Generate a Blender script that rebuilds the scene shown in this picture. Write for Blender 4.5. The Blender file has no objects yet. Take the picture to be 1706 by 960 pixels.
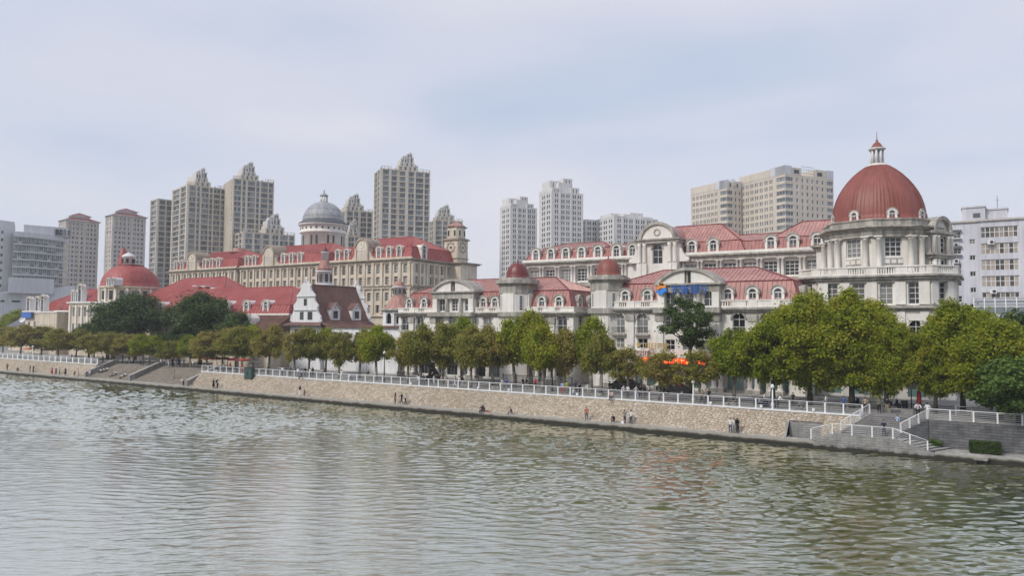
import bpy, bmesh, math, random
import numpy as np
from mathutils import Vector, Matrix
random.seed(7)
S = bpy.context.scene
COL = S.collection
R = math.radians
PI = math.pi

# ------------------------------------------------------------------ camera numbers (x along the bank, y away from the river, z up)
CAM = Vector((55.93, -86.13, 12.8)); FPX = 1232.0
PITCH = math.atan(60 / FPX); ROLL = R(0.4)
_fh = Vector((-.5446, .8387, 0)).normalized(); _r0 = Vector((_fh.y, -_fh.x, 0))
FWD = _fh * math.cos(PITCH) + Vector((0, 0, math.sin(PITCH)))
_up = -_fh * math.sin(PITCH) + Vector((0, 0, math.cos(PITCH)))
RGT = _r0 * math.cos(ROLL) + _up * math.sin(ROLL)
UPV = -_r0 * math.sin(ROLL) + _up * math.cos(ROLL)

def ray(px, py):
    return FWD + RGT * ((px - 853) / FPX) + UPV * ((480 - py) / FPX)
def at_y(px, py, y):
    v = ray(px, py); return CAM + v * ((y - CAM.y) / v.y)
def at_x(px, py, x):
    v = ray(px, py); return CAM + v * ((x - CAM.x) / v.x)
def at_z(px, py, z):
    v = ray(px, py); return CAM + v * ((z - CAM.z) / v.z)
def at_far(px, py, dist):
    v = ray(px, py); return CAM + v * (dist / v.dot(FWD))
def sx(px, y, py=540):
    return at_y(px, py, y).x

GZ = 3.4            # promenade level
WZ = 0.8            # lower walkway level

# ------------------------------------------------------------------ materials
MATS = {}
def nodes_of(m):
    m.use_nodes = True
    nt = m.node_tree
    return nt, nt.nodes['Principled BSDF'], nt.nodes.new, nt.links.new
def mixnode(nt, mode='MIX', fac=None):
    n = nt.nodes.new('ShaderNodeMix'); n.data_type = 'RGBA'; n.blend_type = mode
    if fac is not None: n.inputs[0].default_value = fac
    return n
def ramp(nt, stops):
    n = nt.nodes.new('ShaderNodeValToRGB')
    e = n.color_ramp.elements
    while len(e) < len(stops): e.new(.5)
    for el, (p, c) in zip(e, stops):
        el.position = p; el.color = (*c, 1) if len(c) == 3 else c
    return n
def g3(v): return (v, v, v)

def pos_scaled(nt, scale):
    g = nt.nodes.new('ShaderNodeNewGeometry')
    mp = nt.nodes.new('ShaderNodeMapping'); mp.inputs['Scale'].default_value = scale
    nt.links.new(g.outputs['Position'], mp.inputs['Vector'])
    return mp.outputs['Vector']

def plain(name, c, rough=.6, metal=0, spec=.5, emit=None, estr=0, var=.0):
    m = bpy.data.materials.new(name); nt, b, N, L = nodes_of(m)
    b.inputs['Base Color'].default_value = (*c, 1); b.inputs['Roughness'].default_value = rough
    b.inputs['Metallic'].default_value = metal; b.inputs['Specular IOR Level'].default_value = spec
    if emit: b.inputs['Emission Color'].default_value = (*emit, 1); b.inputs['Emission Strength'].default_value = estr
    if var:
        no = N('ShaderNodeTexNoise'); no.inputs['Scale'].default_value = 1.7; no.inputs['Detail'].default_value = 5
        L(pos_scaled(nt, (1, 1, 1)), no.inputs['Vector'])
        mx = mixnode(nt); L(no.outputs['Fac'], mx.inputs[0])
        mx.inputs[6].default_value = (*[x * (1 - var) for x in c], 1); mx.inputs[7].default_value = (*[min(1, x * (1 + var)) for x in c], 1)
        L(mx.outputs[2], b.inputs['Base Color'])
    MATS[name] = m; return m

def stone(name, c1, c2, streak=.35, scale=.35, rough=.8, block=None, fine=.25):
    """weathered masonry: broad tone changes, rain streaks, fine grain"""
    m = bpy.data.materials.new(name); nt, b, N, L = nodes_of(m)
    n1 = N('ShaderNodeTexNoise'); n1.inputs['Scale'].default_value = scale; n1.inputs['Detail'].default_value = 6
    L(pos_scaled(nt, (1, 1, 1)), n1.inputs['Vector'])
    r1 = ramp(nt, [(.35, c1), (.65, c2)]); L(n1.outputs['Fac'], r1.inputs[0])
    n2 = N('ShaderNodeTexNoise'); n2.inputs['Scale'].default_value = 1; n2.inputs['Detail'].default_value = 4
    L(pos_scaled(nt, (1.6, 1.6, .12)), n2.inputs['Vector'])
    r2 = ramp(nt, [(.42, g3(1 - streak)), (.62, g3(1))]); L(n2.outputs['Fac'], r2.inputs[0])
    mx = mixnode(nt, 'MULTIPLY', 1); L(r1.outputs[0], mx.inputs[6]); L(r2.outputs[0], mx.inputs[7])
    n3 = N('ShaderNodeTexNoise'); n3.inputs['Scale'].default_value = 4.5; n3.inputs['Detail'].default_value = 3
    L(pos_scaled(nt, (1, 1, 1)), n3.inputs['Vector'])
    r3 = ramp(nt, [(.35, g3(1 - fine)), (.6, g3(1))]); L(n3.outputs['Fac'], r3.inputs[0])
    m2 = mixnode(nt, 'MULTIPLY', 1); L(mx.outputs[2], m2.inputs[6]); L(r3.outputs[0], m2.inputs[7])
    L(m2.outputs[2], b.inputs['Base Color']); b.inputs['Roughness'].default_value = rough
    b.inputs['Specular IOR Level'].default_value = .3
    MATS[name] = m; return m

def metal_roof(name, c1, c2, rough=.5, streak=.25):
    m = stone(name, c1, c2, streak, .25, rough, fine=.12)
    m.node_tree.nodes['Principled BSDF'].inputs['Specular IOR Level'].default_value = .5
    return m

def glass(name, c_dark, c_light, rough=.12, spec=.6, bias=(.45, .8)):
    """window glass; each window object gets its own tone (drawn curtains, dark rooms)"""
    m = bpy.data.materials.new(name); nt, b, N, L = nodes_of(m)
    oi = N('ShaderNodeObjectInfo'); gm = N('ShaderNodeNewGeometry')
    ad = N('ShaderNodeMath'); ad.operation = 'ADD'; L(oi.outputs['Random'], ad.inputs[0]); L(gm.outputs['Random Per Island'], ad.inputs[1])
    fr = N('ShaderNodeMath'); fr.operation = 'FRACT'; L(ad.outputs[0], fr.inputs[0])
    r = ramp(nt, [(bias[0], c_dark), (bias[1], c_light)]); L(fr.outputs[0], r.inputs[0])
    L(r.outputs[0], b.inputs['Base Color']); b.inputs['Roughness'].default_value = rough
    b.inputs['Specular IOR Level'].default_value = spec
    MATS[name] = m; return m

def leaf(name, stops, trans=.25, scale=.55):
    m = bpy.data.materials.new(name); nt, b, N, L = nodes_of(m)
    gm = N('ShaderNodeNewGeometry'); oi = N('ShaderNodeObjectInfo')
    no = N('ShaderNodeTexNoise'); no.inputs['Scale'].default_value = scale; no.inputs['Detail'].default_value = 3
    L(gm.outputs['Position'], no.inputs['Vector'])
    a1 = N('ShaderNodeMath'); a1.operation = 'MULTIPLY_ADD'; L(gm.outputs['Random Per Island'], a1.inputs[0]); a1.inputs[1].default_value = .38
    L(no.outputs['Fac'], a1.inputs[2])
    a2 = N('ShaderNodeMath'); a2.operation = 'MULTIPLY_ADD'; L(oi.outputs['Random'], a2.inputs[0]); a2.inputs[1].default_value = .3; L(a1.outputs[0], a2.inputs[2])
    a3 = N('ShaderNodeMath'); a3.operation = 'SUBTRACT'; L(a2.outputs[0], a3.inputs[0]); a3.inputs[1].default_value = .32
    r = ramp(nt, stops); L(a3.outputs[0], r.inputs[0])
    L(r.outputs[0], b.inputs['Base Color']); b.inputs['Roughness'].default_value = .55; b.inputs['Specular IOR Level'].default_value = .25
    tr = N('ShaderNodeBsdfTranslucent'); L(r.outputs[0], tr.inputs['Color'])
    ms = N('ShaderNodeMixShader'); ms.inputs[0].default_value = trans
    L(b.outputs[0], ms.inputs[1]); L(tr.outputs[0], ms.inputs[2]); L(ms.outputs[0], nt.nodes['Material Output'].inputs['Surface'])
    MATS[name] = m; return m

# ------------------------------------------------------------------ mesh collector
class MB:
    def __init__(self, fr=(0, 0, 0)):
        self.v = []; self.f = []; self.m = []; self.names = []; self.smooth = []
        self.fr = fr
    def mi(self, mat):
        if mat not in self.names: self.names.append(mat)
        return self.names.index(mat)
    def P(self, u, v, z):
        ox, oy, th = self.fr; c, s = math.cos(th), math.sin(th)
        self.v.append((ox + u * c - v * s, oy + u * s + v * c, z)); return len(self.v) - 1
    def face(self, pts, mat, smooth=False):
        self.f.append([self.P(*p) for p in pts]); self.m.append(self.mi(mat)); self.smooth.append(smooth)
    def box(self, u0, u1, v0, v1, z0, z1, mat, top=None):
        if u0 > u1: u0, u1 = u1, u0
        if v0 > v1: v0, v1 = v1, v0
        i = [self.P(*p) for p in ((u0, v0, z0), (u1, v0, z0), (u1, v1, z0), (u0, v1, z0), (u0, v0, z1), (u1, v0, z1), (u1, v1, z1), (u0, v1, z1))]
        for k, q in enumerate(((3, 2, 1, 0), (4, 5, 6, 7), (0, 1, 5, 4), (1, 2, 6, 5), (2, 3, 7, 6), (3, 0, 4, 7))):
            self.f.append([i[j] for j in q]); self.m.append(self.mi(top if (top and k == 1) else mat)); self.smooth.append(False)
    def prism(self, poly, z0, z1, mat, top=None):
        """vertical prism over a ccw plan polygon"""
        n = len(poly); a = [self.P(x, y, z0) for x, y in poly]; b = [self.P(x, y, z1) for x, y in poly]
        self.f.append(a[::-1]); self.f.append(b); self.m += [self.mi(mat), self.mi(top or mat)]; self.smooth += [False] * 2
        for k in range(n):
            self.f.append([a[k], a[(k + 1) % n], b[(k + 1) % n], b[k]]); self.m.append(self.mi(mat)); self.smooth.append(False)
    def slab(self, poly, v0, v1, mat):
        """an outline drawn in the facade plane (u,z), given thickness from v0 to v1"""
        n = len(poly); a = [self.P(x, v0, z) for x, z in poly]; b = [self.P(x, v1, z) for x, z in poly]
        self.f.append(a); self.f.append(b[::-1]); self.m += [self.mi(mat)] * 2; self.smooth += [False] * 2
        for k in range(n):
            self.f.append([a[(k + 1) % n], a[k], b[k], b[(k + 1) % n]]); self.m.append(self.mi(mat)); self.smooth.append(False)
    def sideslab(self, poly, u0, u1, mat):
        """an outline drawn in the (v,z) plane, given thickness from u0 to u1"""
        n = len(poly); a = [self.P(u0, y, z) for y, z in poly]; b = [self.P(u1, y, z) for y, z in poly]
        self.f.append(a[::-1]); self.f.append(b); self.m += [self.mi(mat)] * 2; self.smooth += [False] * 2
        for k in range(n):
            self.f.append([a[k], a[(k + 1) % n], b[(k + 1) % n], b[k]]); self.m.append(self.mi(mat)); self.smooth.append(False)
    def lathe(self, prof, mat, c=(0, 0), seg=16, sm=True, cap=True, mod=None, a0=0):
        rings = []
        for r, z in prof:
            rings.append([self.P(c[0] + r * math.cos(a0 + 2 * PI * k / seg) * (1 if not mod else 1 + mod(k) / max(r, .3)), c[1] + r * math.sin(a0 + 2 * PI * k / seg) * (1 if not mod else 1 + mod(k) / max(r, .3)), z) for k in range(seg)])
        mi = self.mi(mat)
        for a, b in zip(rings, rings[1:]):
            for k in range(seg):
                self.f.append([a[k], a[(k + 1) % seg], b[(k + 1) % seg], b[k]]); self.m.append(mi); self.smooth.append(sm)
        if cap:
            self.f.append(rings[0][::-1]); self.f.append(rings[-1]); self.m += [mi, mi]; self.smooth += [False] * 2
    def tube(self, pts, rad, mat, seg=6):
        pts = [Vector(p) for p in pts]; rings = []
        for i, p in enumerate(pts):
            d = (pts[min(i + 1, len(pts) - 1)] - pts[max(i - 1, 0)]).normalized()
            a = d.cross(Vector((0, 0, 1)) if abs(d.z) < .95 else Vector((1, 0, 0))).normalized(); b = d.cross(a)
            r = rad[i] if isinstance(rad, (list, tuple)) else rad
            rings.append([self.P(*(p + (a * math.cos(2 * PI * k / seg) + b * math.sin(2 * PI * k / seg)) * r)) for k in range(seg)])
        mi = self.mi(mat)
        for a, b in zip(rings, rings[1:]):
            for k in range(seg):
                self.f.append([a[k], b[k], b[(k + 1) % seg], a[(k + 1) % seg]]); self.m.append(mi); self.smooth.append(True)
        self.f.append(rings[0]); self.f.append(rings[-1][::-1]); self.m += [mi, mi]; self.smooth += [False] * 2
    def arch(self, uc, zc, r0, r1, v0, v1, mat, seg=12, a0=0., a1=PI):
        """a solid ring segment standing in the facade plane"""
        for k in range(seg):
            t0 = a0 + (a1 - a0) * k / seg; t1 = a0 + (a1 - a0) * (k + 1) / seg
            p = [(uc + r * math.cos(t), zc + r * math.sin(t)) for r, t in ((r0, t0), (r1, t0), (r1, t1), (r0, t1))]
            for q in ([(x, v0, z) for x, z in p], [(x, v1, z) for x, z in p[::-1]], [(p[1][0], v0, p[1][1]), (p[1][0], v1, p[1][1]), (p[2][0], v1, p[2][1]), (p[2][0], v0, p[2][1])],
                      [(p[0][0], v1, p[0][1]), (p[0][0], v0, p[0][1]), (p[3][0], v0, p[3][1]), (p[3][0], v1, p[3][1])]):
                self.face(q, mat)
            if k == 0: self.face([(p[0][0], v0, p[0][1]), (p[0][0], v1, p[0][1]), (p[1][0], v1, p[1][1]), (p[1][0], v0, p[1][1])], mat)
            if k == seg - 1: self.face([(p[3][0], v1, p[3][1]), (p[3][0], v0, p[3][1]), (p[2][0], v0, p[2][1]), (p[2][0], v1, p[2][1])], mat)
    def wall(self, u0, u1, z0, z1, v, holes, mat, depth=.3):
        """wall sheet with real openings and their reveals; holes = (u0,u1,z0,z1)"""
        rd = lambda x: round(x, 4)
        us = sorted({rd(u0), rd(u1)} | {rd(h[k]) for h in holes for k in (0, 1)}); zs = sorted({rd(z0), rd(z1)} | {rd(h[k]) for h in holes for k in (2, 3)})
        us = [u for u in us if u0 - 1e-4 <= u <= u1 + 1e-4]; zs = [z for z in zs if z0 - 1e-4 <= z <= z1 + 1e-4]
        H = [tuple(rd(x) for x in h) for h in holes]
        for z_a, z_b in zip(zs, zs[1:]):
            zm = (z_a + z_b) / 2; row = [h for h in H if h[2] < zm < h[3]]; st = None
            for a, b in zip(us, us[1:]):
                um = (a + b) / 2; inside = any(h[0] < um < h[1] for h in row)
                if not inside:
                    if st is None: st = a
                    en = b
                if inside and st is not None:
                    self.face([(st, v, z_a), (en, v, z_a), (en, v, z_b), (st, v, z_b)], mat); st = None
            if st is not None: self.face([(st, v, z_a), (en, v, z_a), (en, v, z_b), (st, v, z_b)], mat)
        for a, b, c, d in H:
            w = v + depth
            self.face([(a, v, c), (a, w, c), (b, w, c), (b, v, c)][::-1], mat); self.face([(a, v, d), (a, w, d), (b, w, d), (b, v, d)], mat)
            self.face([(a, v, c), (a, v, d), (a, w, d), (a, w, c)][::-1], mat); self.face([(b, v, c), (b, v, d), (b, w, d), (b, w, c)], mat)
    def mesh(self, name, off=(0, 0, 0)):
        me = bpy.data.meshes.new(name)
        o = Vector(off)
        me.from_pydata([(x - o.x, y - o.y, z - o.z) for x, y, z in self.v], [], self.f)
        for n in self.names: me.materials.append(MATS[n])
        me.polygons.foreach_set('material_index', self.m); me.polygons.foreach_set('use_smooth', self.smooth)
        me.update(); return me

def tag(o, label=None, cat=None, group=None, kind=None):
    if label: o['label'] = label
    if cat: o['category'] = cat
    if group: o['group'] = group
    if kind: o['kind'] = kind
    return o

class Thing:
    """an Empty at a thing's base; its parts are children, their pieces one level deeper"""
    def __init__(self, name, label, cat, loc, group=None):
        self.o = bpy.data.objects.new(name, None); COL.objects.link(self.o); self.o.location = loc
        self.o.empty_display_size = .3
        self.loc = Vector(loc); tag(self.o, label, cat, group); self.count = {}; self.rest = {}
    def part(self, name, mb, parent=None, label=None, off=None):
        o = bpy.data.objects.new(name, mb.mesh(name, self.loc if off is None else off)); COL.objects.link(o)
        o.parent = parent or self.o
        if label: o['label'] = label
        return o
    def put(self, name, me, loc, rot=0, parent=None, scale=None):
        o = bpy.data.objects.new(name, me); COL.objects.link(o); o.parent = parent or self.o
        o.location = Vector(loc) - (self.loc if parent is None else Vector((0, 0, 0))); o.rotation_euler.z = rot
        if scale: o.scale = scale
        return o

def single(name, mb, label, cat, loc=(0, 0, 0), group=None, kind=None):
    o = bpy.data.objects.new(name, mb.mesh(name, loc)); COL.objects.link(o); o.location = loc
    return tag(o, label, cat, group, kind)
def structure(name, mb, loc=(0, 0, 0)):
    return single(name, mb, None, None, loc, None, 'structure')

# ------------------------------------------------------------------ windows (unit meshes, shared)
_WIN = {}
def win_mesh(w, h, style, fm, gm, wm):
    """frame and pane of a window; origin at the middle of its sill, looking to -y. style: (cols, rows, arched, bar)"""
    key = (round(w, 2), round(h, 2), style, fm, gm, wm)
    if key in _WIN: return _WIN[key]
    cols, rows, arched, bar = style
    f = MB(); p = MB(); hw = w / 2; hr = h - hw if arched else h
    d = .08
    f.box(-hw, -hw + bar, -d, .02, 0, h, fm); f.box(hw - bar, hw, -d, .02, 0, h, fm)
    f.box(-hw + bar, hw - bar, -d, .02, 0, bar, fm)
    if not arched: f.box(-hw + bar, hw - bar, -d, .02, h - bar, h, fm)
    for k in range(1, cols):
        x = -hw + w * k / cols; f.box(x - bar * .4, x + bar * .4, -d + .01, .02, bar, h - (0 if not arched else .02), fm)
    for k in range(1, rows):
        z = hr * k / (rows - (0 if not arched else 1) or 1) if arched else h * k / rows
        f.box(-hw + bar, hw - bar, -d + .02, .02, z - bar * .4, z + bar * .4, fm)
    if arched:
        n = 8
        for s in (-1, 1):
            pts = [(s * hw * math.cos(PI / 2 * k / n), hr + hw * math.sin(PI / 2 * k / n)) for k in range(n + 1)] + [(s * hw, h)]
            if s > 0: pts = pts[::-1]
            f.slab(pts[::-1], -.26, .02, wm)
    p.face([(-hw + .01, 0, .01), (hw - .01, 0, .01), (hw - .01, 0, h - .01), (-hw + .01, 0, h - .01)], gm)
    r = (f.mesh('window_frame'), p.mesh('window_pane')); _WIN[key] = r; return r
_WIN1 = {}
def win_one(w, h, style, fm, gm):
    key = (round(w, 2), round(h, 2), style, fm, gm)
    if key in _WIN1: return _WIN1[key]
    cols, rows, arched, bar = style
    b = MB(); hw = w / 2
    xs = [-hw + w * k / cols for k in range(cols + 1)]
    for a, c in zip(xs, xs[1:]):
        b.face([(a, 0, 0), (c, 0, 0), (c, 0, h), (a, 0, h)], gm)
    b.box(-hw, -hw + bar, -.06, -.004, 0, h, fm); b.box(hw - bar, hw, -.06, -.004, 0, h, fm); b.box(-hw + bar, hw - bar, -.06, -.004, h - bar, h, fm)
    for x in xs[1:-1]: b.box(x - bar / 2, x + bar / 2, -.05, -.004, 0, h - bar, fm)
    for k in range(1, rows): b.box(-hw + bar, hw - bar, -.045, -.004, h * k / rows - bar / 2, h * k / rows + bar / 2, fm)
    r = b.mesh('window'); _WIN1[key] = r; return r

def glaze(t, fr, wins, v, fm='frame_white', gm='glass', wm='stone_pale', depth=.3, two=True, limit=100):
    """windows of one facade; each a part (frame) with its pane, past the limit ONE stuff part"""
    ox, oy, th = fr; c, s = math.cos(th), math.sin(th)
    for u, z, w, h, st in wins:
        n = t.count.get('window', 0)
        vv = v + depth - .01
        loc = Vector((ox + u * c - vv * s, oy + u * s + vv * c, z))
        if n < limit:
            t.count['window'] = n + 1
            if two:
                f, p = win_mesh(w, h, st, fm, gm, wm)
                o = t.put('window', f, loc, th); t.put('pane', p, (0, 0, 0), 0, o)
            else:
                t.put('window', win_one(w, h, st, fm, gm), loc, th)
        else:
            b = t.rest.setdefault('b', MB()); b.fr = (loc.x, loc.y, th); hw = w / 2
            xs = [-hw + w * k / st[0] for k in range(st[0] + 1)]
            for a, d in zip(xs, xs[1:]): b.face([(a, 0, z), (d, 0, z), (d, 0, z + h), (a, 0, z + h)], gm)
            for x in xs: b.box(x - st[3] / 2, x + st[3] / 2, -.05, -.004, z, z + h, fm)
def glaze_rest(t):
    if 'b' in t.rest:
        o = t.part('windows', t.rest['b']); o['kind'] = 'stuff'; del t.rest['b']

def holes_of(wins): return [(u - w / 2, u + w / 2, z, z + h) for u, z, w, h, st in wins]

# ------------------------------------------------------------------ roofs and trim
def roof_poly(mb, pts, mat, rib=None, space=.6, rw=.09, rh=.09):
    pts = [Vector(p) for p in pts]
    mb.face(pts, mat)
    if not rib: return
    e = (pts[1] - pts[0]).normalized(); n = (pts[1] - pts[0]).cross(pts[-1] - pts[0]).normalized()
    if n.z < 0: n = -n
    g = n.cross(e).normalized()
    L2 = [((p - pts[0]).dot(e), (p - pts[0]).dot(g)) for p in pts]
    lo, hi = min(p[0] for p in L2), max(p[0] for p in L2)
    k = lo + space * .5
    while k < hi:
        ys = []
        for (x0, y0), (x1, y1) in zip(L2, L2[1:] + L2[:1]):
            if (x0 - k) * (x1 - k) <= 0 and abs(x1 - x0) > 1e-6: ys.append(y0 + (y1 - y0) * (k - x0) / (x1 - x0))
        if len(ys) >= 2 and max(ys) - min(ys) > .15:
            a, b = pts[0] + e * k + g * min(ys), pts[0] + e * k + g * max(ys)
            w = e * rw / 2; h = n * rh
            mb.face([a - w, b - w, b + h, a + h], rib); mb.face([b + w, a + w, a + h, b + h], rib)
        k += space

def ridge(mb, a, b, mat, r=.13):
    mb.tube([a, b], r, mat, 5)

def mansard(mb, x0, x1, y0, y1, z0, zb, ins, zr, rx0, rx1, ry, mat, rib, cap, space=.6, mat_low=None):
    ml = mat_low or mat
    lo = [(x0, y0, z0), (x1, y0, z0), (x1, y1, z0), (x0, y1, z0)]
    mi = [(x0 + ins, y0 + ins, zb), (x1 - ins, y0 + ins, zb), (x1 - ins, y1 - ins, zb), (x0 + ins, y1 - ins, zb)]
    A, B = (rx0, ry, zr), (rx1, ry, zr)
    for k in range(4):
        roof_poly(mb, [lo[k], lo[(k + 1) % 4], mi[(k + 1) % 4], mi[k]], ml, rib, space)
        ridge(mb, lo[k], mi[k], cap, .09); ridge(mb, mi[k], mi[(k + 1) % 4], cap, .1)
    roof_poly(mb, [mi[0], mi[1], B, A], mat, rib, space); roof_poly(mb, [mi[2], mi[3], A, B], mat, rib, space)
    roof_poly(mb, [mi[1], mi[2], B], mat, rib, space); roof_poly(mb, [mi[3], mi[0], A], mat, rib, space)
    for p, q in ((mi[0], A), (mi[3], A), (mi[1], B), (mi[2], B), (A, B)): ridge(mb, p, q, cap)

def layers(mb, u0, u1, v0, v1, steps, mat):
    """stacked slabs of a cornice round a rectangular block: (z0, z1, projection, material)"""
    for s in steps:
        z0, z1, p = s[:3]; mb.box(u0 - p, u1 + p, v0 - p, v1 + p, z0, z1, s[3] if len(s) > 3 else mat)

def parapet(mb, u0, u1, v, z0, z1, openings, mat, th=.35, bal='stone_pale'):
    """balustrade: plinth, rail, solid panels, and groups of balusters in the openings"""
    mb.box(u0, u1, v, v + th, z0, z0 + .18, mat); mb.box(u0 - .06, u1 + .06, v - .06, v + th + .06, z1 - .16, z1, mat)
    c = u0
    for a, b in sorted(openings) + [(u1, u1)]:
        a = max(a, u0)
        if a > c: mb.box(c, a, v + .02, v + th - .02, z0 + .18, z1 - .16, mat)
        if b > a:
            n = max(2, int((b - a) / .3))
            for k in range(n):
                x = a + (b - a) * (k + .5) / n; mb.box(x - .075, x + .075, v + .1, v + th - .1, z0 + .18, z1 - .16, bal)
        c = max(c, b)

def column(h, r, mat, square=False):
    b = MB()
    b.box(-r * 1.35, r * 1.35, -r * 1.35, r * 1.35, 0, h * .035, mat)
    b.lathe([(r * 1.25, h * .035), (r * 1.25, h * .055), (r * 1.05, h * .07), (r, h * .1), (r, h * .35), (r * .86, h * .9), (r * 1.0, h * .905), (r * 1.02, h * .915), (r * .9, h * .925), (r * 1.3, h * .965)], mat, seg=14)
    b.box(-r * 1.4, r * 1.4, -r * 1.4, r * 1.4, h * .965, h, mat)
    return b.mesh('column')

def dormer_meshes(w, h, depth, mat, fm, gm, hood):
    """round-headed dormer: jambs, arched hood, barrel roof; and its window"""
    b = MB(); p = MB(); hw = w / 2; zs = h - hw; o = hw + .22
    b.box(-o, -hw + .12, -.12, depth, 0, zs, mat); b.box(hw - .12, o, -.12, depth, 0, zs, mat)
    b.arch(0, zs, hw - .12, o + .02, -.14, depth, mat, 12)
    b.arch(0, zs, o + .02, o + .18, -.3, .35, hood, 12)
    b.box(-o - .2, -o + .1, -.3, .25, zs - .2, zs, hood); b.box(o - .1, o + .2, -.3, .25, zs - .2, zs, hood)
    b.box(-o - .05, o + .05, -.22, .1, -.14, .02, mat)
    i = hw - .12
    pts = [(-i, .02), (i, .02)] + [(i * math.cos(PI * k / 10), zs + i * math.sin(PI * k / 10)) for k in range(11)]
    p.face([(x, .18, z) for x, z in pts], gm)
    f = .07
    p.box(-i, -i + f, .06, .17, .02, zs, fm); p.box(i - f, i, .06, .17, .02, zs, fm); p.box(-f / 2, f / 2, .07, .17, .09, zs - .1, fm)
    p.box(-i + f, i - f, .08, .17, .02, .09, fm); p.box(-i, i, .05, .175, zs - .1, zs + .04, fm); p.box(-i + f, i - f, .085, .17, zs * .48, zs * .48 + .06, fm)
    return b.mesh('dormer'), p.mesh('dormer_window')
def put_dormer(t, dm, loc, rot=0, parent=None, scale=None):
    o = t.put('dormer', dm[0], loc, rot, None, scale); t.put('window', dm[1], (0, 0, 0), 0, o); return o
# ------------------------------------------------------------------ material library
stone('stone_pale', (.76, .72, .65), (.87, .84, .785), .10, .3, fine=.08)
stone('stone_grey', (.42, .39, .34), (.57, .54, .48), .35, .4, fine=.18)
stone('stone_warm', (.62, .535, .415), (.74, .66, .54), .18, .3, fine=.1)
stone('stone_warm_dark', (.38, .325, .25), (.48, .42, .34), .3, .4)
stone('plaster_white', (.74, .74, .74), (.82, .82, .82), .12, .3, fine=.06)
stone('tower_tan', (.51, .45, .365), (.59, .525, .43), .18, .08, fine=.06)
stone('tower_trim', (.58, .53, .455), (.65, .60, .525), .15, .1, fine=.06)
stone('tower_crown', (.60, .59, .56), (.68, .67, .65), .15, .15, fine=.06)
stone('tower_white', (.66, .65, .63), (.73, .72, .70), .15, .06, fine=.06)
stone('tower_beige', (.60, .53, .44), (.67, .60, .51), .14, .06, fine=.06)
stone('tower_pink', (.50, .46, .43), (.57, .53, .50), .15, .06, fine=.06)
stone('hotel_white', (.58, .59, .61), (.66, .67, .69), .12, .06, fine=.06)
stone('office_white', (.56, .56, .60), (.64, .64, .68), .15, .15, fine=.06)
metal_roof('roof_pink_skylit', (.47, .225, .19), (.55, .29, .25), .48, .25)  # upper slopes: same metal as the lower, reflected sky painted in as paler colour
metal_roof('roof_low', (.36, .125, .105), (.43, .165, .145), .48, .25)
metal_roof('roof_red', (.36, .068, .060), (.44, .108, .096), .55, .25)
metal_roof('dome_red', (.245, .066, .049), (.30, .088, .067), .5, .15)
metal_roof('turret_red', (.17, .030, .028), (.22, .042, .040), .42, .2)
plain('ridge_red', (.16, .022, .024), .5)
metal_roof('copper_pink', (.40, .19, .15), (.50, .27, .22), .6, .3)
stone('tile_brown', (.175, .092, .074), (.225, .122, .10), .15, .5)
metal_roof('dome_grey', (.36, .375, .39), (.45, .465, .475), .5, .3)
plain('lead_dark', (.10, .11, .13), .6)
stone('concrete', (.30, .29, .27), (.40, .385, .36), .3, .6)
stone('concrete_pale', (.46, .44, .41), (.56, .54, .50), .3, .5)
stone('paving', (.25, .245, .24), (.32, .31, .30), .0, .3)
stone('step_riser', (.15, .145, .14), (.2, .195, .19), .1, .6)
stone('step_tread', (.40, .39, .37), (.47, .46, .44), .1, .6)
stone('step_stone', (.27, .235, .195), (.34, .30, .25), .2, .6)
glass('glass_pale', (.12, .13, .14), (.36, .38, .38), .15, .5, (.2, .9))
plain('frame_white', (.68, .68, .66), .5)
plain('frame_grey', (.30, .31, .31), .5)
plain('frame_dark', (.05, .045, .04), .6)
plain('rail_white', (.74, .75, .75), .45, var=.06)
plain('iron_dark', (.025, .027, .03), .5)
plain('black', (.012, .012, .014), .5)
plain('dark_inside', (.025, .025, .025), .9)
glass('glass', (.018, .02, .023), (.20, .20, .19), .08)
glass('glass_tower', (.09, .105, .115), (.25, .285, .30), .12, .6, (.3, .95))
glass('glass_tan', (.055, .065, .065), (.26, .30, .30), .12, .6, (.25, .98))
glass('glass_dark', (.02, .022, .025), (.10, .11, .12), .1, .6, (.4, .95))
glass('glass_curtain', (.06, .05, .045), (.42, .36, .30), .15, .5, (.2, .9))
glass('glass_teal', (.08, .16, .15), (.22, .36, .34), .08, .8, (.2, .9))
leaf('leaf_plane', [(.08, (.14, .165, .022)), (.40, (.26, .265, .045)), (.70, (.36, .31, .075)), (.95, (.42, .29, .11))], .45)
leaf('leaf_plane_green', [(.08, (.11, .17, .006)), (.4, (.235, .295, .016)), (.72, (.37, .37, .030)), (.97, (.45, .34, .06))], .45)
leaf('leaf_dark', [(.1, (.032, .066, .016)), (.45, (.066, .112, .028)), (.85, (.12, .165, .045))], .3)
leaf('leaf_bright', [(.1, (.038, .080, .014)), (.5, (.080, .145, .025)), (.9, (.14, .21, .04))], .3)
stone('bark', (.22, .20, .17), (.44, .42, .36), .3, 1.5)
plain('bark_dark', (.045, .038, .030), .9, var=.3)
plain('bronze_dark', (.035, .028, .022), .45, var=.3)
stone('marble_cream', (.58, .53, .43), (.68, .63, .53), .25, 1.)

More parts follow.
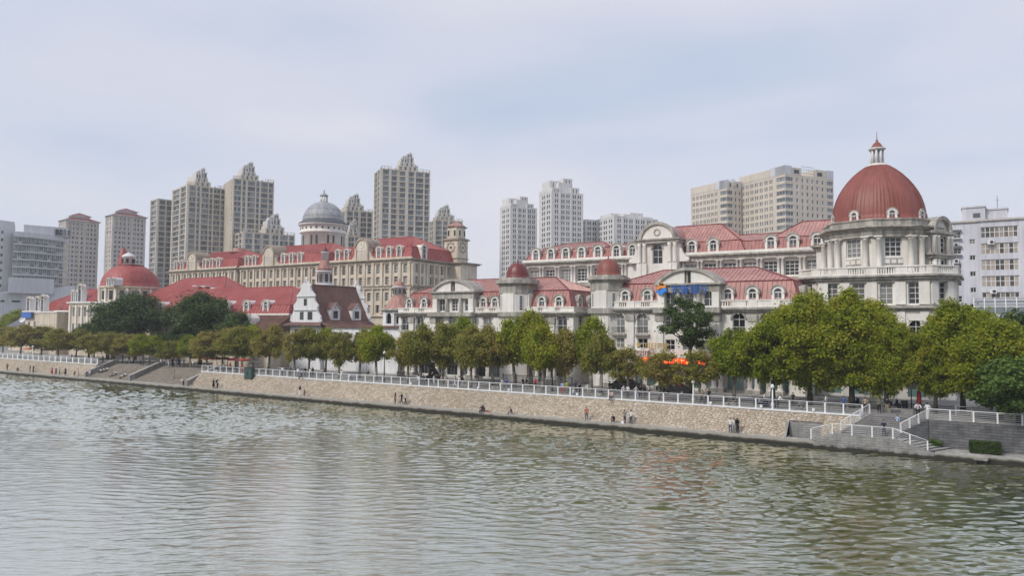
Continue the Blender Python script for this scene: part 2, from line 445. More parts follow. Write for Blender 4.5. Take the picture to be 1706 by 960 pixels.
# crazy paving of the embankment slope
def crazy(name):
    m = bpy.data.materials.new(name); nt, b, N, L = nodes_of(m)
    g = N('ShaderNodeNewGeometry'); sep = N('ShaderNodeSeparateXYZ'); L(g.outputs['Position'], sep.inputs[0])
    k = N('ShaderNodeMath'); k.operation = 'MULTIPLY'; L(sep.outputs['Z'], k.inputs[0]); k.inputs[1].default_value = 1.5
    cmb = N('ShaderNodeCombineXYZ'); L(sep.outputs['X'], cmb.inputs[0]); L(k.outputs[0], cmb.inputs[1])
    nz = N('ShaderNodeTexNoise'); nz.inputs['Scale'].default_value = 1.3; L(cmb.outputs[0], nz.inputs['Vector'])
    ad = mixnode(nt, 'LINEAR_LIGHT', .16); L(cmb.outputs[0], ad.inputs[6]); L(nz.outputs['Color'], ad.inputs[7])
    mp = N('ShaderNodeMapping'); mp.inputs['Scale'].default_value = (2.0, 3.1, 1); mp.inputs['Rotation'].default_value = (0, 0, R(14)); L(ad.outputs[2], mp.inputs[0])
    v1 = N('ShaderNodeTexVoronoi'); v1.feature = 'F1'; v1.voronoi_dimensions = '2D'; v1.inputs['Scale'].default_value = 1; v1.inputs['Randomness'].default_value = .9; L(mp.outputs[0], v1.inputs['Vector'])
    v2 = N('ShaderNodeTexVoronoi'); v2.feature = 'DISTANCE_TO_EDGE'; v2.voronoi_dimensions = '2D'; v2.inputs['Scale'].default_value = 1; v2.inputs['Randomness'].default_value = .9; L(mp.outputs[0], v2.inputs['Vector'])
    sc = N('ShaderNodeSeparateColor'); L(v1.outputs['Color'], sc.inputs[0])
    r = ramp(nt, [(0, (.41, .335, .245)), (.3, (.49, .405, .30)), (.6, (.54, .455, .35)), (.85, (.60, .52, .415)), (1, (.42, .315, .225))]); L(sc.outputs[0], r.inputs[0])
    j = ramp(nt, [(.015, g3(0)), (.08, g3(1))]); L(v2.outputs['Distance'], j.inputs[0])
    mx = mixnode(nt); L(j.outputs[0], mx.inputs[0]); mx.inputs[6].default_value = (.29, .24, .185, 1); L(r.outputs[0], mx.inputs[7])
    n2 = N('ShaderNodeTexNoise'); n2.inputs['Scale'].default_value = 3; n2.inputs['Detail'].default_value = 5; L(g.outputs['Position'], n2.inputs['Vector'])
    r2 = ramp(nt, [(.3, g3(.72)), (.6, g3(1))]); L(n2.outputs['Fac'], r2.inputs[0])
    m2 = mixnode(nt, 'MULTIPLY', 1); L(mx.outputs[2], m2.inputs[6]); L(r2.outputs[0], m2.inputs[7])
    n3 = N('ShaderNodeTexNoise'); n3.inputs['Scale'].default_value = .12; n3.inputs['Detail'].default_value = 3; L(g.outputs['Position'], n3.inputs['Vector'])
    r3 = ramp(nt, [(.35, g3(.85)), (.6, g3(1))]); L(n3.outputs['Fac'], r3.inputs[0])
    m3 = mixnode(nt, 'MULTIPLY', 1); L(m2.outputs[2], m3.inputs[6]); L(r3.outputs[0], m3.inputs[7])
    L(m3.outputs[2], b.inputs['Base Color']); b.inputs['Roughness'].default_value = .85
    bp = N('ShaderNodeBump'); bp.inputs['Strength'].default_value = .9; bp.inputs['Distance'].default_value = .12
    hs = N('ShaderNodeMath'); hs.operation = 'MULTIPLY_ADD'; L(j.outputs[0], hs.inputs[0]); hs.inputs[1].default_value = .6; L(n2.outputs['Fac'], hs.inputs[2])
    tl = N('ShaderNodeMath'); tl.operation = 'ADD'; L(hs.outputs[0], tl.inputs[0]); L(sc.outputs[1], tl.inputs[1])
    L(tl.outputs[0], bp.inputs['Height']); L(bp.outputs[0], b.inputs['Normal'])
    MATS[name] = m
crazy('crazy_stone')

def blockwork(name, c1, c2, cm, w, h, axis='xz'):
    m = bpy.data.materials.new(name); nt, b, N, L = nodes_of(m)
    g = N('ShaderNodeNewGeometry'); sep = N('ShaderNodeSeparateXYZ'); L(g.outputs['Position'], sep.inputs[0])
    ad = N('ShaderNodeMath'); ad.operation = 'ADD'; L(sep.outputs['X'], ad.inputs[0]); L(sep.outputs['Y'], ad.inputs[1])
    cmb = N('ShaderNodeCombineXYZ'); L(ad.outputs[0], cmb.inputs[0]); L(sep.outputs['Z'], cmb.inputs[1])
    t = N('ShaderNodeTexBrick'); t.inputs['Scale'].default_value = 1; t.inputs['Brick Width'].default_value = w; t.inputs['Row Height'].default_value = h
    t.inputs['Mortar Size'].default_value = .018; t.inputs['Color1'].default_value = (*c1, 1); t.inputs['Color2'].default_value = (*c2, 1); t.inputs['Mortar'].default_value = (*cm, 1)
    L(cmb.outputs[0], t.inputs['Vector'])
    n2 = N('ShaderNodeTexNoise'); n2.inputs['Scale'].default_value = 1.2; n2.inputs['Detail'].default_value = 6; L(g.outputs['Position'], n2.inputs['Vector'])
    r2 = ramp(nt, [(.3, g3(.6)), (.62, g3(1))]); L(n2.outputs['Fac'], r2.inputs[0])
    m2 = mixnode(nt, 'MULTIPLY', 1); L(t.outputs['Color'], m2.inputs[6]); L(r2.outputs[0], m2.inputs[7])
    wz = N('ShaderNodeMath'); wz.operation = 'MULTIPLY_ADD'; L(n2.outputs['Fac'], wz.inputs[0]); wz.inputs[1].default_value = .5; L(sep.outputs['Z'], wz.inputs[2])
    r4 = ramp(nt, [(.52, (.10, .10, .075)), (.75, g3(1))]); L(wz.outputs[0], r4.inputs[0])          # algae tide mark
    m4 = mixnode(nt, 'MULTIPLY', 1); L(m2.outputs[2], m4.inputs[6]); L(r4.outputs[0], m4.inputs[7])
    L(m4.outputs[2], b.inputs['Base Color']); b.inputs['Roughness'].default_value = .85
    bp = N('ShaderNodeBump'); bp.inputs['Strength'].default_value = .6; bp.inputs['Distance'].default_value = .05; bp.invert = True
    L(t.outputs['Fac'], bp.inputs['Height']); L(bp.outputs[0], b.inputs['Normal'])
    MATS[name] = m
blockwork('quay_block', (.115, .118, .125), (.165, .165, .17), (.05, .05, .052), .9, .28)
blockwork('landing_block', (.30, .295, .28), (.36, .355, .335), (.17, .165, .16), .8, .25)

# algae-stained quay edge
def quay_edge(name):
    m = bpy.data.materials.new(name); nt, b, N, L = nodes_of(m)
    g = N('ShaderNodeNewGeometry'); sep = N('ShaderNodeSeparateXYZ'); L(g.outputs['Position'], sep.inputs[0])
    no = N('ShaderNodeTexNoise'); no.inputs['Scale'].default_value = 1.1; no.inputs['Detail'].default_value = 5; L(g.outputs['Position'], no.inputs['Vector'])
    a = N('ShaderNodeMath'); a.operation = 'MULTIPLY_ADD'; L(no.outputs['Fac'], a.inputs[0]); a.inputs[1].default_value = .4; L(sep.outputs['Z'], a.inputs[2])
    r = ramp(nt, [(.50, (.018, .017, .011)), (.62, (.055, .050, .037)), (.80, (.36, .34, .295))]); L(a.outputs[0], r.inputs[0])
    L(r.outputs[0], b.inputs['Base Color']); b.inputs['Roughness'].default_value = .8
    MATS[name] = m
quay_edge('quay_edge')

def water_mat():
    m = bpy.data.materials.new('river_water'); nt, b, N, L = nodes_of(m)
    b.inputs['Base Color'].default_value = (.088, .090, .030, 1); b.inputs['Roughness'].default_value = .3; b.inputs['IOR'].default_value = 1.333
    b.inputs['Specular IOR Level'].default_value = .5
    MATS['river_water'] = m
water_mat()

# ------------------------------------------------------------------ world, sun, camera
def build_world():
    w = bpy.data.worlds.new('World'); S.world = w; w.use_nodes = True
    nt = w.node_tree; N = nt.nodes.new; L = nt.links.new; bg = nt.nodes['Background']
    sky = N('ShaderNodeTexSky'); sky.sky_type = 'NISHITA'; sky.sun_disc = False
    sky.sun_elevation = R(42); sky.sun_rotation = SUN_ROT; sky.air_density = 1.2; sky.dust_density = 2.5
    tc = N('ShaderNodeTexCoord'); mp = N('ShaderNodeMapping'); mp.inputs['Scale'].default_value = (1, 1, 3.6); mp.inputs['Location'].default_value = (.35, .1, .2)
    L(tc.outputs['Generated'], mp.inputs[0])
    no = N('ShaderNodeTexNoise'); no.inputs['Scale'].default_value = 1.7; no.inputs['Detail'].default_value = 4; no.inputs['Roughness'].default_value = .42; no.inputs['Distortion'].default_value = .3; L(mp.outputs[0], no.inputs['Vector'])
    r = ramp(nt, [(.33, (3.25, 3.9, 5.05)), (.50, (4.35, 4.6, 5.4)), (.68, (5.2, 5.1, 5.6))]); L(no.outputs['Fac'], r.inputs[0])
    sep = N('ShaderNodeSeparateXYZ'); L(tc.outputs['Generated'], sep.inputs[0])
    hz = N('ShaderNodeMapRange'); hz.inputs['From Min'].default_value = -.02; hz.inputs['From Max'].default_value = .20; hz.inputs['To Min'].default_value = .75; hz.inputs['To Max'].default_value = 0
    L(sep.outputs['Z'], hz.inputs['Value'])
    m0 = mixnode(nt); L(hz.outputs[0], m0.inputs[0]); L(r.outputs[0], m0.inputs[6]); m0.inputs[7].default_value = (5.4, 5.45, 5.95, 1)
    mx = mixnode(nt, 'MIX', .88); L(sky.outputs[0], mx.inputs[6]); L(m0.outputs[2], mx.inputs[7])
    L(mx.outputs[2], bg.inputs['Color']); bg.inputs['Strength'].default_value = .1
SUN_DIR = Vector((-.30, -.85, .80)).normalized()      # towards the sun
SUN_ROT = math.atan2(SUN_DIR.x, SUN_DIR.y)
build_world()
sl = bpy.data.lights.new('sun', 'SUN'); sl.energy = 1.5; sl.angle = R(12); sl.color = (1, .96, .90)
so = bpy.data.objects.new('sun', sl); COL.objects.link(so); so.rotation_euler = SUN_DIR.to_track_quat('Z', 'Y').to_euler(); so.location = (0, -50, 120)

cam = bpy.data.cameras.new('camera'); cam.sensor_width = 36; cam.lens = 36 * FPX / 1706; cam.clip_end = 6000; cam.clip_start = .5
co = bpy.data.objects.new('camera', cam); COL.objects.link(co)
co.matrix_world = Matrix(((RGT.x, UPV.x, -FWD.x, CAM.x), (RGT.y, UPV.y, -FWD.y, CAM.y), (RGT.z, UPV.z, -FWD.z, CAM.z), (0, 0, 0, 1)))
S.camera = co
S.view_settings.view_transform = 'Standard'; S.view_settings.look = 'None'; S.view_settings.gamma = 1; S.view_settings.exposure = 0.62
S.cycles.max_bounces = 6; S.cycles.diffuse_bounces = 3; S.cycles.glossy_bounces = 3; S.cycles.transmission_bounces = 3
S.cycles.use_denoising = True
S.cycles.caustics_reflective = False; S.cycles.caustics_refractive = False

# ------------------------------------------------------------------ water: waves as real relief near the camera, flat beyond
def build_water():
    rng = np.random.default_rng(11)
    X0, X1, Y0, Y1, st = -200., 72., -70., -3.0, .16
    xs = np.concatenate([np.arange(X0, -60, .32), np.arange(-60, X1 + st, st)]); X1 = float(xs[-1]); ys = np.arange(Y0, Y1 + .01, st)
    gx, gy = np.meshgrid(xs, ys)
    h = np.zeros_like(gx)
    ph = rng.uniform(0, 6.28, 80)
    wx = gx + .9 * np.sin(gy * .21 + 1.3) + .5 * np.sin(gx * .33 + gy * .4); wy = gy + .8 * np.sin(gx * .17 + .4) + .4 * np.sin(gx * .5 - gy * .27)
    main = math.atan2(.8387, -.5446)       # wind waves run up the picture
    for i in range(64):
        lam = .40 * (1.9 / .40) ** rng.uniform(0, 1); k = 2 * PI / lam
        a = main + rng.normal(0, .36); amp = .0038 * lam ** .85
        h += amp * np.sin(k * (wx * math.cos(a) + wy * math.sin(a)) + ph[i])
    rt = (gx - CAM.x) * .8387 + (gy - CAM.y) * .5446; fw = (gy - CAM.y) * .8387 - (gx - CAM.x) * .5446    # gusts: calm reach on one side, ruffled on the other
    gust = np.clip(np.maximum((rt + 8 + .22 * (fw - 55) + 5 * np.sin(fw * .13 + rt * .05)) / 24, (fw - 66 + .25 * rt + 6 * np.sin(rt * .11)) / 22), 0, 1); gust = gust * gust * (3 - 2 * gust)
    env = (.46 + .98 * gust) * (1 + .3 * np.sin(gx * .19 + 1.1 * np.sin(gy * .23)) * np.sin(gy * .21 + .6))
    h = h * env
    h = h + .6 * np.abs(h) - .01
    edge = np.minimum(np.minimum(gx - X0, X1 - gx), gy - Y0); h *= np.clip(edge / 6, 0, 1)
    nx, ny = len(xs), len(ys)
    co_ = np.empty((nx * ny, 3), np.float32); co_[:, 0] = gx.ravel(); co_[:, 1] = gy.ravel(); co_[:, 2] = h.ravel()
    i = (np.arange(ny - 1)[:, None] * nx + np.arange(nx - 1)[None, :]).ravel()
    fc = np.stack([i, i + 1, i + 1 + nx, i + nx], 1).astype(np.int32)
    n0 = nx * ny
    far = np.array([[-2500, -900, 0], [X0, -900, 0], [X1, -900, 0], [2500, -900, 0], [-2500, -2, 0], [X0, -2, 0], [X1, -2, 0], [2500, -2, 0], [X0, Y0, 0], [X1, Y0, 0]], np.float32)
    ff = np.array([[0, 1, 5, 4], [2, 3, 7, 6], [1, 2, 9, 8]], np.int32) + n0
    co_ = np.vstack([co_, far]); fc = np.vstack([fc, ff])
    me = bpy.data.meshes.new('river_water')
    me.vertices.add(len(co_)); me.vertices.foreach_set('co', co_.ravel())
    me.loops.add(fc.size); me.loops.foreach_set('vertex_index', fc.ravel())
    me.polygons.add(len(fc)); me.polygons.foreach_set('loop_start', np.arange(0, fc.size, 4, dtype=np.int32)); me.polygons.foreach_set('use_smooth', np.ones(len(fc), bool))
    me.update(calc_edges=True); me.materials.append(MATS['river_water'])
    o = bpy.data.objects.new('river_water', me); COL.objects.link(o); o['kind'] = 'structure'
    # fine ripple on top of the relief
    nt = MATS['river_water'].node_tree; b = nt.nodes['Principled BSDF']; N = nt.nodes.new; L = nt.links.new
    g = N('ShaderNodeNewGeometry')
    mp = N('ShaderNodeMapping'); mp.inputs['Rotation'].default_value = (0, 0, R(-33)); L(g.outputs['Position'], mp.inputs[0])
    m2 = N('ShaderNodeMapping'); m2.inputs['Scale'].default_value = (.5, 1.9, 1); L(mp.outputs[0], m2.inputs[0])
    n1 = N('ShaderNodeTexNoise'); n1.inputs['Scale'].default_value = 1.8; n1.inputs['Detail'].default_value = 4; n1.inputs['Roughness'].default_value = .6; n1.inputs['Distortion'].default_value = .6; L(m2.outputs[0], n1.inputs['Vector'])
    bp = N('ShaderNodeBump'); bp.inputs['Strength'].default_value = .42; bp.inputs['Distance'].default_value = .06; L(n1.outputs['Fac'], bp.inputs['Height'])
    # turbid water body under a mirror film whose strength follows the viewing angle
    b.inputs['Specular IOR Level'].default_value = 0; L(bp.outputs[0], b.inputs['Normal'])
    lw = N('ShaderNodeLayerWeight'); lw.inputs['Blend'].default_value = .5; L(bp.outputs[0], lw.inputs['Normal'])
    rp = ramp(nt, [(.44, g3(.04)), (.56, g3(.20)), (.69, g3(.80)), (.88, g3(.97))]); L(lw.outputs['Facing'], rp.inputs[0])
    gl = N('ShaderNodeBsdfGlossy'); gl.inputs['Roughness'].default_value = .06; gl.inputs['Color'].default_value = (.97, .98, .90, 1); L(bp.outputs[0], gl.inputs['Normal'])
    ms = N('ShaderNodeMixShader'); L(rp.outputs[0], ms.inputs[0]); L(b.outputs[0], ms.inputs[1]); L(gl.outputs[0], ms.inputs[2]); L(ms.outputs[0], nt.nodes['Material Output'].inputs['Surface'])
build_water()

# ------------------------------------------------------------------ ground, promenade, embankment
SL0, SL1 = -107.0, -70.5       # broad riverside steps between these
b = MB()
for u0, u1, v0 in ((-3000, SL0, .3), (SL0, SL1, 4.22), (SL1, 3000, .3)): b.face([(u0, v0, GZ - .02), (u1, v0, GZ - .02), (u1, 4000, GZ - .02), (u0, 4000, GZ - .02)], 'paving')
structure('ground', b)
ST = 44.4                       # right-hand stair begins here
b = MB()
for u0, u1 in ((-400, SL0), (SL0, SL1), (SL1, 300)):
    v0 = 4.2 if u0 == SL0 else .35
    b.box(u0, u1, v0, 15.2 if u1 > -200 else 30, GZ - .3, GZ + .012, 'paving')
b.box(-400, 300, 15.2, 16.6, GZ - .3, GZ + .13, 'concrete_pale')
structure('promenade', b)
b = MB()
b.box(-400, 41.2, -3.3, -2.3, -1.5, WZ, 'quay_edge', 'concrete_pale')
for k in range(-400, 41, 1):
    pass
structure('riverside_path', b)

def slope_z(v): return WZ + (v + 2.4) / 2.5 * 2.47
def revet(name, label, u0, u1, niche=None):
    b = MB()
    segs = [(u0, u1)] if not niche else [(u0, niche[0]), (niche[1], u1)]
    for a, c in segs:
        b.sideslab([(-2.4, WZ - .3), (.3, WZ - .3), (.3, 3.27), (.1, 3.27), (-2.4, WZ)], a, c, 'crazy_stone')
    if niche:
        a, c = niche
        b.sideslab([(-.75, WZ - .3), (.3, WZ - .3), (.3, 3.27), (.1, 3.27), (-.75, slope_z(-.75) - .06)], a, c, 'landing_block')
        b.sideslab([(-.78, slope_z(-.78)), (.1, 3.274), (.1, 3.29), (-.85, slope_z(-.85) + .1)], a, c, 'crazy_stone')
        b.sideslab([(-2.45, WZ), (-.74, WZ), (-.74, slope_z(-.74) + .06), (-2.45, WZ + .07)], a - .25, a, 'concrete')
    t = Thing(name, label, 'embankment wall', ((u0 + u1) / 2, -1, WZ))
    t.part('slope', b)
    k = MB(); k.box(u0, u1, -.02, .35, 3.27, GZ + .05, 'rail_white'); t.part('coping', k)
    return t
revet('embankment_wall', 'sloping crazy paved stone wall below the cafe parasols and the long white railing', SL1 + .3, 44.2, (37., 40.4))
revet('embankment_wall', 'sloping stone wall beyond the broad riverside steps, under the dense white balustrade', -330, SL0 - .3)

# broad riverside steps with sloping parapets
t = Thing('riverside_steps', 'broad brown stone steps running down to the water between sloping parapets', 'steps', (-88.7, 0, WZ))
b = MB(); n = 16
for k in range(n):
    v = -2.3 + k * 6.5 / n; z = WZ + (k + 1) * 2.6 / n
    b.box(SL0 + .25, SL1 - .25, v, 4.25 if k == n - 1 else v + 6.5 / n + .02, WZ - .3, z, 'step_stone')
t.part('flight', b)
for u in (SL0, -90.0, SL1):
    b = MB(); b.sideslab([(-2.6, WZ - .2), (4.4, WZ - .2), (4.4, GZ + .75), (3.6, GZ + .75), (-2.6, WZ + .95)], u - .28, u + .28, 'concrete')
    b.sideslab([(-2.65, WZ + .95), (3.6, GZ + .75), (4.45, GZ + .75), (4.45, GZ + .9), (3.55, GZ + .9), (-2.65, WZ + 1.1)], u - .36, u + .36, 'concrete_pale')
    t.part('parapet', b)

# ------------------------------------------------------------------ railings
def railing(name, label, pts, post_gap, h=1.05, bars=4, group=None, post_w=.16, dense=False, kerb=False):
    """pts: points along the foot of a railing; posts are parts, rails one part"""
    t = Thing(name, label, 'railing', pts[0], group)
    rb = MB(); pm = MB()
    pm.box(-post_w / 2, post_w / 2, -.05, .05, 0, h, 'rail_white'); pm.box(-post_w / 2 - .02, post_w / 2 + .02, -.08, .08, 0, .06, 'rail_white')
    pme = pm.mesh('post')
    for a, c in zip(pts, pts[1:]):
        a, c = Vector(a), Vector(c); L = (c - a).length; n = max(1, round(L / post_gap)); rot = math.atan2(c.y - a.y, c.x - a.x)
        for k in range(n + (c - Vector(pts[-1])).length_squared.__lt__(1e-6)):
            t.put('post', pme, a.lerp(c, k / n), rot)
        up = lambda z: Vector((0, 0, z))
        rb.tube([a + up(h), c + up(h)], .048, 'rail_white', 6)
        for j in range(bars):
            z = .14 + (h - .24) * j / max(1, bars - 1) * .9
            rb.tube([a + up(z), c + up(z)], .013, 'rail_white', 4)
        if dense:
            m = int(L / .42)
            for k in range(m):
                p = a.lerp(c, (k + .5) / m); rb.tube([p + up(.08), p + up(h)], .05, 'rail_white', 4)
    t.part('rails', rb)
    return t
RZ = GZ + .05
rl = railing('railing', 'long white railing of flat posts on the coping above the paved slope', [(SL1 + .4, .13, RZ), (44.2, .13, RZ)], 1.85)
lb = MB(); lb.box(-.14, .14, -.1, .1, 0, .3, 'rail_white'); lbm = lb.mesh('lamp_box')
for x in (685, 797, 848, 962, 1184, 1355, 360, 1268): rl.put('lamp_box', lbm, (sx(x, -.02, 650), -.05, RZ + .08))
railing('railing', 'dense white balustrade before the broad steps at the river bend', [(-240, .13, RZ), (SL0 - .3, .13, RZ)], 2.6, 1.15, 0, post_w=.42, dense=True)

# right-hand landing stair
LZ = 1.65
b = MB()
b.box(41.7, 47.6, -3.4, -1.4, -1.5, LZ, 'landing_block', 'concrete')
structure_parts = Thing('landing_stair', 'grey stone landing with stairs descending from the promenade to the water', 'stairs', (45, -1, WZ))
structure_parts.part('landing', b)
b = MB(); n = 10
for k in range(n):
    f0, f1 = k / n, (k + 1) / n
    A = lambda f: (42.6 + 2.4 * f, -2.0 + 2.6 * f); B = lambda f: (47.9 + 2.35 * f, -1.6 + 2.1 * f)
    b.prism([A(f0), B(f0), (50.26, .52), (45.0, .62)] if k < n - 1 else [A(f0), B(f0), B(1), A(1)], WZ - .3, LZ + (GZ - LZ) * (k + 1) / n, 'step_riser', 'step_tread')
structure_parts.part('flight', b)
b = MB()
for k in range(5):
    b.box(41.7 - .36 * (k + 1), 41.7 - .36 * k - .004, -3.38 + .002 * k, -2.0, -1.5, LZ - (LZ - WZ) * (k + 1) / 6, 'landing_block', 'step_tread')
structure_parts.part('upstream_steps', b); b = MB()
for k in range(6):
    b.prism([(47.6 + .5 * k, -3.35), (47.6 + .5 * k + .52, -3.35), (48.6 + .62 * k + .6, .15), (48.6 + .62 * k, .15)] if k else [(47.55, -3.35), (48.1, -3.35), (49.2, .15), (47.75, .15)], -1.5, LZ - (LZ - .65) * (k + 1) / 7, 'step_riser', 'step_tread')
structure_parts.part('side_steps', b); b = MB(); b.slab([(47.605, -1.5), (51.0, -1.5), (51.0, .66), (50.6, .70), (47.605, LZ + .02)], -3.45, -3.36, 'landing_block'); structure_parts.part('side_wall', b)
b = MB()
for (x0, y0, z0), (x1, y1, z1) in (((42.45, -2.1, LZ), (44.85, .5, GZ)),):
    d = Vector((x1 - x0, y1 - y0, 0)).normalized(); nrm = Vector((-d.y, d.x, 0)) * .16
    P = [Vector((x0, y0, 0)) - nrm, Vector((x1, y1, 0)) - nrm, Vector((x1, y1, 0)) + nrm, Vector((x0, y0, 0)) + nrm]
    zt = [z0 + .25, z1 + .25, z1 + .25, z0 + .25]
    lo = [(p.x, p.y, WZ - .2) for p in P]; hi = [(p.x, p.y, z) for p, z in zip(P, zt)]
    b.face(hi, 'concrete_pale')
    for k in range(4): b.face([lo[k], lo[(k + 1) % 4], hi[(k + 1) % 4], hi[k]], 'concrete')
structure_parts.part('string_wall', b)
railing('railing', 'white stair railing round the outer edge of the grey landing', [(39.7, -3.2, .95), (41.8, -3.3, LZ), (47.4, -3.3, LZ), (50.4, -3.3, .68)], 1.7, 1.05, 5, post_w=.13)
railing('railing', 'white sloping handrail climbing the near side of the landing stair to the promenade', [(42.45, -2.1, LZ + .25), (44.85, .5, GZ + .25)], 1.2, .95, 5, post_w=.13)
railing('railing', 'white sloping handrail climbing toward the two people in white', [(47.95, -1.62, LZ + .45), (50.2, .35, GZ + .03)], 1.1, .95, 5, post_w=.13)
railing('railing', 'white railing along the top of the dark block quay wall', [(50.2, .45, GZ), (80, .45, GZ)], 2.0, 1.05, 5, post_w=.15)
b = MB()
b.sideslab([(.1, -1), (.9, -1), (.9, GZ), (.25, GZ)], 50.3, 300, 'quay_block')
A = [(47.85, -1.75), (50.3, .1), (50.3, .6), (47.85, -1.3)]; zt = [LZ + .42, GZ, GZ, LZ + .42]
hi = [(x, y, z) for (x, y), z in zip(A, zt)]; lo = [(x, y, -.5) for x, y in A]
b.face(hi, 'concrete')
for k in range(4): b.face([lo[k], lo[(k + 1) % 4], hi[(k + 1) % 4], hi[k]], 'quay_block')
tw = Thing('quay_wall', 'dark grey block quay wall behind the trimmed hedge', 'wall', (60, .5, .65)); tw.part('blocks', b)
b = MB(); b.box(50.3, 300, .2, .95, GZ, GZ + .03, 'concrete_pale'); tw.part('coping', b)
b = MB(); b.box(51.004, 55.4, -3.5, .12, -1.5, .65, 'quay_edge', 'concrete_pale'); b.box(55.4, 300, -3.1, .12, -1.5, .65, 'quay_edge', 'concrete_pale')
b.box(54.2, 55.3, -3.85, -3.5, .35, .5, 'concrete'); b.box(54.3, 54.4, -3.8, -3.5, -.3, .35, 'iron_dark'); b.box(55.1, 55.2, -3.8, -3.5, -.3, .35, 'iron_dark')
structure('lower_quay', b)
# ================================================================== riverfront buildings
FR0 = (0, 0, 0)
G_BIG = (3, 4, False, .10); G_TALL = (2, 4, False, .09); ARCH = (2, 3, True, .09); G22 = (2, 2, False, .09)
DM = dormer_meshes(1.25, 2.35, 2.6, 'stone_pale', 'frame_white', 'glass_dark', 'stone_grey')

def text_mesh(name, s, size, depth, mat):
    c = bpy.data.curves.new(name, 'FONT'); c.body = s; c.size = size; c.extrude = depth; c.offset = .006; c.align_x = 'LEFT'
    o = bpy.data.objects.new(name, c); COL.objects.link(o); bpy.context.view_layer.update()
    me = bpy.data.meshes.new_from_object(o.evaluated_get(bpy.context.evaluated_depsgraph_get())); me.name = name
    bpy.data.objects.remove(o); me.materials.clear(); me.materials.append(MATS[mat]); return me

def segment_pediment(mb, uc, half, zb, rise, v0, v1, mat, fill, seg=18, th=.4, slit=.0):
    """low arched pediment: moulded arc, tympanum panels, cornice below"""
    r = (half * half + rise * rise) / (2 * rise); zc = zb + rise - r; a = math.asin(half / r)
    mb.arch(uc, zc, r - th, r, v0 - .35, v1, mat, seg, PI / 2 - a, PI / 2 + a)
    ri = r - th; ai = math.acos(min(1, max(-1, (zb - zc) / ri))) if ri > zb - zc else a
    for s0, s1 in (((-1, -slit), (slit, 1)) if slit else ((-1, 1),)):
        lo, hi = s0 * 1., s1 * 1.
        us = [uc + ri * math.sin(ai) * (lo + (hi - lo) * k / 12) for k in range(13)]
        pts = [(us[0], zb)] + [(us[-1], zb)] + [(u, zc + math.sqrt(max(0, ri * ri - (u - uc) ** 2))) for u in us[::-1]]
        mb.slab(pts, v0, v0 + .3, fill)

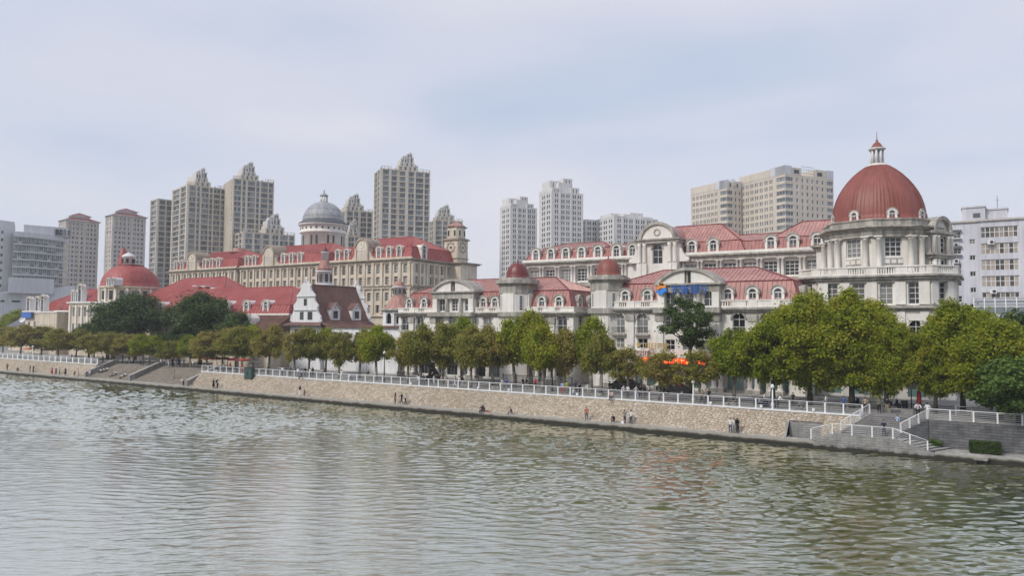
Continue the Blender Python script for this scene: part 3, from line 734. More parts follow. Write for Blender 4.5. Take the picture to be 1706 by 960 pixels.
def mansion(name, label, u0, u1, ped, bays, tur, dorm, zc0, zc1, zpar, zb, zr, rx0, rx1, seed, ground_glass):
    """two-storey bank-front block: arcaded ground floor, arched first-floor windows, parapet, red mansard, arched central pediment"""
    V = 16.5; D = 15.5; t = Thing(name, label, 'building', ((u0 + u1) / 2, V, GZ))
    w = MB(); tr = MB(); pl = MB()
    p0, p1 = ped; pc = (p0 + p1) / 2
    wins = []
    for u in bays:
        wins.append((u, 11.55, 1.7, 2.95, ARCH)); wins.append((u, 9.3, 1.6, 1.5, G22))
    for u in (pc - 2.6, pc, pc + 2.6): wins.append((u, 11.4, 1.5, 2.8, ARCH)); wins.append((u, 9.2, 1.4, 1.5, G22))
    out = [x for x in wins if not (p0 <= x[0] <= p1)]; inn = [x for x in wins if p0 <= x[0] <= p1]
    w.wall(u0, p0, 8.1, zc0, V, holes_of([x for x in out if x[0] < p0]), 'stone_pale', .35)
    w.wall(p1, u1, 8.1, zc0, V, holes_of([x for x in out if x[0] > p1]), 'stone_pale', .35)
    w.wall(p0, p1, 8.1, zc0, V - .6, holes_of(inn), 'stone_pale', .35)
    w.box(p0, p1, V - .35, V + .5, 8.1, 8.12, 'stone_pale')
    for u in (p0, p1): w.box(u - .01, u + .01, V - .6, V + .1, 8.1, zc0, 'stone_pale')
    w.face([(u0, V, GZ), (u0, V + D, GZ), (u0, V + D, zc0), (u0, V, zc0)], 'stone_pale')
    w.face([(u0, V + D, GZ), (u1, V + D, GZ), (u1, V + D, zc0), (u0, V + D, zc0)], 'stone_pale')
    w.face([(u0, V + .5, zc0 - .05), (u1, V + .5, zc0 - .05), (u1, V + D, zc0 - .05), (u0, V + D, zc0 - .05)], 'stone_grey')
    glaze(t, FR0, out, V, depth=.35); glaze(t, FR0, inn, V - .6, depth=.35)
    # right end wall with windows
    fr = (u1, V, R(90)); ew = [(u, 11.55, 1.6, 2.9, ARCH) for u in (2.6, 6.2, 9.8, 13.2)] + [(u, 9.2, 1.5, 1.5, G22) for u in (2.6, 6.2, 9.8, 13.2)]
    w.fr = fr; w.wall(0, D, GZ, zc0, 0, holes_of(ew), 'stone_pale', .35); glaze(t, fr, ew, 0, depth=.35); w.fr = FR0
    # ground floor: glazed wall set back, columns in pairs
    gw = []
    u = u0 + 1.2
    while u + 2.6 < u1: gw.append((u + 1.3, GZ + .35, 2.3, 3.5, (3, 2, False, .07))); u += 3.0
    w.wall(u0, u1, GZ, 7.2, V + 1.3, holes_of(gw), 'stone_pale', .25); glaze(t, FR0, gw, V + 1.3, 'frame_grey', ground_glass, 'stone_pale', .25)
    w.face([(u0, V, 7.2), (u1, V, 7.2), (u1, V + 1.3, 7.2), (u0, V + 1.3, 7.2)], 'stone_pale')
    cm = column(3.35, .34, 'stone_pale')
    piers = sorted([x - 1.85 for x in bays] + [bays[-1] + 1.85] + [p0 + .5, p1 - .5])
    pr = []
    for x in piers:
        if u0 + .3 < x < u1 - .3 and (not pr or x - pr[-1] > 1.6): pr.append(x)
    for x in pr:
        pl.box(x - 1.0, x + 1.0, V - .75, V + .75, GZ, GZ + .62, 'stone_grey')
        for s in (-.48, .48): t.put('column', cm, (x + s, V - .1, GZ + .62))
        dv = .6 if p0 <= x <= p1 else 0
        tr.box(x - .55, x + .55, V - .28 - dv, V + .3, 8.3, zc0 - 1.15, 'stone_pale'); tr.box(x - .68, x + .68, V - .42 - dv, V + .3, zc0 - 1.15, zc0 - .2, 'stone_grey')
        tr.box(x - .62, x + .62, V - .36 - dv, V + .3, 8.1, 8.75, 'stone_pale')
    t.part('plinth', pl)
    # entablature over the columns, ledge with balusters, cornice, parapet
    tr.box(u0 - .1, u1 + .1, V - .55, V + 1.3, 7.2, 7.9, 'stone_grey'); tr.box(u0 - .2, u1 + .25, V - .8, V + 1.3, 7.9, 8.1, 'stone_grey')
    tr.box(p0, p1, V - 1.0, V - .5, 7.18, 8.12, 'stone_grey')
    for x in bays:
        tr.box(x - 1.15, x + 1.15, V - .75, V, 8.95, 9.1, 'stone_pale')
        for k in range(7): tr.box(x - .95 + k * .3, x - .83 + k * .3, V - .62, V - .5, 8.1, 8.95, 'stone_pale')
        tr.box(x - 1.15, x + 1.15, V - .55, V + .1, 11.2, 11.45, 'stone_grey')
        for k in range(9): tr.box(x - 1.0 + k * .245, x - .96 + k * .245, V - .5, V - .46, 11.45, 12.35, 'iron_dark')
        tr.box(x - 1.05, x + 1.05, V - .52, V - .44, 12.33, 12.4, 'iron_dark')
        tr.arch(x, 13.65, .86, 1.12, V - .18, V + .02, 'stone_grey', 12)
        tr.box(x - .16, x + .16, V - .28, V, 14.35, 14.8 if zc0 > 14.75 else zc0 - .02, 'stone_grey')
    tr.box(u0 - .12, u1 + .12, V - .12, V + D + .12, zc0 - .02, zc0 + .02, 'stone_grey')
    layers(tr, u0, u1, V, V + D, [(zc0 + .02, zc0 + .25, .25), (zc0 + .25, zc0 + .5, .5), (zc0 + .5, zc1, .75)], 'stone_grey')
    tr.box(p0 - .3, p1 + .3, V - 1.5, V, zc0 + .04, zc1 + .003, 'stone_grey')
    pt = MB(); pt2 = MB()
    ops = [(x - .7, x + .7) for x in dorm]
    parapet(pt, u0 - .1, p0 - .05, V - .05, zc1, zpar, [o for o in ops if o[1] < p0], 'stone_pale')
    parapet(pt2, p1 + .05, u1 + .1, V - .05, zc1, zpar, [o for o in ops if o[0] > p1], 'stone_pale')
    pt2.fr = (u1 + .1, V, R(90)); parapet(pt2, .2, D, 0, zc1, zpar, [(3, 4.4), (7, 8.4), (11, 12.4)], 'stone_pale'); pt2.fr = FR0
    for x in pr:
        if not p0 - .3 < x < p1 + .3: (pt if x < pc else pt2).box(x - .6, x + .6, V - .14, V + .38, zc1 + .02, zpar - .02, 'stone_pale')
    t.part('parapet', pt); t.part('parapet', pt2)
    # pediment pavilion
    pv = MB(); PV = V - .55; zt = 18.8 if zr > 21 else 18.4
    pw = [(pc, zc1 + .2, 1.3, 2.3, G_TALL), (pc - 2.9, zc1 + .2, 1.5, 2.1, G22), (pc + 2.9, zc1 + .2, 1.5, 2.1, G22)]
    pv.wall(p0 + .25, p1 - .25, zc1, zt - 1.3, PV + .7, holes_of(pw), 'stone_pale', .3); glaze(t, FR0, pw, PV + .7, gm='glass_dark')
    for a, c in ((p0 + .1, p0 + 1.1), (p1 - 1.1, p1 - .1)): pv.box(a, c, PV, PV + 3.5, zc1, zt - 1.3, 'stone_pale')
    for x in (pc - 1.5, pc + 1.5): pv.lathe([(.3, zc1), (.26, zt - 1.5), (.36, zt - 1.3)], 'stone_pale', (x, PV + .35), 12)
    pv.box(p0, p1, PV - .02, PV + 3.5, zt - 1.3, zt - .25, 'stone_grey'); pv.box(p0 - .35, p1 + .35, PV - .4, PV + 3.5, zt - .25, zt, 'stone_grey')
    rise = zr - .55 - zt + .2
    segment_pediment(pv, pc, (p1 - p0) / 2 + .3, zt, rise, PV + .1, PV + 3.6, 'stone_grey', 'stone_pale', 20, .42, .11)
    pv.box(pc - .45, pc + .45, PV + .45, PV + 3, zt, zt + rise * .8, 'stone_grey')
    pv.box(pc - .05, pc + .32, PV + .38, PV + .44, zt + .1, zt + rise * .72, 'dark_inside')
    pav = t.part('pediment', pv)
    # roof with a barrel back to the pediment
    rf = MB()
    mansard(rf, u0 + .45, u1 - .45, V + .5, V + D - .4, zpar - 1.0, zb, 1.25, zr, rx0, rx1, V + D / 2 + .3, 'roof_pink_skylit', 'roof_pink_skylit', 'ridge_red', .62, 'roof_low')
    half = (p1 - p0) / 2 + .3; r = (half * half + rise * rise) / (2 * rise); z0 = zt + rise - r; a = math.asin(half / r); n = 14
    for k in range(n):
        q = [PI / 2 - a + 2 * a * (k + i) / n for i in (0, 1)]
        P = [(pc + (r - .1) * math.cos(x), z0 + (r - .1) * math.sin(x)) for x in q]
        rf.face([(P[0][0], PV + 3.5, P[0][1]), (P[1][0], PV + 3.5, P[1][1]), (P[1][0], V + 8.5, P[1][1]), (P[0][0], V + 8.5, P[0][1])], 'roof_pink_skylit')
    t.part('roof', rf)
    for x in dorm: put_dormer(t, DM, (x, V + .75, zpar - 1.05 + .35))
    for y in (V + 3.6, V + 7.4, V + 11.2): put_dormer(t, DM, (u1 - .75, y, zpar - .7), R(90))
    # corner turret
    if tur:
        c, hw, TV, zt0, zt1 = tur; tb = MB(); cy = TV + hw; ap = hw * .86; zq = zt0 - .9
        def octo(g, k=.46): a_ = ap + g; q = a_ * k; return [(c - q, cy - a_), (c + q, cy - a_), (c + a_, cy - q), (c + a_, cy + q), (c + q, cy + a_), (c - q, cy + a_), (c - a_, cy + q), (c - a_, cy - q)]
        tb.prism(octo(0), GZ, zq, 'stone_pale')
        for sx_, sy_, w_ in ((0, -1, .40), (1, 0, .40)):                 # flat white panels standing proud of the shaft
            if sy_: tb.box(c - ap * w_, c + ap * w_, cy - ap - .22, cy - ap + .1, zc1, zq, 'stone_pale')
            else: tb.box(c + ap - .1, c + ap + .22, cy - ap * w_, cy + ap * w_, zc1, zq, 'stone_pale')
        for g, z0, z1 in ((.3, 7.2, 8.1), (.45, zc0, zc1), (.12, zq, zt0 + .5), (.4, zt0 + .5, zt0 + .75), (.7, zt0 + .75, zt1 - .15), (.25, zt1 - .15, zt1 + .18)): tb.prism(octo(g), z0, z1, 'stone_grey')
        to = t.part('turret', tb)
        wm = win_one(.62, zq - zc1 - .7, (1, 6, False, .08), 'frame_white', 'glass_dark')
        for a_ in (-135, -45, 45):
            d_ = ap * (1 + .46) / math.sqrt(2) + .03
            t.put('window', wm, Vector((c + d_ * math.cos(R(a_)), cy + d_ * math.sin(R(a_)), zc1 + .35)) - t.loc, R(a_ + 90), to)
        db = MB(); rr = hw * (.60 if hw > 3 else .67)
        prof = [(rr * 1.06, zt1 + .15), (rr * 1.06, zt1 + .4)] + [(rr * math.cos(k / 12 * PI / 2) ** .8, zt1 + .4 + rr * 1.3 * math.sin(k / 12 * PI / 2)) for k in range(12)] + [(.1, zt1 + .4 + rr * 1.3), (.07, zt1 + .9 + rr * 1.3)]
        db.lathe(prof, 'turret_red' if hw > 3.05 else 'dome_red', (c, cy), 48, True, False, lambda k: .035 if k % 4 == 0 else 0)
        t.part('turret_dome', db, to)
    t.part('walls', w); t.part('cornice', tr)
    return t

bank = mansion('bank_building', 'pale stone bank with pink metal mansard roof, arched pediment and blue lettering', 5.2, 35.2, (14.9, 24.1),
    [8.7, 12.4, 26.6, 30.4, 33.4], (6.0, 2.8, 15.4, 18.9, 20.2), [9.3, 12.9, 24.9, 28.3, 31.7], 14.5, 15.3, 16.35, 19.0, 21.4, 12.5, 27.0, 1, 'glass_teal')
hall = mansion('riverside_hall', 'pale stone hall with pink roof and dark red turret dome, behind the bronze lion', -35.5, 0.8, (-27.2, -18.2),
    [-33.9, -30.4, -15.6, -4.4, -1.2], (-10.4, 3.1, 14.6, 18.7, 20.2), [-33.6, -30.1, -17.0, -14.6, -5.4, -2.2], 14.0, 14.75, 15.6, 18.3, 20.9, -28, -7.0, 2, 'glass_dark')

# bank sign over the pediment band: emblem and four characters
plain('sign_blue', (.015, .11, .42), .4); plain('sign_orange', (.72, .26, .03), .4); plain('logo_blue', (.02, .22, .72), .4)
plain('led_red', (.5, .02, .01), .5, emit=(1, .035, .012), estr=.75); plain('led_orange', (.6, .2, .05), .5, emit=(1, .34, .07), estr=1.0)
plain('gold', (.62, .44, .14), .35, .3); plain('sign_cobalt', (.02, .07, .55), .4)
ts = Thing('bank_sign', 'blue rooftop lettering with orange and blue emblem under the arched pediment', 'sign', (19.5, 15.7, 17.4))
e = MB()
def poly_sign(mb, pts, c, s, v, mat): mb.slab([(c[0] + x * s, c[1] + z * s) for x, z in pts], v, v + .2, mat)
poly_sign(e, [(-.95, -.15), (-.8, .25), (-.45, .55), (-.2, .95), (.15, .95), (.55, .5), (.85, .3), (.8, .05), (.45, .02), (.1, .0), (-.3, -.1), (-.6, -.2)], (15.75, 18.15), .85, 15.55, 'sign_orange')
o_em = ts.part('emblem', e)
e = MB(); poly_sign(e, [(-.9, -.35), (-.55, -.5), (-.2, -.3), (.15, .0), (.5, .1), (.95, -.05), (.9, -.5), (.45, -.7), (.2, -1.05), (-.2, -1.1), (-.5, -.85), (-.85, -.75)], (15.75, 18.1), .85, 15.5, 'logo_blue'); ts.part('wave', e, o_em)
tm = [text_mesh('character', ch, 1.42, .07, 'sign_blue') for ch in '齐鲁银行']
for k, me in enumerate(tm):
    o = ts.put('character', me, (17.1 + k * 1.38, 15.5, 17.35)); o.rotation_euler = (PI / 2, 0, 0)
# red moving-text board over the entrance and its orange glyph dots
tl = Thing('led_board', 'long red light board with orange scrolling characters over the bank entrance', 'sign', (17.5, 15.4, 7.2))
b = MB(); b.box(11.9, 24.4, 15.15, 15.4, 7.25, 8.05, 'led_red'); lo_ = tl.part('panel', b)
rg = random.Random(3); b = MB()
for k in range(15):
    x = 12.1 + k * .82
    for j in range(9):
        a = x + rg.random() * .5; z = 7.33 + rg.random() * .5
        if rg.random() < .5: b.box(a, a + .28, 15.12, 15.15, z, z + .07, 'led_orange')
        else: b.box(a, a + .07, 15.12, 15.15, z, min(8.0, z + .3), 'led_orange')
tl.part('glyphs', b)
tg = Thing('gold_sign', 'gilded lettering with a star on the ledge above the red light board', 'sign', (14, 15.6, 9.3)); b = MB()
b.slab([(12.2 + (.5 if k % 2 == 0 else .2) * math.cos(PI / 2 + k * PI / 5), 9.85 + (.5 if k % 2 == 0 else .2) * math.sin(PI / 2 + k * PI / 5)) for k in range(10)], 15.55, 15.7, 'gold'); tg.part('star', b)
b = MB()
for k in range(4):
    x = 13.2 + k * .95
    for (a, c, d, f) in ((0, .75, 0, .1), (0, .75, .36, .46), (0, .75, .7, .8), (.05, .15, 0, .8), (.34, .44, 0, .8), (.62, .72, 0, .8)):
        if (a, d) != (((0, .36), (.34, 0), (0, 0), (.62, 0))[k]): b.box(x + a, x + c, 15.55 + (.012 if f - d > .5 else 0), 15.68, 9.35 + d, 9.35 + f, 'gold')
tg.part('lettering', b)
for px_, lab in ((990, 'small blue shop sign under the copper domed turret'), (1019, 'bright blue square shop sign left of the red light board'), (1192, 'small blue shop sign right of the red light board'), (1213, 'blue and white shop sign nearest the big olive trees')):
    x = sx(px_, 15.3, 600); t_ = Thing('shop_sign', lab, 'sign', (x, 15.5, 7.2), 'blue signs on the bank front')
    b = MB(); b.box(x - .5, x + .5, 15.45, 15.6, 7.25, 8.0, 'sign_cobalt'); o = t_.part('board', b)
    b = MB()
    for k in range(3): b.box(x - .35 + k * .26, x - .25 + k * .26, 15.41, 15.45, 7.4 + .07 * k, 7.8, 'rail_white')
    b.box(x - .35, x + .3, 15.415, 15.448, 7.72, 7.82, 'rail_white'); t_.part('symbol', b, o)

# ------------------------------------------------------------------ long museum-like block behind (stepped red mansards)
def long_block():
    V = 42.; u0, u1 = -24.5, 34.5; zc = 25.3
    t = Thing('long_palace', 'long pale stone palace with stepped pink mansards and arched gable, behind the bank', 'building', (5, V, GZ))
    w = MB(); tr = MB(); wins = []; cols = []
    left = [-21.8 + 3.6 * k for k in range(6)]; right = [10.9 + 3.45 * k for k in range(7)]
    bays = left + right
    for u in bays:
        wins += [(u, 21.25, 2.3, 2.45, G_BIG), (u, 16.6, 1.35, 3.2, G_TALL), (u, 13.4, 1.35, 2.2, G22), (u, 9.5, 1.4, 2.6, G_TALL)]
    wins += [(5.2, 20.9, 1.6, 2.0, G22), (5.2, 16.6, 1.6, 3.0, G_TALL)]
    w.wall(u0, u1, GZ, zc - .9, V, holes_of(wins), 'stone_pale', .45); glaze(t, FR0, wins, V, depth=.45)
    w.fr = (u1, V, R(90)); w.wall(0, 16, GZ, zc - .9, 0, [], 'stone_pale'); w.fr = FR0
    w.face([(u0, V, GZ), (u0, V + 16, GZ), (u0, V + 16, zc), (u0, V, zc)], 'stone_pale'); w.face([(u0, V + 16, GZ), (u1, V + 16, GZ), (u1, V + 16, zc), (u0, V + 16, zc)], 'stone_pale')
    t.part('walls', w)
    cm = column(3.3, .26, 'stone_pale')
    edges = sorted([left[0] - 1.8] + [u + 1.8 for u in left] + [right[0] - 1.72] + [u + 1.72 for u in right])
    for x in edges:
        for s in (-.33, .33): t.put('column', cm, (x + s, V - .25, 20.95))
    tr.box(u0 - .3, u1 + .3, V - .65, V + .4, 20.2, 20.95, 'stone_grey'); tr.box(u0 - .15, u1 + .15, V - .35, V + .4, 19.85, 20.2, 'stone_grey')
    tr.box(u0 - .3, u1 + .3, V - .5, V + .4, 15.3, 15.7, 'stone_grey')
    for u in bays:
        tr.box(u - .95, u + .95, V - .2, V, 16.3, 16.55, 'stone_grey'); tr.box(u - .95, u + .95, V - .2, V, 19.35, 19.6, 'stone_grey')
    tr.box(u0 - .1, u1 + .1, V - .55, V + 16, zc - 1.1, zc - .55, 'stone_grey')
    layers(tr, u0, u1, V, V + 16, [(zc - .55, zc - .3, .75), (zc - .3, zc, 1.0)], 'stone_grey')
    tr.box(u0, u1, V - .3, V + .1, zc, zc + .5, 'stone_pale')
    t.part('cornice', tr)
    rf = MB()
    for a, c, zr, r0, r1 in ((-24.6, -4.2, 29.6, -18.5, -10.0), (.2, 20.6, 31.6, 5.5, 14.2), (23.2, 36, 31.0, 28.4, 33.5)):
        mansard(rf, a, c, V + .2, V + 16, zc + .05, zc + 2.5, 1.3, zr, r0, r1, V + 7.2, 'roof_pink_skylit', 'roof_pink_skylit', 'ridge_red', .62, 'roof_low')
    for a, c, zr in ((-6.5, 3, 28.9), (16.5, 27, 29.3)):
        mansard(rf, a, c, V + 1.0, V + 15, zc + .02, zc + 2.3, 1.2, zr, a + 1, c - 1, V + 7.2, 'roof_pink_skylit', 'roof_pink_skylit', 'ridge_red', .62, 'roof_low')
    t.part('roof', rf)
    for x in (-21.8, -18.3, -14.9, -11.4, -7.8, -3.9, -.6, 10.9, 14.8, 24.7, 28.3, 32.1): put_dormer(t, DM, (x, V + .45, zc + .2), 0, None, (1.15, 1, 1.05))
    # gable pavilion with barrel roof
    p = MB(); a, c, pc = 1.3, 9.1, 5.2; PV = V - 1.6
    pw = [(pc, 23.9, 1.9, 3.5, ARCH)]
    p.wall(a, c, 20.0, 28.2, PV, holes_of(pw), 'stone_pale', .45); glaze(t, FR0, pw, PV, depth=.45)
    for u in (a, c): p.box(u - .02, u + .02, PV, V + 6, 20, 28.2, 'stone_pale')
    p.box(a - .2, c + .2, PV - .2, V, GZ, 20.0, 'stone_pale')
    for x in (a + .5, a + 1.5, c - 1.5, c - .5):
        p.lathe([(.42, 24.0), (.36, 24.3), (.33, 27.2), (.48, 27.6)], 'stone_pale', (x, PV - .25), 14)
        p.box(x - .45, x + .45, PV - .6, PV + .1, 20.9, 24.0, 'stone_pale')
    p.box(a - .5, c + .5, PV - .75, V + .4, 20.2, 20.95, 'stone_grey')
    p.box(a - .3, c + .3, PV - .65, V + 6, 27.6, 28.15, 'stone_grey'); p.box(a - .55, c + .55, PV - .9, V + 6, 28.15, 28.45, 'stone_grey')
    segment_pediment(p, pc, (c - a) / 2 - .35, 28.45, 3.1, PV - .2, PV + .6, 'stone_grey', 'stone_pale', 20, .5)
    p.arch(pc, 29.6, .45, .65, PV - .32, PV - .18, 'stone_grey', 16, 0, 2 * PI)
    p.arch(pc, 26.5, .97, 1.25, PV - .15, PV + .02, 'stone_grey', 12)
    for s in (-1, 1):   # scroll buttresses
        uc = pc + s * ((c - a) / 2 + .6); pts = [(uc - s * .6, 26.9), (uc - s * .6, 24.2), (uc + s * 1.0, 24.2), (uc + s * 1.05, 24.9), (uc + s * .6, 25.2), (uc + s * .15, 25.8), (uc - s * .1, 26.5)]
        p.slab(pts if s > 0 else pts[::-1], PV + .3, PV + .9, 'stone_pale'); p.lathe([(.0, 24.0), (.3, 24.05), (.42, 24.5), (.3, 24.9), (.0, 25.0)], 'stone_pale', (uc + s * .95, PV + .6), 10)
    t.part('gable', p)
    r = MB(); half = (c - a) / 2 - .2; rise = 2.9; rr = (half * half + rise * rise) / (2 * rise); z0 = 28.45 + rise - rr; al = math.asin(half / rr)
    for k in range(14):
        q = [PI / 2 - al + 2 * al * (k + i) / 14 for i in (0, 1)]; P = [(pc + (rr - .05) * math.cos(x), z0 + (rr - .05) * math.sin(x)) for x in q]
        r.face([(P[0][0], PV + .5, P[0][1]), (P[1][0], PV + .5, P[1][1]), (P[1][0], V + 8, P[1][1]), (P[0][0], V + 8, P[0][1])], 'roof_pink_skylit')
    t.part('barrel_roof', r)
    glaze_rest(t)
long_block()

# ------------------------------------------------------------------ rotunda with the great red dome
def rotunda():
    cx, cy = 42.6, 30.0
    t = Thing('domed_rotunda', 'round columned stone rotunda under a great red ribbed dome', 'building', (cx, cy, GZ))
    b = MB()
    plan = lambda g: [(cx + x + (g if x > 0 else -g) * (1 if abs(x) > 8 else .6), cy + y + (g if y > 0 else -g) * (1 if abs(y) > 7 else .6)) for x, y in ((-6.7, -7.6), (6.7, -7.6), (9.2, -4.9), (9.2, 4.9), (6.7, 7.6), (-6.7, 7.6), (-9.2, 4.9), (-9.2, -4.9))]
    def edges(g):
        q = plan(g)
        for k in range(8):
            (x0, y0), (x1, y1) = q[k], q[(k + 1) % 8]; yield k, (x0, y0, math.atan2(y1 - y0, x1 - x0)), math.hypot(x1 - x0, y1 - y0)
    for k, fr, L in edges(0):                                # storeys below the terrace: a window between pilasters in each bay
        n = 4 if L > 12 else 3 if L > 8 else 1; us = [L * (i + .5) / n for i in range(n)]
        ws = [(u, 15.75, 1.55, 2.85, G_TALL) for u in us] + [(u, 10.2, 1.6, 3.4, ARCH) for u in us]
        gs = [(u, GZ + .3, 2.1, 3.7, (2, 2, False, .08)) for u in us]
        b.fr = fr; b.wall(0, L, GZ, 18.8, 0, holes_of(ws + gs), 'stone_pale', .4)
        if k in (7, 0, 1, 2): glaze(t, fr, ws, 0, depth=.4); glaze(t, fr, gs, 0, 'frame_grey', 'glass_teal' if k in (7, 0) else 'glass_dark', depth=.4)
        for i in range(n + 1):
            u = min(max(L * i / n, .62), L - .62); w_ = .62 if n > 1 else .5
            b.box(u - w_, u + w_, -.28, .2, 15.7, 18.75, 'stone_pale'); b.box(u - w_ * .8, u + w_ * .8, -.2, .2, 8.1, 14.8, 'stone_pale')
        b.box(.02, L - .02, -.35, .0, 7.6, 8.1, 'stone_grey'); b.fr = FR0
    for k in range(8):                                       # drum windows
        a = R(45 * k - 67.5); fr2 = (cx + 6.45 * math.cos(a), cy + 6.45 * math.sin(a), a + PI / 2); hd = 6.45 * math.tan(R(22.5)) + .02
        w2 = [(0, 22.2, 2.1, 2.6, G_BIG), (0, 19.4, 2.1, 1.5, (4, 2, False, .1))]
        b.fr = fr2; b.wall(-hd, hd, 18.8, 25.1, 0, holes_of(w2), 'stone_pale', .35); glaze(t, fr2, w2, 0, depth=.35)
        b.box(-1.1, 1.1, -.06, 0.02, 21.1, 21.95, 'stone_grey')
        for x in (-.8, 0, .8): b.box(x - .3, x + .3, -.1, -.05, 21.25, 21.8, 'stone_pale')
        b.fr = FR0
    t.part('walls', b)
    b = MB()
    for g, z0, z1 in ((.35, 14.9, 15.2), (.7, 15.2, 15.55), (.3, 18.65, 19.0), (.6, 19.0, 19.35), (.95, 19.35, 19.6)): b.prism(plan(g), z0, z1, 'stone_grey')
    for k, fr, L in edges(.6):
        b.fr = fr; m = max(1, round(L / 3.4))
        parapet(b, .02, L - .02, 0, 19.6, 20.75, [(L * (i + .2) / m, L * (i + .8) / m) for i in range(m)], 'stone_pale')
        b.fr = FR0
    t.part('terrace', b)
    cm = column(5.0, .36, 'stone_pale')
    for k in range(8):
        a = R(45 * k - 90)
        for s in (-.115, .115): t.put('column', cm, (cx + 7.25 * math.cos(a + s), cy + 7.25 * math.sin(a + s), 19.9), a)
    e = MB(); sg = 64
    bump = lambda k: .38 if (k % 8) in (7, 0, 1) else 0
    e.lathe([(6.9, 24.85), (6.9, 25.2), (7.0, 25.22), (7.0, 25.7), (7.35, 25.78), (7.35, 25.95), (7.8, 26.05), (7.8, 26.25), (7.0, 26.25), (6.85, 26.3), (6.85, 27.05), (7.0, 27.1), (7.0, 27.28), (5.9, 27.28)], 'stone_grey', (cx, cy), sg, False, False, bump, R(0))
    e.lathe([(6.2, 24.8), (7.0, 24.85)], 'stone_grey', (cx, cy), 32, False, False)
    t.part('entablature', e)
    d = MB(); z0 = 27.2
    prof = [(6.12, z0 - .1), (6.12, z0 + .35), (6.0, z0 + .4)] + [(r, z0 + z) for r, z in ((6.0, .9), (5.92, 1.7), (5.75, 2.6), (5.45, 3.6), (5.05, 4.5), (4.52, 5.4), (3.9, 6.25), (3.15, 7.1), (2.4, 7.75), (1.65, 8.3), (1.15, 8.55))]
    d.lathe(prof, 'dome_red', (cx, cy), 320, True, False, lambda k: .16 if (k % 40) in (18, 22) else .06 if k % 4 == 0 else 0)
    t.part('dome', d)
    for k in range(8):
        a = R(45 * k - 67.5); put_dormer(t, DM, (cx + 6.15 * math.cos(a), cy + 6.15 * math.sin(a), z0 - .55), a + PI / 2, None, (.75, .3, .8))
    l = MB(); zb = z0 + 8.45
    l.lathe([(1.35, zb - .25), (1.35, zb + .1), (1.2, zb + .15), (1.2, zb + .3), (.9, zb + .3)], 'stone_pale', (cx, cy), 20)
    for k in range(8):
        a = PI * k / 4; l.lathe([(.17, zb + .3), (.15, zb + 2.3)], 'plaster_white', (cx + .75 * math.cos(a), cy + .75 * math.sin(a)), 8)
    l.lathe([(.45, zb + .3), (.45, zb + 2.3)], 'plaster_white', (cx, cy), 12); l.lathe([(.95, zb + 2.3), (1.15, zb + 2.45), (1.15, zb + 2.6)], 'plaster_white', (cx, cy), 20)
    lo = t.part('lantern', l)
    l = MB(); l.lathe([(1.15, zb + 2.6), (.8, zb + 2.75), (.6, zb + 3.1), (.4, zb + 3.4), (.14, zb + 3.55), (.2, zb + 3.75), (.06, zb + 3.9), (.03, zb + 5.0)], 'dome_red', (cx, cy), 20); t.part('finial', l, lo)
    # side pavilion to the right of the drum, arched gable looking along the bank
    a = R(-9); th = R(90 - 27); fp = (cx + 7.7 * math.cos(a), cy + 7.7 * math.sin(a), th); p = MB(fp); L = 2.2
    p.box(-L, L, 0, 5, 19.6, 25.0, 'stone_pale'); layers(p, -L, L, 0, 5, [(22.0, 22.4, .5), (22.4, 22.65, .8), (25.0, 25.35, .3), (25.35, 25.65, .65)], 'stone_grey')
    for u in (-2.0, -1.2, 1.2, 2.0):
        p.lathe([(.34, 19.7), (.28, 21.9)], 'stone_pale', (u, -.38), 12); p.lathe([(.34, 22.65), (.28, 24.8), (.4, 25.0)], 'stone_pale', (u, -.38), 12)
    p.arch(0, 25.65, 1.6, 2.1, -.6, 3.6, 'stone_grey', 16); p.slab([(1.6 * math.cos(PI * k / 16), 25.65 + 1.6 * math.sin(PI * k / 16)) for k in range(17)], -.1, 3.4, 'stone_pale')
    p.fr = FR0; po = t.part('side_pavilion', p)
    wm = win_one(1.5, 2.0, (2, 3, False, .08), 'frame_white', 'glass_dark')
    for z in (19.85, 22.85): t.put('window', wm, Vector((fp[0] + .03 * math.sin(th), fp[1] - .03 * math.cos(th), z)) - t.loc, th, po)
    # link block to the palace
    b = MB(); b.box(33.6, 38, 33.5, 41.9, GZ, 24.4, 'stone_pale'); layers(b, 33.6, 38, 33.5, 41.9, [(24.4, 24.8, .4), (24.8, 25.1, .8)], 'stone_grey'); t.part('link', b)
    glaze_rest(t)
rotunda()

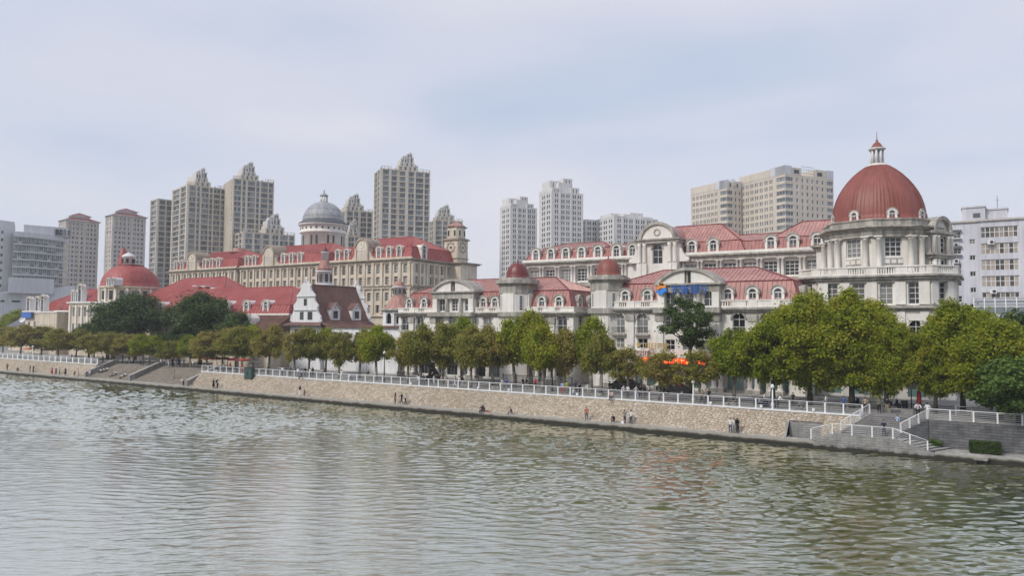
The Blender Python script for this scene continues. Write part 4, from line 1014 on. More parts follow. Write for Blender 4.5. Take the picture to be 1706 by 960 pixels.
# ------------------------------------------------------------------ brown-roofed gabled house
def gable_outline(hw, z0, z1):
    """scrolled stepped gable: half outline from the shoulder up"""
    H = z1 - z0; h = [(1.02, 0), (1.04, .06), (.98, .10), (1.0, .15), (.90, .2), (.80, .27), (.78, .37), (.82, .41), (.72, .46), (.60, .52), (.56, .61), (.62, .65), (.50, .70), (.36, .76), (.29, .86), (.34, .89), (.22, .93), (.16, .97)]
    r = [(x * hw, z0 + z * H) for x, z in h]
    return r + [(.0, z1)] + [(-x, z) for x, z in r[::-1]]
def brown_house():
    V = 16.2; s0, s1 = -64.6, -55.6; V1 = 30.5; pc = (s0 + s1) / 2; hw = (s1 - s0) / 2; ze = 12.6; zr = 20.7
    t = Thing('gabled_house', 'white house with scrolled gables and steep brown tiled roof', 'house', (pc, V, GZ))
    w = MB(); fw = [(pc - 2.6, 9, 1.2, 2.4, G_TALL), (pc, 9, 1.2, 2.4, G_TALL), (pc + 2.6, 9, 1.2, 2.4, G_TALL), (pc - 2.6, 5.2, 1.3, 2.2, G22), (pc + 2.6, 5.2, 1.3, 2.2, G22)]
    w.wall(s0, s1, GZ, ze, V, holes_of(fw), 'plaster_white'); glaze(t, FR0, fw, V, 'frame_dark', 'glass_dark')
    fr = (s1, V, R(90)); L = V1 - V
    sw = [(u, 9.1, 1.1, 2.5, G_TALL) for u in (1.6, 4, 6.4, 8.8, 11.2, 13.2)] + [(u, 5, 1.6, 2.6, G22) for u in (2, 5, 8, 11)]
    w.fr = fr; w.wall(0, L, GZ, ze, 0, holes_of(sw), 'plaster_white'); glaze(t, fr, sw, 0, 'frame_dark', 'glass_dark')
    for u in (.3, 2.8, 5.2, 7.6, 10, 12.4, L - .3): w.box(u - .28, u + .28, -.2, .05, 7.6, 12.2, 'stone_grey')
    w.box(0, L, -.25, .05, 7.2, 7.6, 'stone_grey')
    w.fr = FR0
    w.box(s0, s0 + .1, V, V1, GZ, ze, 'plaster_white'); w.box(s0, s1, V1 - .1, V1, GZ, ze, 'plaster_white'); t.part('walls', w)
    r = MB(); e = 1.15
    for s in (-1, 1):
        x0 = pc + s * (hw + e); xm = pc + s * hw * .92
        roof_poly(r, [(x0, V - .2, ze - .35), (x0, V1 + .2, ze - .35), (xm, V1 + .2, ze + .55), (xm, V - .2, ze + .55)], 'tile_brown')
        roof_poly(r, [(xm, V + .3, ze + .55), (xm, V1 - .3, ze + .55), (pc, V1 - .3, zr - .25), (pc, V + .3, zr - .25)], 'tile_brown')
        r.box(min(x0, x0 - s * .05), max(x0, x0 - s * .05), V - .2, V1 + .2, ze - .55, ze - .34, 'frame_dark')
    roof_poly(r, [(pc - hw - e, V - 1.1, ze - .35), (pc + hw + e, V - 1.1, ze - .35), (pc + hw, V + .05, ze + .3), (pc - hw, V + .05, ze + .3)], 'tile_brown')
    r.box(pc - hw - e, pc + hw + e, V - 1.12, V - 1.05, ze - .55, ze - .34, 'frame_dark')
    r.box(pc - hw - e, pc + hw + e, V - 1.1, V + .05, ze - .5, ze - .45, 'frame_dark')
    ridge(r, (pc, V + .3, zr - .2), (pc, V1 - .3, zr - .2), 'tile_brown', .15); t.part('roof', r)
    for v in (V, V1 - .4):
        g = MB(); g.slab([(pc + x, z) for x, z in gable_outline(hw - .1, ze + .1, zr + .5)], v - .02, v + .38, 'plaster_white')
        for z, k in ((ze + 2.55, .70), (ze + 5.3, .5)): g.box(pc - hw * k - .15, pc + hw * k + .15, v - .18, v + .4, z, z + .16, 'frame_grey')
        g.lathe([(.34, zr + .2), (.42, zr + .4), (.16, zr + .6), (.3, zr + .95), (.05, zr + 1.3)], 'plaster_white', (pc, v + .18), 10)
        for s in (-1, 1):
            for k, z in ((.93, .12), (.72, .38), (.53, .63)): g.lathe([(.05, ze + z * 8.6 - .3), (.3, ze + z * 8.6), (.05, ze + z * 8.6 + .35)], 'plaster_white', (pc + s * hw * k, v + .18), 8)
        go = t.part('gable', g)
        for x, z, ww, hh in ((pc - 1.0, ze + .75, 1.0, 1.6), (pc + 1.4, ze + .75, 1.3, 1.6), (pc, ze + 3.6, .85, 1.4)):
            if v == V: t.put('window', win_one(ww, hh, (2, 1, False, .1), 'frame_dark', 'glass_dark'), Vector((x, v - .03, z)) - t.loc, 0, go)
    for y in (V + 4.3, V + 10.3):
        d = MB((s1 - .55, y, R(90))); z = ze + .75
        d.slab([(-1.3, z), (1.3, z), (1.3, z + 2.3), (.5, z + 3.1), (0, z + 3.35), (-.5, z + 3.1), (-1.3, z + 2.3)], -.1, 3.0, 'plaster_white')
        for s in (-1, 1): d.face([(s * 1.55, -.35, z + 2.2), (s * 1.55, 4.6, z + 2.2), (0, 4.6, z + 3.6), (0, -.35, z + 3.6)], 'tile_brown'); d.face([(s * 1.55, -.35, z + 2.1), (s * 1.55, -.35, z + 2.2), (0, -.35, z + 3.6), (0, -.35, z + 3.4)], 'plaster_white')
        do = t.part('dormer', d); t.put('window', win_one(1.15, 1.5, (2, 2, False, .08), 'frame_dark', 'glass_dark'), Vector((s1 - .42, y, z + .35)) - t.loc, R(90), do)
        q = MB((s1 - .45, y, R(90))); q.arch(0, z + 2.5, .0, .2, -.02, .02, 'frame_grey', 8, 0, 2 * PI); t.part('roundel', q, do)
brown_house()

def cupola_house():
    cx, cy = -37.8, 19.2
    t = Thing('cupola_pavilion', 'white octagonal pavilion with arched openings and pinkish copper bell roof, beside the brown roofed house', 'pavilion', (cx, cy, GZ))
    b = MB(); b.box(-55.0, -35.6, cy - 2.4, cy + 8, GZ, 12.0, 'plaster_white')
    for u in (-52, -49, -46, -43.4): b.box(u - .6, u + .6, cy - 2.45, cy - 2.38, 8.6, 11, 'frame_dark')
    b.box(-55.3, -35.4, cy - 2.9, cy + 8, 11.9, 12.3, 'tile_brown')
    for k in range(8):
        a = PI / 8 + PI * k / 4; b.box(cx + 2.75 * math.cos(a) - .3, cx + 2.75 * math.cos(a) + .3, cy + 2.75 * math.sin(a) - .3, cy + 2.75 * math.sin(a) + .3, 12.3, 15.1, 'plaster_white')
        a = PI * k / 4 - PI / 2; fr = (cx + 2.75 * math.cos(a), cy + 2.75 * math.sin(a), a + PI / 2); b.fr = fr
        b.arch(0, 14.0, .62, .95, -.1, .25, 'plaster_white', 10); b.box(-1.1, 1.1, -.08, .25, 14.9, 15.1, 'plaster_white'); b.box(-1.1, 1.1, -.08, .25, 12.3, 12.7, 'plaster_white')
        b.box(-1.05, -.62, -.06, .2, 12.7, 14.9, 'plaster_white'); b.box(.62, 1.05, -.06, .2, 12.7, 14.9, 'plaster_white'); b.fr = FR0
    b.lathe([(2.3, 12.3), (2.3, 15)], 'dark_inside', (cx, cy), 16); t.part('walls', b)
    b = MB(); b.lathe([(3.35, 15.05), (3.5, 15.15), (3.5, 15.35), (3.1, 15.5)], 'stone_grey', (cx, cy), 24)
    b.lathe([(3.3, 15.4), (2.6, 15.75), (2.1, 16.4), (1.7, 17.1), (1.3, 17.7), (1.15, 18.0)], 'copper_pink', (cx, cy), 32, True, True, lambda k: .05 if k % 4 == 0 else 0); t.part('bell_roof', b)
    b = MB(); b.lathe([(1.05, 18.0), (1.05, 19.4), (1.3, 19.5), (1.3, 19.7)], 'plaster_white', (cx, cy), 16); 
    for k in range(8): a = PI * k / 4; b.box(cx + 1.02 * math.cos(a) - .15, cx + 1.02 * math.cos(a) + .15, cy + 1.02 * math.sin(a) - .15, cy + 1.02 * math.sin(a) + .15, 18.3, 19.2, 'frame_dark')
    lo = t.part('lantern', b); b = MB(); b.lathe([(1.1, 19.7)] + [(1.05 * math.cos(k / 8 * PI / 2), 19.75 + 1.1 * math.sin(k / 8 * PI / 2)) for k in range(8)] + [(.05, 21.2)], 'copper_pink', (cx, cy), 20); t.part('lantern_dome', b, lo)
    # slim spire tower farther back
    cx, cy = -80.5, 40.
    t = Thing('spire_tower', 'slim white lantern tower with red conical cap rising behind the brown tiled roof', 'tower', (cx, cy, GZ))
    b = MB(); b.lathe([(2.0, GZ), (2.0, 21.5), (2.3, 21.7), (2.3, 22.1)], 'plaster_white', (cx, cy), 16); 
    b.lathe([(1.75, 22.1), (1.75, 25), (2.05, 25.1), (2.05, 25.4)], 'plaster_white', (cx, cy), 16)
    for k in range(8):
        a = PI * k / 4 + .3; b.fr = (cx + 1.74 * math.cos(a), cy + 1.74 * math.sin(a), a + PI / 2); b.box(-.36, .36, -.04, .1, 22.6, 24.6, 'frame_dark'); b.fr = FR0
    t.part('drum', b)
    b = MB(); b.lathe([(2.0, 25.4), (1.5, 26.3), (1.15, 27.4), (1.0, 28.0)], 'copper_pink', (cx, cy), 16); o = t.part('cone_roof', b)
    b = MB(); b.lathe([(.85, 28), (.85, 29.8), (1.05, 29.9), (1.05, 30.1)], 'plaster_white', (cx, cy), 12); b.lathe([(.95, 30.1), (.5, 30.8), (.12, 31.3), (.05, 32.2)], 'turret_red', (cx, cy), 12); t.part('spire', b, o)
cupola_house()
# ================================================================== red-roofed hall on the left
def red_hall():
    V = 20.
    t = Thing('red_dome_hall', 'long cream hall with bright red roofs and a low red dome, behind the dark trees', 'building', (-125, V, GZ))
    w = MB(); rf = MB(); tr = MB()
    DR = dormer_meshes(1.3, 2.5, 2.4, 'plaster_white', 'frame_white', 'glass_dark', 'stone_warm')
    # right wing
    a, c = -121., -69.4
    ws = [(x, 9.8, 1.3, 3.0, ARCH) for x in np.arange(-118, -70, 4.1)] + [(x, 5, 1.4, 2.6, G22) for x in np.arange(-118, -70, 4.1)]
    ws = [(float(p[0]), *p[1:]) for p in ws]
    w.wall(a, c, GZ, 14.2, V, holes_of(ws), 'stone_warm', .35); glaze(t, FR0, ws, V, wm='stone_warm', depth=.35)
    w.box(c - .1, c, V, V + 16, GZ, 14.2, 'stone_warm')
    layers(tr, a, c, V, V + 16, [(14.0, 14.3, .3), (14.3, 14.7, .7)], 'stone_pale')
    mansard(rf, a - 3, c + .6, V - .5, V + 16, 14.7, 16.6, .9, 21.0, a + 4, c - 8.5, V + 8, 'roof_red', 'roof_red', 'roof_red', 1.0)
    for x in (-116.3, -105.6, -90.2, -83.4, -76.8): put_dormer(t, DR, (x, V - .15, 14.75), 0, None, (1.15, 1, 1.05))
    # higher middle roof
    mansard(rf, -140, -101, V + 6, V + 22, 17, 18.8, 1.2, 24.6, -130, -112, V + 15, 'roof_red', 'roof_red', 'roof_red', 1.0)
    w.box(-138.5, -103, V + 6.5, V + 21, GZ, 17, 'stone_warm')
    for x, z in ((-117, 22.3), (-113.5, 22.1), (-109.6, 21.6)): rf.box(x - .9, x + .9, V + 9.4, V + 11.2, z - .35, z - .1, 'frame_white')
    # centre under the dome
    cx, cy = -144.4, 28.; rd = 7.2
    w.box(-158, -136.4, V - .8, V + 16, GZ, 17.6, 'stone_warm'); layers(tr, -158, -136.4, V - .8, V + 16, [(13.2, 13.6, .4), (17.2, 17.6, .4), (17.6, 18.0, .9)], 'stone_pale')
    cw = [(x, 14.0, 1.4, 2.6, ARCH) for x in (-155.5, -152.5, -149.5, -146.5, -143.5, -140.5, -138)] + [(x, 8.5, 1.4, 3.6, ARCH) for x in (-155.5, -152.5, -149.5, -146.5, -143.5, -140.5, -138)]
    for x in (-157.2, -154, -151, -148, -145, -142, -139.2, -136.9): w.box(x - .4, x + .4, V - 1.6, V - 1.2, 7, 17.0, 'stone_pale')
    w.wall(-158, -136.4, 7, 17.2, V - 1.25, holes_of(cw), 'stone_warm', .4); glaze(t, FR0, cw, V - 1.25, wm='stone_warm', depth=.4)
    w.lathe([(rd + .2, 17.6), (rd + .2, 21.6), (rd + .6, 21.8), (rd + .6, 22.3)], 'stone_warm', (cx, cy), 40, False)
    for k in range(16):
        a_ = 2 * PI * k / 16; w.fr = (cx + (rd + .2) * math.cos(a_), cy + (rd + .2) * math.sin(a_), a_ + PI / 2); w.box(-.55, .55, -.06, .1, 18.6, 21.0, 'glass_dark'); w.box(1.1, 1.7, -.25, .1, 17.8, 21.6, 'stone_pale'); w.fr = FR0
    d = MB(); d.lathe([(rd + .25, 22.2), (rd + .25, 22.6)] + [(rd * math.cos(k / 12 * PI / 2), 22.6 + 6.1 * math.sin(k / 12 * PI / 2)) for k in range(11)], 'roof_red', (cx, cy), 96, True, True, lambda k: .14 if k % 8 == 0 else 0)
    d.lathe([(3.3, 28.0), (3.3, 28.35), (2.9, 28.5)], 'turret_red', (cx, cy), 32); t.part('dome', d)
    l = MB(); l.lathe([(1.4, 28.2), (1.4, 30.2), (1.7, 30.35), (1.7, 30.6), (1.4, 31.0), (.9, 31.3), (.3, 31.5), (.4, 31.7), (.05, 31.9)], 'plaster_white', (cx + 1.4, cy - 1.5), 20)
    for k in range(6): a_ = PI * k / 3 + .3; l.box(cx + 1.4 + 1.38 * math.cos(a_) - .25, cx + 1.4 + 1.38 * math.cos(a_) + .25, cy - 1.5 + 1.38 * math.sin(a_) - .25, cy - 1.5 + 1.38 * math.sin(a_) + .25, 28.8, 29.9, 'dark_inside')
    t.part('lantern', l)
    s = MB(); s.lathe([(2.0, 27.4), (1.6, 28.6), (1.1, 31), (.6, 33.4), (.15, 33.7)], 'roof_red', (cx - 6.2, cy + 1.2), 12); t.part('spire', s)
    bd = dormer_meshes(1.8, 4.6, 1.2, 'plaster_white', 'frame_white', 'glass_dark', 'stone_warm')
    put_dormer(t, bd, (-152.2, V - 1.5, 18.0)); put_dormer(t, DR, (-137.6, V - .6, 22.3), 0, None, (.7, 1, .7)); put_dormer(t, DR, (-139.9, V - .6, 22.3), 0, None, (.7, 1, .7))
    # left wing
    a, c = -186., -158.
    lw = [(float(x), 9.5, 1.3, 3, ARCH) for x in np.arange(-183.5, -159, 3.4)]
    w.wall(a, c, GZ, 15.2, V, holes_of(lw), 'stone_warm', .35); glaze(t, FR0, lw, V, wm='stone_warm', depth=.35)
    layers(tr, a, c, V, V + 13, [(15.0, 15.3, .3), (15.3, 15.7, .7)], 'stone_pale')
    mansard(rf, a + 9, c + 9, V + 1.5, V + 15, 15.7, 18.2, .8, 22.0, a + 18, c + 6, V + 8, 'roof_red', 'roof_red', 'roof_red', 1.0)
    for x in (-183.5, -178.2): put_dormer(t, bd, (x, V - .4, 15.0))
    w.box(-172, -161, V - 3, V, GZ, 15, 'stone_warm'); w.box(-172.2, -160.8, V - 3.2, V, 15, 15.4, 'stone_pale'); put_dormer(t, bd, (-169.5, V - 2.9, 15.3));
    for x in (-155.8, -153.6): put_dormer(t, DR, (x - 5.5, V + 1.2, 18.2), 0, None, (.9, 1, 1.2))
    b = MB(); b.box(-186.5, -180.5, V - .9, V - .6, 13.6, 15.2, 'sign_blue'); t.part('sign_board', b)
    t.part('walls', w); t.part('roof', rf); t.part('cornice', tr); glaze_rest(t)
    # lower brown-roofed range in front of its right end
    t = Thing('brown_range', 'low range with faded brown roof and white dormer, under the red hall eaves', 'building', (-76, 14, GZ))
    w = MB(); ws = [(x, 6.5, 1.6, 2.6, G22) for x in (-83, -79, -75, -71)]
    w.wall(-86, -67.5, GZ, 11.0, 13.6, holes_of(ws), 'stone_warm'); glaze(t, FR0, ws, 13.6); w.box(-67.6, -67.5, 13.6, 19.3, GZ, 11, 'stone_warm'); t.part('walls', w)
    r = MB(); roof_poly(r, [(-86.5, 12.9, 10.9), (-67, 12.9, 10.9), (-67.6, 19.3, 14.3), (-86, 19.3, 14.3)], 'tile_brown', 'tile_brown', .5); r.face([(-67, 12.9, 10.9), (-67, 19.3, 10.9), (-67.6, 19.3, 14.3)], 'tile_brown'); r.box(-86.5, -67, 12.85, 12.95, 10.65, 10.9, 'frame_dark'); t.part('roof', r)
    for x in (-81.6, -75.8): put_dormer(t, DM, (x, 14.2, 11.6), 0, None, (1.2, 1, 1))
red_hall()

# ================================================================== tall tan palace with three red mansards
def tan_palace():
    V = 67.; D = 21.; ze = 30.4
    t = Thing('tan_palace', 'huge tan stone palace with red mansards and square clock tower, behind the gabled house', 'building', (-130, V, GZ))
    w = MB(); tr = MB(); rf = MB()
    DT = dormer_meshes(1.5, 3.4, 2.6, 'stone_pale', 'frame_white', 'glass_dark', 'stone_warm')
    blocks = [(-188., -150.5, 37.6, 38), (-149., -108.8, 37.9, 38), (-107.6, -75.9, 38.0, 38)]
    st_a = (2, 3, True, .1); st_g = (2, 3, False, .1)
    wl = []
    for i, (a, c, zr, _) in enumerate(blocks):
        n = int((c - a - 1.5) / 3.15); pitch = (c - a - 1.5) / n
        xs = [a + .75 + pitch * (k + .5) for k in range(n)]
        ws = []
        for x in xs: ws += [(x, 26.6, 1.35, 2.5, st_a), (x, 23.5, 1.35, 2.2, st_g), (x, 18.9, 1.35, 2.4, st_a), (x, 15.6, 1.35, 2.2, st_g)]
        w.wall(a, c, GZ, ze - .6, V, holes_of(ws), 'stone_warm', .5); wl += ws
        w.face([(a, V, GZ), (a, V + D, GZ), (a, V + D, ze), (a, V, ze)], 'stone_warm')
        for k in range(n + 1):
            x = a + .75 + pitch * k
            for z0, z1 in ((23.3, 29.2), (15.4, 22.0)):
                tr.box(x - .32, x + .32, V - .35, V + .05, z0, z1, 'stone_warm'); tr.box(x - .42, x + .42, V - .45, V + .05, z1, z1 + .35, 'stone_warm')
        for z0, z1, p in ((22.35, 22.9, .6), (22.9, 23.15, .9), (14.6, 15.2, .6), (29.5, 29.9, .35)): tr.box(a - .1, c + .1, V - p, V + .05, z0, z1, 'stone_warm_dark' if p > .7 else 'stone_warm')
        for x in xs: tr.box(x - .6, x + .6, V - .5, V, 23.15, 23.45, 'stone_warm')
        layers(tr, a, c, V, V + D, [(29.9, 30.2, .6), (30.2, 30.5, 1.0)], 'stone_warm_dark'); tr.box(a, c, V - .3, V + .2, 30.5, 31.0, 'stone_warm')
        mansard(rf, a + .4, c - .4, V + .3, V + D, 30.5, 34.0, 1.3, zr, a + 9.5 if i else a + 9, c - 9, V + D / 2, 'roof_red', 'roof_red', 'roof_red', .9)
        # big arched gable dormer
        gx = a + (c - a) * (.42 if i == 2 else .36 if i == 1 else .36)
        g = MB(); gh = 2.6; g.box(gx - gh, gx + gh, V - .5, V + 5, 30.4, 34.2, 'stone_warm'); g.arch(gx, 34.2, gh - .35, gh + .25, V - .75, V + 5, 'stone_warm_dark', 14)
        g.slab([(gx + (gh - .3) * math.cos(PI * k / 14), 34.2 + (gh - .3) * math.sin(PI * k / 14)) for k in range(15)], V - .5, V + 5, 'stone_warm')
        g.arch(gx, 34.9, .5, .72, V - .62, V - .45, 'stone_pale', 12, 0, 2 * PI)
        for s in (-1, 1):
            g.box(gx + s * 2.2 - .3, gx + s * 2.2 + .3, V - .8, V, 30.5, 34, 'stone_warm'); pts = [(gx + s * 2.6, 33.3), (gx + s * 2.6, 30.5), (gx + s * 4.1, 30.5), (gx + s * 4.1, 31.2), (gx + s * 3.5, 31.6), (gx + s * 3.1, 32.4)]
            g.slab(pts[::-s], V - .2, V + .6, 'stone_warm')
        go = t.part('gable_dormer', g); f, p = win_mesh(2.4, 2.3, (3, 2, False, .12), 'frame_white', 'glass_dark', 'stone_warm')
        o = t.put('window', f, Vector((gx, V - .52, 31.2)) - t.loc, 0, go)
        for x in [a + 2.6, a + 6.2] + [gx + 5.6, gx + 9.4, gx + 13.2]:
            if a + 1 < x < c - 1.5 and abs(x - gx) > 4.2: put_dormer(t, DT, (x, V + .55, 30.7))
    # recesses between the blocks
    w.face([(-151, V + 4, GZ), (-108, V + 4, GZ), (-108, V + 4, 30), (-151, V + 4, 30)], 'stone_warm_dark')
    # returns (side faces) of the blocks and of the right end
    for c in (-150.5, -108.8): w.face([(c, V, GZ), (c, V + D, GZ), (c, V + D, ze), (c, V, ze)], 'stone_warm')
    fr = (-75.9, V, R(90)); es = []
    for u in (2.0, 4.4, 8.2, 10.4, 13.0, 16.2, 18.8): es += [(u, 26.6, 1.3 if u != 4.4 else .9, 2.5, st_a), (u, 23.5, 1.3 if u != 4.4 else .9, 2.2, st_g), (u, 18.9, 1.3, 2.4, st_a)]
    w.fr = fr; w.wall(0, D, GZ, ze - .6, 0, holes_of(es), 'stone_warm', .5)
    for u in (.4, 3.2, 6.2, 9.3, 11.7, 14.6, 17.5, 20.5): w.box(u - .35, u + .35, -.35, .05, 15.4, 29.4, 'stone_warm')
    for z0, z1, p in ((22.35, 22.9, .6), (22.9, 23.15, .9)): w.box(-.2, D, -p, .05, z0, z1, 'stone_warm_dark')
    w.fr = FR0
    glaze(t, fr, [x for x in es if x[1] > 20], 0, wm='stone_warm', depth=.5)
    for y in (V + 5.5,): put_dormer(t, DT, (-76.3, y, 30.7), R(90), None, (1.25, 1, 1.1))
    # visible windows first, the top two storeys
    wl.sort(key=lambda q: (-q[1], -q[0])); wl = [q for q in wl if q[1] > 18.5 or q[0] > -100]
    glaze(t, FR0, wl, V, wm='stone_warm', depth=.5)
    # end pavilion and tower at the far right corner
    w.box(-79, -72.2, V + 17, V + 25, GZ, ze, 'stone_warm'); layers(tr, -79, -72.2, V + 17, V + 25, [(22.35, 22.9, .5), (29.9, 30.2, .6), (30.2, 30.5, 1.0)], 'stone_warm_dark')
    ew = [(-75.6, 26.0, 1.5, 2.8, st_a), (-75.6, 23.4, 1.5, 2.2, st_g)]
    tw = MB(); x0, x1, y0, y1 = -79.9, -74.9, V + 19.0, V + 24.0
    tw.box(x0, x1, y0, y1, ze, 37.4, 'stone_warm'); layers(tw, x0, x1, y0, y1, [(31.8, 32.1, .2), (37.4, 37.75, .5), (37.75, 38.0, .2)], 'stone_warm_dark')
    tw.prism([(x0 + .9, y0 + .3), (x1 - .9, y0 + .3), (x1 - .3, y0 + .9), (x1 - .3, y1 - .9), (x1 - .9, y1 - .3), (x0 + .9, y1 - .3), (x0 + .3, y1 - .9), (x0 + .3, y0 + .9)], 38.0, 41.2, 'stone_warm')
    layers(tw, x0 + .3, x1 - .3, y0 + .3, y1 - .3, [(41.2, 41.5, .2)], 'stone_warm_dark')
    xc, yc = (x0 + x1) / 2, (y0 + y1) / 2
    for fr in ((xc, y0, 0), (x1, yc, R(90))):
        tw.fr = fr; tw.arch(0, 35.2, 1.15, 1.4, -.12, .05, 'stone_warm_dark', 20, 0, 2 * PI); tw.arch(0, 35.2, 0, .35, -.1, .05, 'iron_dark', 12, 0, 2 * PI)
        for k in range(8): a = PI * k / 4; tw.box(1.6 * math.cos(a) - .2, 1.6 * math.cos(a) + .2, -.1, .03, 35.2 + 1.6 * math.sin(a) - .2, 35.2 + 1.6 * math.sin(a) + .2, 'stone_warm_dark')
        for s in (-1, 1): tw.box(s * 1.15 - .28, s * 1.15 + .28, .24, .35, 38.7, 40.4, 'dark_inside'); tw.box(s * 1.15 - .4, s * 1.15 + .4, .2, .34, 40.3, 40.6, 'stone_pale')
        tw.fr = FR0
    to = t.part('clock_tower', tw)
    r = MB(); r.lathe([(3.0, 41.5), (1.9, 42.3), (.2, 43.1)], 'copper_pink', (xc, yc), 8, False, True, None, PI / 8); t.part('tower_roof', r, to)
    p = MB(); p.lathe([(2.6, 37.4), (2.0, 37.4), (2.0, 38.5)], 'copper_pink', (-164, V + D / 2), 8); p.lathe([(3.2, 37.0), (2.6, 37.4)], 'copper_pink', (-164, V + D / 2), 8); t.part('roof_cap', p)
    t.part('walls', w); t.part('cornice', tr); t.part('roof', rf); glaze_rest(t)

    # grey dome beyond
    cx, cy = at_far(539, 375, 268).x, at_far(539, 375, 268).y
    t = Thing('grey_domed_hall', 'round stone hall with grey lead dome and open lantern, rising behind the tan palace', 'building', (cx, cy, GZ))
    b = MB(); b.lathe([(9.0, GZ), (9.0, 38), (9.5, 38.2), (9.5, 38.8)], 'stone_pale', (cx, cy), 32)
    b.lathe([(7.6, 38.8), (7.6, 44.6), (8.3, 44.8), (8.3, 45.3), (8.0, 45.4), (8.0, 47.4), (8.8, 47.6), (8.8, 48.1)], 'stone_pale', (cx, cy), 48)
    for k in range(24):
        a = 2 * PI * k / 24; b.fr = (cx + 7.6 * math.cos(a), cy + 7.6 * math.sin(a), a + PI / 2)
        if k % 3: b.box(-.36, .36, -.05, .2, 39.9, 43.8, 'iron_dark')
        b.arch(0, 46.4, 0, .38, -.5, -.4, 'iron_dark', 10, 0, 2 * PI); b.fr = FR0
    t.part('drum', b)
    d = MB(); d.lathe([(8.9, 48.1), (8.3, 48.8), (7.5, 49.2)], 'lead_dark', (cx, cy), 48, True, True); zd, hd, rd = 49.1, 7.5, 7.35
    d.lathe([(rd * math.cos(k / 12 * PI / 2) ** .95, zd + hd * math.sin(k / 12 * PI / 2)) for k in range(11)], 'dome_grey', (cx, cy), 96, True, True, lambda k: .12 if k % 6 == 0 else 0)
    for z in (51.0, 53.3): d.lathe([(rd * math.cos(math.asin((z - zd) / hd)) + .1, z - .05), (rd * math.cos(math.asin((z - zd) / hd)) + .12, z + .05)], 'lead_dark', (cx, cy), 48, True, False)
    t.part('dome', d)
    l = MB(); l.lathe([(1.6, 56.0), (1.6, 56.5)], 'dome_grey', (cx, cy), 24)
    for k in range(8): a = PI * k / 4; l.lathe([(.22, 56.5), (.2, 58.7)], 'stone_pale', (cx + 1.15 * math.cos(a), cy + 1.15 * math.sin(a)), 8)
    l.lathe([(1.5, 58.7), (1.5, 59.0), (1.0, 59.4), (.4, 59.8), (.2, 60.3), (.25, 60.5), (.05, 61.3)], 'dome_grey', (cx, cy), 24); t.part('lantern', l)
tan_palace()

